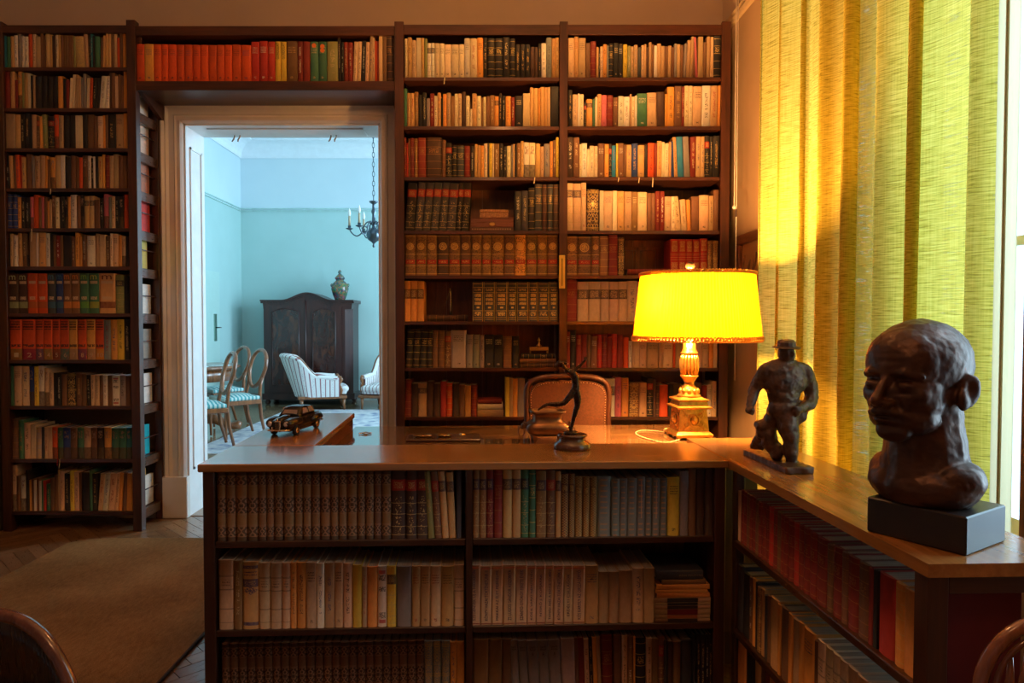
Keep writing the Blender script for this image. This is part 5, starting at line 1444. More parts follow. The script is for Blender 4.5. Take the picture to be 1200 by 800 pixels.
# shade
N = NT('yellow_pleated_silk')
X = N.xyz(N.node('ShaderNodeUVMap', uv_map='UVMap').outputs[0])
n = N.noise(N.comb(N.f('MULTIPLY', X[0], 260.0), N.f('MULTIPLY', X[1], 3.0), 0.0), 1.0, 3)
colr = N.ramp(n, [(0.3, (0.40, 0.140, 0.0015)), (0.7, (0.56, 0.20, 0.003))])
tr = N.node('ShaderNodeBsdfTranslucent'); N.put(tr.inputs[0], colr)
df = N.node('ShaderNodeBsdfDiffuse'); N.put(df.inputs[0], colr)
mx = N.node('ShaderNodeMixShader'); N.put(mx.inputs[0], 0.42); N.t.links.new(tr.outputs[0], mx.inputs[1]); N.t.links.new(df.outputs[0], mx.inputs[2]); N.t.links.new(mx.outputs[0], N.out.inputs[0])
MAT['silk'] = N.m
rb, rt = 0.262, 0.232
ox = SX - LX
def shade(u, v):
    a = 2 * PI * u
    r = rb + (rt - rb) * v + 0.0028 * math.sin(a * 120)
    return (ox + r * math.cos(a), r * math.sin(a), zs0 + 0.010 + (zs1 - zs0 - 0.020) * v)
shd = MB().grid(shade, 480, 4, close_u=True).build('shade', MAT['silk'], lamp, fix=False)
N = NT('gold_braid'); X = N.xyz(N.coord('Object')); N.base((0.80, 0.48, 0.08)); N.rough(0.5)
trb = N.node('ShaderNodeBsdfTranslucent'); trb.inputs[0].default_value = (0.8, 0.42, 0.05, 1); mxb = N.node('ShaderNodeMixShader'); mxb.inputs[0].default_value = 0.3
N.t.links.new(N.b.outputs[0], mxb.inputs[1]); N.t.links.new(trb.outputs[0], mxb.inputs[2]); N.t.links.new(mxb.outputs[0], N.out.inputs[0])
def braid(zc, r, n, amp):
    m = MB()
    for ph in (0, PI):
        m.tube([(ox + (r + 0.0035 * math.cos(a * n + ph)) * math.cos(a), (r + 0.0035 * math.cos(a * n + ph)) * math.sin(a), zc + amp * math.sin(a * n + ph)) for a in [2 * PI * k / 480 for k in range(480)]], 0.0032, 4, closed=True)
    m.tube([(ox + r * math.cos(a), r * math.sin(a), zc - amp - 0.003) for a in [2 * PI * k / 64 for k in range(64)]], 0.0025, 5, closed=True)
    return m
braid(zs0 + 0.010, rb + 0.004, 60, 0.0085).build('bottom_braid', N.m, shd)
braid(zs1 - 0.008, rt + 0.004, 60, 0.004).build('top_braid', N.m, shd)
m = MB()
for k in range(3):
    a = 2 * PI * k / 3 + 0.4; m.tube([(0, 0, zs1 + 0.0), (ox + rt * math.cos(a), rt * math.sin(a), zs1 - 0.012)], 0.002, 5)
m.build('shade_spider', gold, lamp)
MB().lathe([(0.004, zs1 - 0.005), (0.004, zs1 + 0.008), (0.014, zs1 + 0.012), (0.020, zs1 + 0.024), (0.018, zs1 + 0.036), (0.006, zs1 + 0.044)], 14).build('finial', plain('dark_wood_ball', (0.07, 0.035, 0.015), 0.35), lamp)
bulb = plain('bulb_glass', (1.0, 0.8, 0.5), 0.3); _b = bulb.node_tree.nodes['Principled BSDF']; _b.inputs['Emission Color'].default_value = (1.0, 0.62, 0.24, 1); _b.inputs['Emission Strength'].default_value = 10
for k, (bx_, by_, bz_) in enumerate(((-0.125, -0.085, 0.0), (0.035, -0.09, -0.005))):
    zc = (zs0 + zs1) / 2 + bz_
    MB().tube([(0, 0, zc - 0.03), (bx_ * 0.6, by_ * 0.6, zc - 0.03), (bx_, by_, zc - 0.022)], 0.006, 6).build('bulb_arm', gold, lamp)
    MB().lathe([(0.013, -0.02), (0.013, -0.005), (0.022, 0.012), (0.024, 0.026), (0.016, 0.042), (0.004, 0.048)], 14, c=(bx_, by_, zc)).build('bulb', bulb, lamp)
    w = Matrix.Translation((LX, LY, ZD)) @ Matrix.Rotation(0.05, 4, 'Z') @ Vector((bx_, by_, zc + 0.02))
    point_light('lamp_bulb_light', w, LAMP_W, (1.0, 0.46, 0.13), 0.035)
# flex of the lamp with its pear switch
cc = []
for px, py in ((797, 516), (780, 519.5), (762, 516), (748, 511), (745, 507.5), (752, 505), (766, 505.5), (779, 507)):
    q = atZ(px, py, ZD); cc.append((q.x, q.y, ZD + 0.0034))
def spline(P, n=8):
    P = [Vector(p) for p in P]; out = []
    for i in range(len(P) - 1):
        p0 = P[max(i-1, 0)]; p1 = P[i]; p2 = P[i+1]; p3 = P[min(i+2, len(P)-1)]
        for k in range(n):
            t = k / n
            out.append(0.5 * ((2*p1) + (-p0+p2)*t + (2*p0-5*p1+4*p2-p3)*t*t + (-p0+3*p1-3*p2+p3)*t**3))
    out.append(P[-1]); return out
S = spline(cc, 14)
m = MB()
for ph in (0, PI):
    m.tube([Vector((p.x + 0.0016 * math.cos(i * 0.9 + ph), p.y, p.z + 0.0016 * math.sin(i * 0.9 + ph))) for i, p in enumerate(S)], 0.0019, 5)
q = S[-1]
o = m.build('lamp_flex', plain('twisted_cream_flex', (0.55, 0.42, 0.26), 0.5)); tag(o, 'looped twisted lamp flex on the desk left of the gilt base', 'cord')
m = MB(); m.lathe([(0.003, -0.024), (0.008, -0.02), (0.011, -0.006), (0.012, 0.008), (0.008, 0.02), (0.003, 0.024)], 12, M=Matrix.Translation((q.x + 0.020, q.y, ZD + 0.0125)) @ Matrix.Rotation(PI / 2, 4, 'Y'))
m.build('pear_switch', plain('ivory_switch', (0.62, 0.50, 0.26), 0.35), o)
# ------------------------------------------------------------------ sculptures
def bronze(name, c0, c1, rough=0.4, metal=0.5, scale=25):
    N = NT(name); n = N.noise(N.coord('Object'), scale, 6, 0.65); n2 = N.noise(N.coord('Object'), scale * 3, 4)
    N.base(N.ramp(n, [(0.35, c0), (0.7, c1)])); N.rough(N.f('MULTIPLY_ADD', n2, 0.25, rough - 0.12)); N.metal(metal); N.bump(n2, 0.35, 0.003)
    return N.m
# dancer
s = 2.215 / 800.0
bc = atZ(673, 529, ZL); bc.y += 0.055
t = empty('dancer_statuette', (bc.x, bc.y, ZL), 0.0); tag(t, 'slim dark bronze dancer statuette with raised arm on a round plinth', 'statuette')
plm = wood('plinth_stone', (0.05, 0.018, 0.010), (0.13, 0.05, 0.025), 'x', 0.25, 0.5)
MB().lathe([(0.060, 0.0003), (0.062, 0.006), (0.062, 0.014), (0.056, 0.022), (0.046, 0.028), (0.042, 0.034), (0.044, 0.040), (0.050, 0.043), (0.050, 0.047), (0.046, 0.050)], 40).build('plinth', plm, t)
bd = bronze('dancer_bronze', (0.030, 0.018, 0.012), (0.075, 0.040, 0.022), 0.28, 0.75, 60)
MB().lathe([(0.024, 0.050), (0.025, 0.054), (0.020, 0.058)], 24, c=(-0.004, 0, 0)).build('turned_disc', bd, t)
def P(cx, cy, d=0.0):   # crop pixels (6.154 per photo pixel, origin 600,410) -> metres from the statuette's foot
    px, py = 600 + cx / 6.154, 410 + cy / 6.154
    return ((px - 673) * s, d, (527.0 - py) * s + 0.004)
parts = [
 ('c', [P(408, 150), P(450, 172), P(470, 205), P(474, 250), P(472, 290), P(470, 315)], [0.009, 0.0125, 0.0125, 0.0100, 0.0135, 0.012]),
 ('c', [P(455, 178, -0.008), P(455, 190, -0.009)], [0.0055, 0.005]),
 ('c', [P(408, 150), P(395, 128), P(385, 112)], [0.008, 0.0048, 0.0045]),
 ('e', P(366, 104), (0.0125, 0.011, 0.0105)), ('e', P(345, 108, 0.002), (0.010, 0.010, 0.011)), ('c', [P(372, 88), P(352, 84), P(338, 100)], [0.004, 0.005, 0.005]),
 ('c', [P(440, 155), P(480, 135), P(512, 108), P(538, 78), P(545, 64)], [0.0065, 0.0055, 0.0045, 0.0036, 0.003]),
 ('c', [P(412, 150, -0.006), P(385, 125, -0.020), P(368, 96, -0.014), P(380, 86, -0.006), P(400, 95, -0.004)], [0.0065, 0.005, 0.004, 0.0035, 0.003]),
 ('c', [P(478, 310), P(488, 360), P(487, 410), P(472, 460), P(455, 520), P(445, 565), P(440, 585)], [0.0125, 0.0118, 0.0088, 0.0082, 0.0062, 0.0048, 0.005]),
 ('c', [P(432, 575, 0.004), P(446, 600, -0.003), P(458, 622, -0.008)], [0.005, 0.0045, 0.004]),
 ('c', [P(458, 305, -0.002), P(425, 345, -0.008), P(385, 388, -0.014)], [0.0120, 0.0102, 0.0078]),
 ('c', [P(385, 388, -0.014), P(330, 398, -0.012), P(285, 398, -0.010), P(258, 400, -0.008)], [0.0078, 0.0082, 0.0060, 0.0045]),
 ('c', [P(258, 400, -0.008), P(228, 415, -0.010), P(195, 436, -0.012)], [0.0052, 0.0045, 0.0028]),
]
for k, (a, b) in enumerate((((548, 60), (553, 50)), ((545, 58), (543, 48)), ((540, 62), (534, 54)), ((550, 66), (558, 60)))):
    parts.append(('c', [P(*a), P(*b)], [0.0018, 0.0013]))
parts = [(p[0], p[1], [r * 1.10 for r in p[2]]) if p[0] == 'c' else p for p in parts]
me = melt(parts, 0.0013, 3, 'figure')
o = link_mesh('figure', me, t, bd); o.location = (-0.0, 0, 0.0)
# hmm: standing foot sits on the disc

# walking man
A = atZ(871, 533, ZL); B = atZ(921, 556, ZL); C = atZ(957.5, 556, ZL)
ax = (B - A); L = ax.length; ax.normalize(); wv = (C - B); Wd = 0.082
yawm = math.atan2(ax.y, ax.x)
org = A + (C - B) * 0.5
t = empty('walking_man_statuette', (A.x, A.y, ZL + 0.0004), yawm); tag(t, 'rough bronze statuette of a striding man in a brimmed hat', 'statuette')
rb_ = bronze('rough_bronze', (0.06, 0.032, 0.022), (0.16, 0.085, 0.05), 0.42, 0.35, 30)
me = melt([('b', (0.0, L, 0.0, Wd, 0.0, 0.020))], 0.0045, 2, 'base', rough=0.003, rough_scale=40)
zmin = min(v.co.z for v in me.vertices)
for v in me.vertices: v.co.z = max(0.0, v.co.z - zmin * 0)
link_mesh('base', me, t, rb_)
org = (A + B) / 2 + (C - B) / 2
YM = 1.975; sm = YM / 800.0 / 4.444
FX = (920 - 575) / 800 * YM
def Q(cx, cy, d=0.0):
    px, py = 860 + cx / 4.444, 385 + cy / 4.444
    q = atY(px, py, YM)
    return Vector((q.x, YM + d, q.z - ZL))
parts = [
 # torso
 ('e', Q(262, 270, 0.0), (0.066, 0.038, 0.052)), ('e', Q(262, 225, 0.0), (0.070, 0.034, 0.032)), ('e', Q(258, 340, 0.0), (0.047, 0.034, 0.040)), ('e', Q(256, 420, 0.0), (0.046, 0.036, 0.036)),
 ('c', [Q(165, 215), Q(210, 200), Q(262, 190), Q(320, 200), Q(368, 222)], [0.020, 0.021, 0.022, 0.021, 0.022]),
 ('c', [Q(262, 195), Q(268, 160)], [0.021, 0.018]),
 # head: face, jaw
 ('e', Q(270, 128, -0.004), (0.0235, 0.027, 0.030)), ('e', Q(276, 148, -0.016), (0.016, 0.013, 0.013)), ('e', Q(284, 130, -0.032), (0.0045, 0.006, 0.007)),
 # left arm in the picture (his right): swings back with a fist
 ('c', [Q(165, 222), Q(140, 275, 0.012), Q(122, 318, 0.022)], [0.022, 0.020, 0.017]),
 ('c', [Q(122, 318, 0.022), Q(98, 362, 0.006), Q(80, 400, -0.008)], [0.017, 0.0145, 0.0105]),
 ('e', Q(76, 424, -0.012), (0.013, 0.013, 0.012)), 
 ('c', [Q(66, 420, -0.020), Q(60, 434, -0.020)], [0.0048, 0.0042]), ('c', [Q(74, 424, -0.024), Q(70, 440, -0.024)], [0.0048, 0.0042]), ('c', [Q(84, 426, -0.024), Q(82, 442, -0.022)], [0.0046, 0.004]), ('c', [Q(92, 424, -0.020), Q(92, 438, -0.018)], [0.0042, 0.0036]), ('c', [Q(86, 405, -0.022), Q(76, 416, -0.028)], [0.0045, 0.0038]),
 # right arm in the picture: elbow out, hand on the coat at the hip
 ('c', [Q(370, 232), Q(400, 290, 0.010), Q(416, 352, 0.012)], [0.024, 0.022, 0.020]),
 ('c', [Q(416, 352, 0.012), Q(380, 395, -0.012), Q(320, 405, -0.034)], [0.020, 0.018, 0.012]),
 ('e', Q(300, 410, -0.040), (0.014, 0.010, 0.012)), ('c', [Q(290, 412, -0.046), Q(276, 424, -0.044)], [0.0045, 0.004]), ('c', [Q(296, 420, -0.046), Q(284, 434, -0.044)], [0.0045, 0.004]), ('c', [Q(305, 424, -0.044), Q(297, 440, -0.042)], [0.0045, 0.004]), ('c', [Q(314, 424, -0.040), Q(310, 440, -0.038)], [0.004, 0.0036]), ('c', [Q(300, 400, -0.044), Q(284, 400, -0.046)], [0.0045, 0.004]),
 ('e', Q(340, 430, -0.006), (0.024, 0.014, 0.034)), ('e', Q(320, 470, 0.0), (0.018, 0.014, 0.026)),
 # front leg
 ('c', [Q(265, 445, -0.004), Q(268, 510, -0.020), Q(276, 570, -0.026)], [0.034, 0.029, 0.023]),
 ('c', [Q(276, 570, -0.026), Q(278, 630, -0.022), Q(284, 682, -0.022)], [0.023, 0.021, 0.015]),
 ('c', [Q(284, 695, -0.018), Q(310, 712, -0.036), Q(345, 722, -0.050)], [0.014, 0.012, 0.008]),
 # rear leg pushing off, knee behind, foot on the far end of the base
 ('c', [Q(236, 450, 0.010), Q(214, 510, 0.035), Q(200, 560, 0.060)], [0.030, 0.025, 0.020]),
 ('c', [Q(200, 560, 0.060), Q(190, 600, 0.085), Q(180, 632, 0.10)], [0.020, 0.016, 0.012]),
 ('c', [Q(178, 640, 0.105), Q(205, 646, 0.080)], [0.012, 0.008]),
 # rough lump (cloak over a rock) behind the leg
 ('e', Q(172, 512, 0.03), (0.026, 0.024, 0.018)), ('e', Q(200, 580, 0.02), (0.022, 0.022, 0.040)), ('e', Q(160, 545, 0.03), (0.014, 0.018, 0.020)), ('e', Q(230, 640, 0.01), (0.020, 0.024, 0.030)),
]
me = melt(parts, 0.0032, 2, 'figure', rough=0.0028, rough_scale=55)
fig = link_mesh('figure', me, None, rb_)
fig.parent = t
fig.matrix_world = Matrix.Translation((0, 0, ZL))
hat = MB(); hc = Q(272, 100, -0.002)
hat.lathe([(0.038, 0.0), (0.040, 0.002), (0.027, 0.006), (0.025, 0.018), (0.018, 0.024), (0.006, 0.026)], 14, M=Matrix.Translation((hc.x, hc.y, hc.z)) @ Matrix.Rotation(0.10, 4, 'X'), smooth=False)
h = hat.build('hat', rb_, None); h.parent = t; h.matrix_world = Matrix.Translation((0, 0, ZL))
bpy.context.view_layer.update()
for q in (fig, h):
    q.matrix_world = Matrix.Translation((0, 0, ZL)); q.matrix_parent_inverse = Matrix.Identity(4)
    q.matrix_basis = (Matrix.Translation((A.x, A.y, ZL + 0.0004)) @ Matrix.Rotation(yawm, 4, 'Z')).inverted() @ Matrix.Translation((0, 0, ZL))

# bust
pA = atZ(1132, 652, ZL); pL = atZ(1015.5, 622, ZL); pR = atZ(1178, 634, ZL)
e1 = (pR - pA); e2 = (pL - pA)
by = math.atan2(e1.y, e1.x)
s1, s2 = e1.length, e2.length
ctr = (pR + pL) / 2
bust = empty('bronze_bust', (ctr.x, ctr.y, ZL + 0.0003), by); tag(bust, 'large dark bronze bust of a bald moustached man on a black block', 'sculpture')
MB().box(-s1 / 2, s1 / 2, -s2 / 2, s2 / 2, 0, 0.070, 0.0025).build('pedestal_block', plain('black_stained_block', (0.022, 0.018, 0.017), 0.34, var=0.2), bust)
# head in its own frame: looks along -y, z up, origin at the bottom of the neck cut
RX = lambda a: Matrix.Rotation(math.radians(a), 4, 'X')
RY = lambda a: Matrix.Rotation(math.radians(a), 4, 'Y')
parts = [
 ('e', (0, 0.014, 0.256), (0.079, 0.102, 0.084)),             # cranium
 ('e', (0, -0.032, 0.256), (0.068, 0.060, 0.070)),            # forehead
 ('e', (0, -0.034, 0.200), (0.067, 0.059, 0.072)),            # mid face
 ('e', (0, 0.010, 0.200), (0.070, 0.070, 0.060)),             # side of the head
 ('e', (0.038, -0.054, 0.200), (0.025, 0.026, 0.026)), ('e', (-0.038, -0.054, 0.200), (0.025, 0.026, 0.026)),  # cheek bones
 ('e', (0, -0.036, 0.162), (0.060, 0.058, 0.040)),            # jaw
 ('e', (0, -0.056, 0.158), (0.044, 0.038, 0.034)),            # muzzle
 ('e', (0, -0.072, 0.134), (0.032, 0.022, 0.020)),            # chin
 ('c', [(0, -0.088, 0.230), (0, -0.101, 0.210), (0, -0.113, 0.192)], [0.0080, 0.0090, 0.0110]),   # nose
 ('e', (0.012, -0.099, 0.187), (0.008, 0.011, 0.008)), ('e', (-0.012, -0.099, 0.187), (0.008, 0.011, 0.008)),
 ('c', [(-0.052, -0.066, 0.236), (-0.030, -0.083, 0.243), (0.0, -0.085, 0.240), (0.030, -0.083, 0.243), (0.052, -0.066, 0.236)], [0.006, 0.0085, 0.006, 0.0085, 0.006]),  # brow
 ('c', [(-0.036, -0.078, 0.164), (-0.016, -0.092, 0.171), (0, -0.095, 0.173), (0.016, -0.092, 0.171), (0.036, -0.078, 0.164)], [0.0055, 0.0085, 0.008, 0.0085, 0.0055]),  # moustache
 ('c', [(-0.020, -0.087, 0.155), (0, -0.092, 0.154), (0.020, -0.087, 0.155)], [0.005, 0.0065, 0.005]),   # lower lip
 ('e', (0.029, -0.079, 0.219), (0.015, 0.011, 0.009)), ('e', (-0.029, -0.079, 0.219), (0.015, 0.011, 0.009)),  # eyes under lids
 ('c', [(0.0, 0.026, 0.215), (0, 0.022, 0.15), (0, 0.014, 0.09), (0, 0.008, 0.04)], [0.064, 0.064, 0.070, 0.082]),   # neck
 ('c', [(0.0, -0.010, 0.165), (0, -0.018, 0.12), (0, -0.024, 0.05)], [0.044, 0.040, 0.052]),
 ('e', (0, 0.006, 0.030), (0.102, 0.086, 0.052)), ('e', (0.052, 0.012, 0.046), (0.054, 0.058, 0.040)), ('e', (-0.052, 0.012, 0.046), (0.054, 0.058, 0.040)),
]
for sx in (-1, 1):   # ears
    rot = Matrix.Rotation(sx * math.radians(-24), 4, 'Z') @ Matrix.Rotation(math.radians(-10), 4, 'X')
    parts.append(('e', (sx * 0.081, 0.024, 0.210), (0.0070, 0.020, 0.031), rot))
    parts.append(('e', (sx * 0.078, 0.012, 0.196), (0.009, 0.014, 0.020)))
dents = []
for sx in (-1, 1):
    dents += [((sx * 0.029, -0.086, 0.230), (0.016, 0.02, 0.006), (0, 0.006, 0)),      # socket above the lid
              ((sx * 0.013, -0.090, 0.224), 0.009, (0, 0.007, 0)),                     # inner corner
              ((sx * 0.029, -0.086, 0.206), (0.016, 0.02, 0.0045), (0, 0.004, 0)),      # under the eye
              ((sx * 0.046, -0.066, 0.174), 0.016, (-sx * 0.004, 0.003, 0)),           # hollow cheek
              ((sx * 0.093, 0.018, 0.218), (0.012, 0.010, 0.017), (-sx * 0.007, 0, 0)), # ear hollow
              ((sx * 0.024, -0.094, 0.183), (0.006, 0.02, 0.012), (0, 0.004, 0))]
dents += [((0, -0.100, 0.162), (0.028, 0.02, 0.0028), (0, 0.006, 0)), ((0, -0.094, 0.145), (0.016, 0.02, 0.006), (0, 0.005, 0)), ((0, -0.10, 0.238), 0.008, (0, 0.003, 0)),
          ((0, -0.088, 0.262), (0.03, 0.02, 0.004), (0, 0.0015, 0)), ((0, -0.085, 0.276), (0.03, 0.02, 0.003), (0, 0.0015, 0)),
          ((0.05, -0.05, 0.09), (0.02, 0.03, 0.03), (-0.006, 0.004, 0)), ((-0.03, -0.07, 0.05), (0.012, 0.03, 0.04), (0.0, 0.008, 0))]
me = melt(parts, 0.0030, 3, 'head', dents, rough=0.0016, rough_scale=34)
bb = bronze('bust_bronze', (0.050, 0.024, 0.016), (0.115, 0.055, 0.034), 0.40, 0.45, 18)
hd = link_mesh('head', me, bust, bb)
zmin = min(v.co.z for v in me.vertices); zmax = max(v.co.z for v in me.vertices)
ztop = atY(1080, 375, ctr.y).z - ZL
sc_ = (ztop - 0.066) / (zmax - max(zmin, 0.0))
for v in me.vertices:
    if v.co.z < 0.0: v.co.z = 0.0
    k = min(1.25, max(0.0, (v.co.z - 0.07) / 0.08))
    v.co.x -= 0.006 * k; v.co.y -= 0.008 * k
    if v.co.z < 0.10: q = 1 - 0.08 * (1 - v.co.z / 0.10); v.co.x *= q; v.co.y *= q
FACE = math.radians(-64)
hd.scale = (sc_ * 1.0,) * 3
hd.rotation_euler = (0, 0, FACE - by)
hd.location = (-0.016, 0.018, 0.0695)

# ------------------------------------------------------------------ curtains
N = NT('yellow_green_linen')
X = N.xyz(N.node('ShaderNodeUVMap', uv_map='UVMap').outputs[0])
slub = N.noise(N.comb(N.f('MULTIPLY', X[0], 60.0), N.f('MULTIPLY', X[1], 900.0), 0.0), 1.0, 4, 0.6)
warp = N.noise(N.comb(N.f('MULTIPLY', X[0], 900.0), N.f('MULTIPLY', X[1], 20.0), 3.0), 1.0, 2)
colr = N.ramp(N.f('ADD', N.f('MULTIPLY', slub, 0.8), N.f('MULTIPLY', warp, 0.2)), [(0.34, (0.33, 0.27, 0.03)), (0.50, (0.62, 0.52, 0.09)), (0.66, (0.80, 0.70, 0.17))])
tr = N.node('ShaderNodeBsdfTranslucent'); N.put(tr.inputs[0], colr)
df = N.node('ShaderNodeBsdfDiffuse'); N.put(df.inputs[0], colr)
tp = N.node('ShaderNodeBsdfTransparent'); tp.inputs[0].default_value = (0.9, 0.95, 0.75, 1)
mx = N.node('ShaderNodeMixShader'); N.put(mx.inputs[0], 0.50); N.t.links.new(tr.outputs[0], mx.inputs[1]); N.t.links.new(df.outputs[0], mx.inputs[2])
mx2 = N.node('ShaderNodeMixShader'); N.put(mx2.inputs[0], N.f('MULTIPLY', N.f('LESS_THAN', slub, 0.40), 0.16)); N.t.links.new(mx.outputs[0], mx2.inputs[1]); N.t.links.new(tp.outputs[0], mx2.inputs[2]); N.t.links.new(mx2.outputs[0], N.out.inputs[0])
MAT['linen'] = N.m
def curtain_mesh(name, y_far, y_near, x0, z0, z1, folds, seed, nu=260, parent=None, mat=None, amp=1.0):
    rr = random.Random(seed)
    def f(u, v):
        # u runs from the far edge to the near edge, v from the hem to the top
        y = y_far + (y_near - y_far) * u
        w = 0.0
        for (fr, am, ph, sk) in folds:
            w += am * math.sin(2 * PI * fr * u + ph + sk * math.sin(2 * PI * fr * 0.5 * u) + 0.25 * (1 - v) * math.sin(fr + 3 * v))
        y += (0.046 * math.cos(2 * PI * folds[0][0] * u + folds[0][2] + 0.6) + 0.012 * math.cos(2 * PI * folds[1][0] * u + 2.0)) * amp * min(1.0, u * 12, (1 - u) * 12)
        return (x0 + amp * w * (0.85 + 0.3 * (1 - v)), y, z0 + (z1 - z0) * v)
    m = MB().grid(f, nu, 24)
    return m.build(name, mat or MAT['linen'], parent, fix=False)
XC = 1.27
def yc(px, x=XC): return x * 800.0 / (px - 575)
cur = curtain_mesh('curtain', yc(885), yc(1166), XC, 0.03, 3.50, ((8, 0.040, 0.4, 0.8), (15, 0.010, 1.0, 0.5), (3, 0.018, 2.0, 0.3)), 1, 420)
tag(cur, 'long yellow-green linen curtain hanging in folds beside the lamp', 'curtain')
lin = NT('grey_green_lining'); n = lin.noise(lin.mapping(lin.coord('Object'), scale=(20, 20, 6)), 2.0, 5)
lin.base(lin.ramp(n, [(0.3, (0.42, 0.42, 0.27)), (0.7, (0.56, 0.56, 0.40))])); lin.rough(0.85); lin.bump(n, 0.4, 0.01)
trl = lin.node('ShaderNodeBsdfTranslucent'); trl.inputs[0].default_value = (0.66, 0.56, 0.36, 1); mxl = lin.node('ShaderNodeMixShader'); mxl.inputs[0].default_value = 0.65
lin.t.links.new(lin.b.outputs[0], mxl.inputs[1]); lin.t.links.new(trl.outputs[0], mxl.inputs[2]); lin.t.links.new(mxl.outputs[0], lin.out.inputs[0])
hem = curtain_mesh('side_hem', yc(1164.5, XC - 0.02), yc(1190, XC - 0.02), XC - 0.025, 0.03, 3.50, ((1.2, 0.010, 0.4, 0.3), (4, 0.003, 1.0, 0.5)), 2, 40, cur, lin.m, 0.30)
br_ = NT('brown_drape'); n = br_.noise(br_.mapping(br_.coord('Object'), scale=(50, 50, 8)), 2.0, 4); br_.base(br_.ramp(n, [(0.3, (0.14, 0.075, 0.03)), (0.7, (0.26, 0.15, 0.07))])); br_.rough(0.85)
c2 = curtain_mesh('curtain', yc(1197.5, 1.24), yc(1197.5, 1.24) - 0.14, 1.24, 0.03, 3.50, ((2.2, 0.016, 0.4, 0.8), (5, 0.006, 1.0, 0.5)), 3, 60, None, br_.m, 0.55)
sd = c2.modifiers.new('s', 'SOLIDIFY'); sd.thickness = 0.003
tag(c2, 'narrow brown drape at the extreme right edge beyond the green curtain', 'curtain')
m = MB(); m.tube([(XC, 0.2, 3.52), (XC, 3.5, 3.52)], 0.014, 10); tag(m.build('curtain_rod', MAT['case_x']), 'dark curtain rod above the yellow-green curtain', 'rod')
# pull cord
xw = 1.36
yk = xw * 800 / (861.5 - 575)
m = MB(); m.tube([(xw, yk, 0.95), (xw, yk, 3.52)], 0.0022, 6); m.tube([(xw - 0.012, yk, atY(859, 243, yk).z), (xw - 0.010, yk, 3.52)], 0.0018, 6)
o = m.build('pull_cord', plain('white_cord', (0.75, 0.66, 0.60), 0.6)); tag(o, 'thin white pull cord hanging between the bookcase and the curtain', 'cord')
MB().ball((xw - 0.012, yk, atY(859, 243, yk).z), 0.011).build('cord_bead', plain('white_bead', (0.85, 0.75, 0.72), 0.3), o)
MB().lathe([(0.004, 0), (0.006, 0.01), (0.005, 0.035), (0.002, 0.045)], 8, c=(xw - 0.001, yk, atY(861, 254, yk).z)).build('cord_weight', plain('dark_cord_weight', (0.05, 0.03, 0.03), 0.4), o)
# framed relief on the right wall
fr = empty('framed_relief', (XR - 0.0005, 3.80, 0)); tag(fr, 'dark framed carved relief on the side wall behind the lampshade', 'picture')
zt_ = atY(858, 277, 4.1).z; zb_ = zt_ - 0.55
fm = wood('picture_frame_wood', (0.06, 0.02, 0.01), (0.2, 0.075, 0.03), 'y', 0.35, 0.3)
for (a, b, c, d) in ((-0.42, 0.30, zt_ - 0.055, zt_), (-0.42, 0.30, zb_, zb_ + 0.055), (-0.42, -0.365, zb_ + 0.055, zt_ - 0.055), (0.245, 0.30, zb_ + 0.055, zt_ - 0.055)):
    MB().box(-0.035, 0, a, b, c, d, 0.006).build('frame_member', fm, fr)
box('panel', -0.012, -0.001, -0.365, 0.245, zb_ + 0.055, zt_ - 0.055, plain('relief_ground', (0.36, 0.20, 0.09), 0.7), fr)
m = MB()
for k in range(7):
    a = -0.30 + k * 0.085; m.tube([(-0.014, a, zt_ - 0.30), (-0.02, a + 0.02, zt_ - 0.22), (-0.014, a - 0.01, zt_ - 0.12 - 0.03 * (k % 2))], [0.012, 0.009, 0.004], 6)
m.build('carved_foliage', plain('carved_foliage_wood', (0.16, 0.07, 0.03), 0.5), fr)

# ------------------------------------------------------------------ chairs of the study
def arc_chair_back(root, w, z0, z1, leather, frame_m):
    """upholstered back, facing -y (towards the desk)"""
    pts = []
    for k in range(33):
        t_ = k / 32
        a = PI * t_
        x = -w / 2 * math.cos(a) * (1 + 0.0 * math.sin(a)); 
        z = z1 - 0.11 + 0.11 * (math.sin(a) ** 0.55) if True else 0
        x = (w / 2) * (-1 if math.cos(a) > 0 else 1) * (abs(math.cos(a)) ** 0.55)
        pts.append((x, z))
    pts = [(-w / 2 + 0.02, z0)] + [(-w / 2 + 0.004, (z0 + z1 - 0.11) / 2)] + pts + [(w / 2 - 0.004, (z0 + z1 - 0.11) / 2), (w / 2 - 0.02, z0)]
    m = MB(); m.prism([(x * 0.93, z0 + (z - z0) * 0.95) for x, z in pts], -0.012, 0.020, 'y'); up = m.build('back_upholstery', leather, root)
    m = MB(); m.tube([(x, 0.004, z) for x, z in pts], 0.015, 8); m.build('back_frame', frame_m, root)
    n = MB()
    for (x0, zz0), (x1, zz1) in zip(pts[:-1], pts[1:]):
        L_ = math.hypot(x1 - x0, zz1 - zz0); c_ = max(1, round(L_ / 0.014))
        for q in range(c_):
            u = q / c_; x = (x0 + (x1 - x0) * u) * 0.90; z = z0 + (zz0 + (zz1 - zz0) * u - z0) * 0.93
            n.ball((x, -0.0135, z), 0.0026, sub=1)
    n.build('nail_heads', plain('nail_brass', (0.8, 0.6, 0.35), 0.3, 0.9), root)
p1 = atY(617, 470, 3.46); p2 = atY(714, 470, 3.46)
dc = empty('desk_chair', ((p1.x + p2.x) / 2, 3.46, 0), 0.04); tag(dc, 'desk chair with nailed brown leather back behind the desk', 'chair')
leather = plain('brown_leather', (0.105, 0.032, 0.011), 0.5, var=0.3, scale=120, bump=0.25)
arc_chair_back(dc, (p2.x - p1.x), 0.58, atY(660, 441, 3.46).z, leather, MAT['case_z'])
w = (p2.x - p1.x)
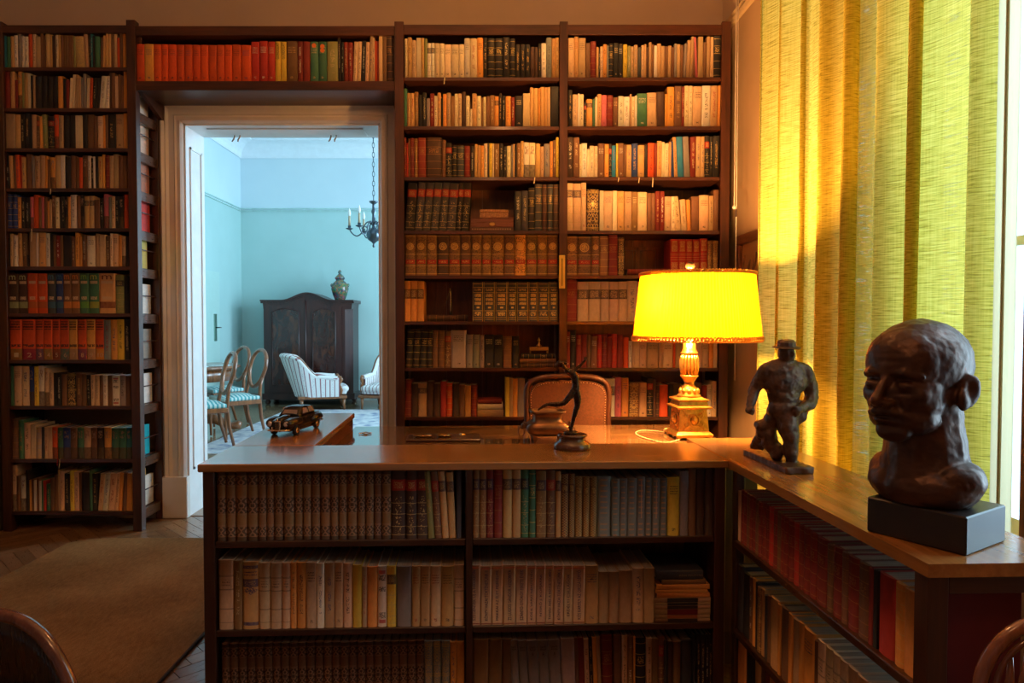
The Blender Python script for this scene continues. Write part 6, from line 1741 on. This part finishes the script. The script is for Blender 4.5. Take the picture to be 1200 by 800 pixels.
box('seat', -0.25, 0.25, -0.46, -0.02, 0.42, 0.50, leather, dc, 0.02)
for sx in (-0.22, 0.22):
    for sy in (-0.43, 0.0):
        MB().tube([(sx, sy, 0.0), (sx, sy, 0.42 if sy < 0 else 0.60)], [0.015, 0.022], 8).build('leg', MAT['case_z'], dc)
# black chair with bent back at the lower left, close to the camera
Y1 = 1.18
cx = atY(0, 760, Y1).x; zt = atY(20, 733, Y1).z
fc = empty('bentwood_chair', (cx, Y1, 0), 0.0); tag(fc, 'dark glossy wooden chair back at the bottom left corner', 'chair')
glossy = wood('glossy_dark_wood', (0.008, 0.003, 0.003), (0.030, 0.008, 0.006), 'z', 0.28, 0.35)
edge = wood('glossy_red_edge', (0.06, 0.018, 0.010), (0.22, 0.075, 0.04), 'z', 0.2, 0.8)
Wb_ = 0.44; x_r = atY(84, 757, Y1).x - cx
def cb(u, v):
    # u across the back, v from the top edge down
    a = (u * 2 - 1)
    x = x_r - Wb_ / 2 + a * Wb_ / 2
    zz = zt - 0.115 * (abs(a) ** 3.4)
    z = zz - v * (0.30 - 0.115 * (abs(a) ** 3.4))
    y = -0.05 * (1 - a * a) + 0.0 - 0.035 * v
    return (x - 0.055 * v * (1 if a > 0 else -1) * abs(a), -y, z)
m = MB().grid(cb, 40, 8); o = m.build('backrest', glossy, fc, fix=False); sd = o.modifiers.new('s', 'SOLIDIFY'); sd.thickness = 0.018; sd.offset = 0
pts = [cb(u, 1 - u * 0) for u in (0,)]
rim = [cb(0, v) for v in (1.0, 0.8, 0.6, 0.4, 0.2)] + [cb(k / 40, 0) for k in range(41)] + [cb(1, v) for v in (0.2, 0.4, 0.6, 0.8, 1.0)]
m = MB(); m.tube(rim, 0.0125, 8); m.build('back_rim', edge, fc)
box('seat', x_r - Wb_ + 0.03, x_r - 0.03, -0.36, 0.06, 0.43, 0.46, glossy, fc, 0.012)
for sx in (x_r - Wb_ + 0.06, x_r - 0.06):
    MB().tube([(sx, 0.05, 0), (sx, 0.06, 0.44), (sx, 0.08, 0.56)], [0.014, 0.018, 0.014], 8).build('leg', edge, fc)
    MB().tube([(sx, -0.33, 0), (sx, -0.32, 0.43)], [0.012, 0.017], 8).build('leg', edge, fc)
# carved chair at the lower right
Y2 = 0.92
cx = atY(1216, 760, Y2).x
rc_ = empty('carved_chair', (cx, Y2, 0), 0.0); tag(rc_, 'round-backed carved wooden chair with grey cushion at the bottom right corner', 'chair')
crv = wood('carved_red_wood', (0.10, 0.030, 0.015), (0.36, 0.14, 0.07), 'z', 0.22, 0.7)
R_ = 0.100; zc = atY(1200, 722, Y2).z - R_ - 0.004
m = MB(); m.tube([(R_ * math.cos(a) + 0.022, 0.0, zc + R_ * math.sin(a)) for a in [2 * PI * k / 40 for k in range(40)]], 0.009, 8, closed=True, flat=1.0); m.build('round_back', crv, rc_)
m = MB(); m.tube([((R_ - 0.016) * math.cos(a) + 0.022, -0.006, zc + (R_ - 0.016) * math.sin(a)) for a in [2 * PI * k / 40 for k in range(40)]], 0.004, 6, closed=True); m.build('inner_bead', edge, rc_)
for k, dx_ in enumerate((-0.062, -0.040, -0.012, 0.020, 0.050)):
    prof = [(0.006, -0.13), (0.010, -0.11), (0.006, -0.08), (0.011, -0.05), (0.011, -0.03), (0.005, -0.015), (0.009, 0.0), (0.005, 0.02), (0.003, 0.05)]
    MB().lathe([(r, z) for r, z in prof], 10, c=(dx_ + 0.022, -0.004, zc + 0.012 * (k % 2))).build('turned_spindle', crv, rc_)
cu = plain('grey_patterned_cloth', (0.22, 0.20, 0.17), 0.9, var=0.6, scale=70, bump=0.3)
me = melt([('e', (-0.080, -0.030, zc - 0.066), (0.045, 0.05, 0.028)), ('e', (0.02, -0.045, zc - 0.11), (0.09, 0.06, 0.04))], 0.005, 3, 'cushion', rough=0.003, rough_scale=40)
link_mesh('cushion', me, rc_, cu)
box('seat', -0.16, 0.20, -0.30, 0.05, 0.42, 0.46, crv, rc_, 0.012)
for sx in (-0.13, 0.17):
    MB().tube([(sx, 0.03, 0), (sx, 0.02, 0.43), (sx * 0.7 + 0.012, 0.0, zc - 0.06)], [0.013, 0.018, 0.010], 8).build('leg', crv, rc_)
    MB().tube([(sx, -0.27, 0), (sx, -0.27, 0.42)], [0.012, 0.017], 8).build('leg', crv, rc_)

# brown carpet
N = NT('brown_carpet'); n = N.noise(N.coord('Object'), 260, 3); n2 = N.noise(N.coord('Object'), 2.5, 4); n3 = N.noise(N.mapping(N.coord('Object'), scale=(40, 12, 1)), 2.0, 3)
N.base(N.ramp(N.f('ADD', N.f('MULTIPLY', n, 0.4), N.f('ADD', N.f('MULTIPLY', n2, 0.35), N.f('MULTIPLY', n3, 0.25))), [(0.38, (0.17, 0.082, 0.024)), (0.62, (0.38, 0.205, 0.075))])); N.rough(0.95); N.spec(0.1); N.bump(n, 0.5, 0.004)
m = MB(); x0, x1, y0, y1, r_ = -2.42, -1.165, 0.3, 3.975, 0.22
pts = [(x0, y0), (x1, y0), (x1, y1)] + [(x0 + r_ - r_ * math.sin(a), y1 - 0.02 - r_ * 0.5 + r_ * 0.5 * math.cos(a)) for a in [PI / 2 * k / 8 for k in range(9)]]
m.prism(pts, 0.0008, 0.012, 'z')
rug = m.build('carpet', N.m); tag(rug, 'plain brown carpet on the parquet left of the low bookcase', 'carpet')
m = MB(); m.tube([(x1, y0, 0.009), (x1, y1, 0.009)], 0.006, 6); m.build('bound_edge', plain('carpet_binding', (0.07, 0.03, 0.015), 0.9), rug)

# ------------------------------------------------------------------ far room furniture
fwz = wood('far_chair_wood', (0.09, 0.026, 0.009), (0.36, 0.13, 0.040), 'z', 0.3, 0.5)
N = NT('teal_striped_cloth'); X = N.xyz(N.coord('Object')); sN = N.f('SINE', N.f('MULTIPLY', X[0], 150.0))
N.base(N.mix(N.f('GREATER_THAN', sN, 0.0), (0.07, 0.32, 0.34), (0.55, 0.66, 0.62))); N.rough(0.7); teal = N.m
def oval_chair():
    t = empty('dining_chair', (0, 0, 0))
    m = MB()
    # back oval: faces +x (towards the table), plane tilted
    c = []
    for k in range(28):
        a = 2 * PI * k / 28
        y = 0.185 * math.cos(a) * (1.0 + 0.12 * math.sin(a)); z = 0.80 + 0.225 * math.sin(a)
        c.append((-0.20 - (z - 0.55) * 0.22, y, z))
    m.tube(c, 0.023, 8, closed=True, flat=1.0); m.build('oval_back', fwz, t)
    for sy in (-1, 1):
        MB().tube([(-0.265 + 0.0, sy * 0.15, 0.0), (-0.215, sy * 0.165, 0.22), (-0.19, sy * 0.175, 0.44), (-0.215, sy * 0.15, 0.60), (-0.235, sy * 0.165, 0.70)], [0.015, 0.019, 0.022, 0.019, 0.017], 8).build('rear_leg', fwz, t)
        MB().tube([(0.20, sy * 0.20, 0.0), (0.205, sy * 0.20, 0.20), (0.19, sy * 0.19, 0.42)], [0.012, 0.017, 0.024], 8).build('front_leg', fwz, t)
    m = MB(); m.box(-0.20, 0.22, -0.215, 0.215, 0.385, 0.44, 0.01); m.build('seat_frame', fwz, t)
    me = melt([('b', (-0.185, 0.225, -0.215, 0.215, 0.435, 0.485)), ('e', (0.02, 0, 0.475), (0.20, 0.20, 0.045))], 0.012, 4, 'seat_cushion')
    link_mesh('seat_cushion', me, t, teal)
    return t
ch = oval_chair()
spots = [(atZ(260, 525, 0.0), 0.62, 'oval-backed dining chair nearest the doorway, striped teal seat'), (atZ(299, 511, 0.0), 0.78, 'second oval-backed dining chair, right of the nearest, striped teal seat'), (atZ(282, 497, 0.0), -2.3, 'oval-backed chair farther behind, mostly hidden by the nearer two')]
for i, (p, a, lab) in enumerate(spots):
    o = ch if i == 0 else copy_tree(ch)
    o.location = (p.x, p.y, 0.0105); o.rotation_euler = (0, 0, PI + a if i < 2 else a); o.scale = (1, 1, 0.925); o.location.x -= 0.19 + 0.02 * i
    tag(o, lab, 'chair', 'oval backed dining chairs')
# dining table
tb = empty('dining_table', (-3.47, 7.80, 0.0105)); tag(tb, 'dark wooden dining table with scrolled feet beside the oval-backed chairs', 'table')
MB().lathe([(0.54, 0.735), (0.57, 0.745), (0.57, 0.765), (0.55, 0.775)], 40, M=Matrix.Diagonal((1.0, 1.0, 1, 1))).build('top', fwz, tb)
MB().lathe([(0.49, 0.60), (0.50, 0.735)], 40).build('apron', fwz, tb)
MB().lathe([(0.16, 0.12), (0.10, 0.20), (0.075, 0.35), (0.11, 0.50), (0.20, 0.60)], 20).build('column', fwz, tb)
for k in range(4):
    a = PI / 4 + k * PI / 2 - 0.4
    MB().tube([(0.1 * math.cos(a), 0.1 * math.sin(a), 0.16), (0.3 * math.cos(a), 0.3 * math.sin(a), 0.14), (0.45 * math.cos(a), 0.45 * math.sin(a), 0.05), (0.54 * math.cos(a), 0.54 * math.sin(a), 0.055), (0.56 * math.cos(a), 0.56 * math.sin(a), 0.10)], [0.07, 0.06, 0.045, 0.05, 0.03], 8).build('scroll_foot', fwz, tb)
# cloth/papers on the table
for k, (dx_, dy_, c_) in enumerate(((0.28, -0.36, (0.5, 0.62, 0.62)), (0.42, -0.10, (0.6, 0.66, 0.66)))):
    o = box('paper', -3.47 + dx_ - 0.1, -3.47 + dx_ + 0.1, 7.75 + dy_ - 0.08, 7.75 + dy_ + 0.08, 0.7865, 0.792, plain('table_paper_%d' % k, c_, 0.8, var=0.3, scale=30)); tag(o, ('pale papers lying on the dining table, nearer the doorway', 'pale papers lying on the dining table, farther stack')[k], 'paper', 'papers on the dining table')
# armoire
a0 = atY(309, 470, 10.55).x; a1 = atY(417, 470, 10.8).x
wa = (a1 - a0) - 0.02
wd = empty('armoire', ((a0 + a1) / 2, 10.55, 0)); tag(wd, 'dark mahogany two-door armoire with arched cornice against the green wall', 'wardrobe')
N = NT('burr_mahogany'); n = N.noise(N.mapping(N.coord('Object'), scale=(5, 5, 2.2)), 1.6, 6, 0.65, 1.2)
N.base(N.ramp(n, [(0.30, (0.012, 0.004, 0.005)), (0.52, (0.045, 0.012, 0.008)), (0.72, (0.13, 0.040, 0.016))])); N.rough(0.22); N.coat(0.4, 0.10); burr = N.m
amz = wood('armoire_wood', (0.014, 0.005, 0.007), (0.075, 0.020, 0.014), 'z', 0.34, 0.15)
hw = wa / 2; ZA = 1.60
def arch(x, zc=0.115, w=0.40):
    t_ = abs(x) / w
    return zc * (0.5 + 0.5 * math.cos(PI * min(1, t_))) 
m = MB(); m.prism([(-hw, 0.0), (hw - 0.10, 0.0), (hw, 0.12), (hw, 0.55), (-hw, 0.55)], 0.08, ZA - 0.0, 'z'); m.build('carcase', amz, wd)
# cornice following the arch
xs = [-hw - 0.04 + k * (2 * hw + 0.08) / 48 for k in range(49)]
def corn(off0, off1, y, nm, z_=ZA):
    pts = [(x, z_ + arch(x) + off1) for x in xs] + [(x, z_ + arch(x) + off0) for x in xs[::-1]]
    return MB().prism(pts, y, 0.55, 'y').build(nm, amz, wd)
corn(-0.03, 0.0, -0.02, 'cornice'); corn(0.0, 0.022, -0.05, 'cornice_top')
xs2 = xs
pts = [(x, ZA - 0.031 + arch(x)) for x in xs[1:-1]] + [(hw, ZA - 0.12), (-hw, ZA - 0.12)]
MB().prism(pts, -0.004, 0.54, 'y').build('frieze', amz, wd)
MB().prism([(-hw - 0.02, -0.02), (hw - 0.10, -0.02), (hw + 0.02, 0.11), (hw + 0.02, 0.55), (-hw - 0.02, 0.55)], 0.08, 0.17, 'z').build('plinth', amz, wd)
xd = hw - 0.10
for sx, (xa, xb) in ((-1, (-hw + 0.04, -0.035)), (1, (-0.015, xd - 0.05))):
    dm = MB()
    n_ = 20
    top = lambda x: ZA - 0.075 + arch(x) * 0.9
    pts = [(xa, 0.20), (xb, 0.20)] + [(xb - (xb - xa) * k / n_, top(xb - (xb - xa) * k / n_)) for k in range(n_ + 1)]
    dm.prism(pts, -0.022, -0.001, 'y')
    d = dm.build('door', amz, wd)
    ins = 0.095
    xa2, xb2 = xa + ins, xb - ins
    xmid = (xa2 + xb2) / 2
    tp = lambda x: ZA - 0.165 + 0.055 * math.cos(PI * (x - xmid) / (xb2 - xa2)) 
    pts2 = [(xa2, 0.31), (xb2, 0.31)] + [(xb2 - (xb2 - xa2) * k / n_, tp(xb2 - (xb2 - xa2) * k / n_)) for k in range(n_ + 1)]
    MB().prism(pts2, -0.026, -0.0215, 'y').build('door_panel', burr, d)
    MB().tube([(x, -0.027, z) for x, z in pts2], 0.011, 6, closed=True).build('panel_moulding', amz, d)
MB().tube([(-0.025, -0.026, 0.20), (-0.025, -0.026, ZA - 0.0)], 0.014, 8).build('meeting_stile', amz, wd)
for sx in (-hw + 0.04, xd - 0.04): MB().lathe([(0.02, 0), (0.04, 0.015), (0.045, 0.04), (0.03, 0.065), (0.03, 0.08)], 12, c=(sx, 0.05, 0)).build('bun_foot', amz, wd)
for sx in (-hw + 0.04, hw - 0.06): MB().lathe([(0.02, 0), (0.04, 0.015), (0.045, 0.04), (0.03, 0.065), (0.03, 0.08)], 12, c=(sx, 0.48, 0)).build('bun_foot', amz, wd)
# vase
vc = atY(398, 353, 10.75)
N = NT('painted_porcelain'); v1 = N.voro(N.coord('Object'), 22, out='Color'); n = N.noise(N.coord('Object'), 26, 5)
N.base(N.mix(0.55, N.ramp(n, [(0.3, (0.01, 0.06, 0.05)), (0.45, (0.05, 0.14, 0.11)), (0.55, (0.22, 0.07, 0.04)), (0.65, (0.26, 0.24, 0.18))]), v1, 'SOFT_LIGHT')); N.rough(0.2)
vs = empty('porcelain_vase', (vc.x, 10.78, ZA + 0.024)); tag(vs, 'lidded painted porcelain vase on top of the armoire', 'vase')
MB().lathe([(0.075, 0), (0.085, 0.02), (0.11, 0.08), (0.135, 0.17), (0.13, 0.24), (0.085, 0.29), (0.06, 0.31), (0.068, 0.33)], 24).build('body', N.m, vs)
MB().lathe([(0.072, 0.331), (0.08, 0.345), (0.06, 0.375), (0.035, 0.40), (0.02, 0.415), (0.03, 0.435), (0.024, 0.46), (0.006, 0.475)], 20).build('lid', N.m, vs)
for sx in (-1, 1): MB().ball((sx * 0.128, 0, 0.235), 0.022, 0.03, 0.03).build('mask_handle', N.m, vs)
# armchairs
N = NT('striped_brocade'); X = N.xyz(N.node('ShaderNodeUVMap', uv_map='UVMap').outputs[0]); u = N.f('MULTIPLY', X[0], 1.0)
ph = N.f('FRACT', N.f('MULTIPLY', u, 13.0))
st1 = N.OR(N.rng(ph, 0.0, 0.12), N.rng(ph, 0.5, 0.60))
fl = N.AND(N.rng(ph, 0.66, 0.94), N.f('GREATER_THAN', N.noise(N.comb(N.f('MULTIPLY', u, 120.0), N.f('MULTIPLY', X[1], 26.0), 0.0), 1.0, 1), 0.62))
N.base(N.mix(N.f('MULTIPLY', fl, 0.6), N.mix(st1, (0.72, 0.70, 0.68), (0.30, 0.12, 0.13)), (0.25, 0.28, 0.36))); N.rough(0.75); stripe = N.m
N = NT('striped_brocade_flat'); X = N.xyz(N.coord('Object')); ph = N.f('FRACT', N.f('MULTIPLY', X[1], 9.0)); st1 = N.OR(N.rng(ph, 0.0, 0.12), N.rng(ph, 0.5, 0.60))
N.base(N.mix(st1, (0.72, 0.70, 0.68), (0.30, 0.12, 0.13))); N.rough(0.75); stripe2 = N.m
def armchair():
    t = empty('armchair', (0, 0, 0))
    # faces +x; plan curve runs from the front of one arm around the back to the other
    def plan(u):
        s_ = (u * 2 - 1)
        a = abs(s_)
        if a < 0.5:
            th = PI * (0.5 + 0.5 * (s_ / 0.5) * 1.0)       # 0..pi across the back
            th = PI / 2 + (s_ / 0.5) * PI / 2
            x = -0.16 - 0.20 * math.sin(th); y = -0.30 * math.cos(th)
            y = 0.30 * math.sin((s_ / 0.5) * PI / 2); x = -0.16 - 0.20 * math.cos((s_ / 0.5) * PI / 2)
        else:
            f = (a - 0.5) / 0.5
            x = -0.16 + 0.40 * f; y = (0.30 + 0.01 * f) * (1 if s_ > 0 else -1)
        return x, y
    def top(u):
        a = abs(u * 2 - 1)
        if a < 0.30: return 0.90 - 0.03 * (a / 0.30) ** 2
        if a < 0.66: q = (a - 0.30) / 0.36; return 0.87 - 0.33 * (0.5 - 0.5 * math.cos(PI * q))
        return 0.54 + 0.01 * math.cos((a - 0.66) * 9)
    def rake(z): return -(z - 0.25) * 0.30
    def shell(off):
        def f(u, v):
            x, y = plan(u); h = top(u); z = 0.22 + (h - 0.22) * v
            a = abs(u * 2 - 1); k = max(0.0, 1 - a / 0.75)
            n = Vector((x + 0.10, y, 0)); n.normalize()
            return (x + n.x * off + rake(z) * k, y + n.y * off, z)
        return f
    MB().grid(shell(0.0), 60, 10).build('outer_back', stripe, t, fix=False)
    MB().grid(shell(-0.075), 60, 10).build('inner_back', stripe, t, fix=False)
    rim = [tuple((Vector(shell(0.0)(k / 60, 1)) + Vector(shell(-0.075)(k / 60, 1))) / 2) for k in range(61)]
    m = MB(); m.tube([(x, y, z - 0.012) for x, y, z in rim], 0.040, 10); m.build('padded_rim', stripe2, t)
    for r0, r1 in ((9, 23), (37, 51)):
        m = MB(); m.tube([(x, y * 1.02, z + 0.014) for x, y, z in rim[r0:r1]], [0.012 + 0.016 * math.sin(PI * k / (r1 - r0 - 1)) for k in range(r1 - r0)], 8); m.build('show_wood', fwz, t)
    for sy in (-1, 1):
        m = MB(); m.tube([(0.245, sy * 0.275, 0.555), (0.265, sy * 0.275, 0.50), (0.235, sy * 0.275, 0.42), (0.262, sy * 0.275, 0.32), (0.25, sy * 0.27, 0.23)], [0.018, 0.028, 0.020, 0.026, 0.018], 8); m.build('arm_front', fwz, t)
    me = melt([('b', (-0.26, 0.34, -0.245, 0.245, 0.25, 0.38)), ('e', (0.06, 0, 0.385), (0.27, 0.22, 0.055)), ('c', [(0.32, -0.20, 0.34), (0.32, 0.20, 0.34)], [0.06, 0.06])], 0.016, 4, 'seat_cushion')
    link_mesh('seat_cushion', me, t, stripe2)
    m = MB(); m.box(-0.32, 0.34, -0.30, 0.30, 0.185, 0.235, 0.008); m.build('seat_rail', fwz, t)
    for sx in (-0.27, 0.30):
        for sy in (-0.25, 0.25):
            MB().tube([(sx * 1.03, sy, 0.0), (sx * 0.99, sy, 0.09), (sx, sy, 0.20)], [0.014, 0.020, 0.028], 8).build('leg', fwz, t)
    return t
ac = armchair()
p = atZ(374, 480, 0.0)
ac.location = (p.x, p.y + 0.1, 0.0105); ac.rotation_euler = (0, 0, 0.30); ac.scale = (1.04, 1.0, 0.88); tag(ac, 'striped low armchair seen from its side in front of the armoire', 'armchair', 'striped armchairs')
ac2 = copy_tree(ac); p = atZ(446, 480, 0.0); ac2.location = (p.x + 0.05, p.y + 0.25, 0.0105); ac2.rotation_euler = (0, 0, -PI / 2 - 0.25); tag(ac2, 'striped armchair facing the camera, half hidden by the door frame', 'armchair', 'striped armchairs')
# far rug
N = NT('faded_blue_rug'); n = N.noise(N.coord('Object'), 9, 5, 0.6); vv = N.voro(N.coord('Object'), 7)
N.base(N.mix(0.5, N.ramp(n, [(0.35, (0.10, 0.13, 0.22)), (0.5, (0.42, 0.42, 0.46)), (0.62, (0.60, 0.58, 0.56)), (0.75, (0.26, 0.14, 0.16))]), N.ramp(vv, [(0.2, (0.18, 0.22, 0.34)), (0.5, (0.60, 0.60, 0.60))]))); N.rough(0.9); N.bump(n, 0.2, 0.004)
fr1 = box('rug', -2.95, -0.6, 6.55, 9.9, 0.0005, 0.010, N.m); tag(fr1, 'faded blue and cream patterned rug on the far room parquet', 'rug')
# chandelier
hc = Vector(((438.5 - 575) / 800 * 7.5, 7.5, atY(438, 275, 7.5).z))
cd = empty('chandelier', hc); tag(cd, 'dark brass candle chandelier hanging on a chain in the far room', 'chandelier')
dk = plain('blued_brass', (0.10, 0.13, 0.16), 0.3, 0.9)
MB().lathe([(0.004, -0.14), (0.016, -0.125), (0.008, -0.10), (0.02, -0.085), (0.062, -0.055), (0.082, -0.01), (0.074, 0.03), (0.04, 0.062), (0.02, 0.08), (0.022, 0.12), (0.034, 0.13), (0.02, 0.15), (0.016, 0.22), (0.028, 0.25), (0.018, 0.28), (0.014, 0.33), (0.045, 0.35), (0.048, 0.365), (0.012, 0.37)], 20).build('baluster', dk, cd)
cream_m = plain('candle_sleeve', (0.50, 0.40, 0.26), 0.6); bl = plain('clear_candle_bulb', (0.85, 0.92, 1.0), 0.1)
for k in range(6):
    a = PI + k * PI / 3 + 0.08
    ca, sa = math.cos(a), math.sin(a)
    arm_ = MB()
    pr = [(0.02, 0.11), (0.06, 0.14), (0.10, 0.10), (0.13, 0.02), (0.18, -0.015), (0.23, 0.01), (0.262, 0.06)]
    arm_.tube(spline([(r * ca, r * sa, z) for r, z in pr], 5), 0.0075, 6)
    arm_.tube(spline([((0.10 + 0.03 * math.cos(q)) * ca, (0.10 + 0.03 * math.cos(q)) * sa, 0.06 + 0.03 * math.sin(q)) for q in [0.9 * j for j in range(7)]], 4), 0.005, 5)
    ao = arm_.build('arm', dk, cd)
    MB().lathe([(0.012, 0.05), (0.038, 0.062), (0.040, 0.068), (0.016, 0.07), (0.018, 0.095)], 12, c=(0.262 * ca, 0.262 * sa, 0)).build('drip_pan', dk, ao)
    MB().lathe([(0.013, 0.095), (0.012, 0.20)], 10, c=(0.262 * ca, 0.262 * sa, 0)).build('candle', cream_m, ao)
    MB().lathe([(0.010, 0.20), (0.017, 0.225), (0.015, 0.25), (0.004, 0.28), (0.001, 0.29)], 10, c=(0.262 * ca, 0.262 * sa, 0)).build('bulb', bl, ao)
z = 0.37; k = 0
link = None
while hc.z + z < FZ - 0.02:
    m = MB(); n_ = 10
    pts = []
    for j in range(n_):
        a = 2 * PI * j / n_; q = (0.013 * math.cos(a), 0.0, 0.032 * math.sin(a))
        pts.append((q[0], 0, q[2]) if k % 2 else (0, q[0], q[2]))
    if k < 2:
        m.tube(pts, 0.0035, 5, closed=True); me = m.mesh('chain_link'); me.materials.append(dk)
        if k == 0: mesh0 = me
        else: mesh1 = me
    else: m.bm.free()
    o = bpy.data.objects.new('chain_link', mesh1 if k % 2 else mesh0); COL.objects.link(o); o.parent = cd; o.location = (0, 0, z + 0.03)
    z += 0.052; k += 1
# bright strip of furniture under the far door: shadowed cabinet edge is left out
bpy.context.view_layer.update()
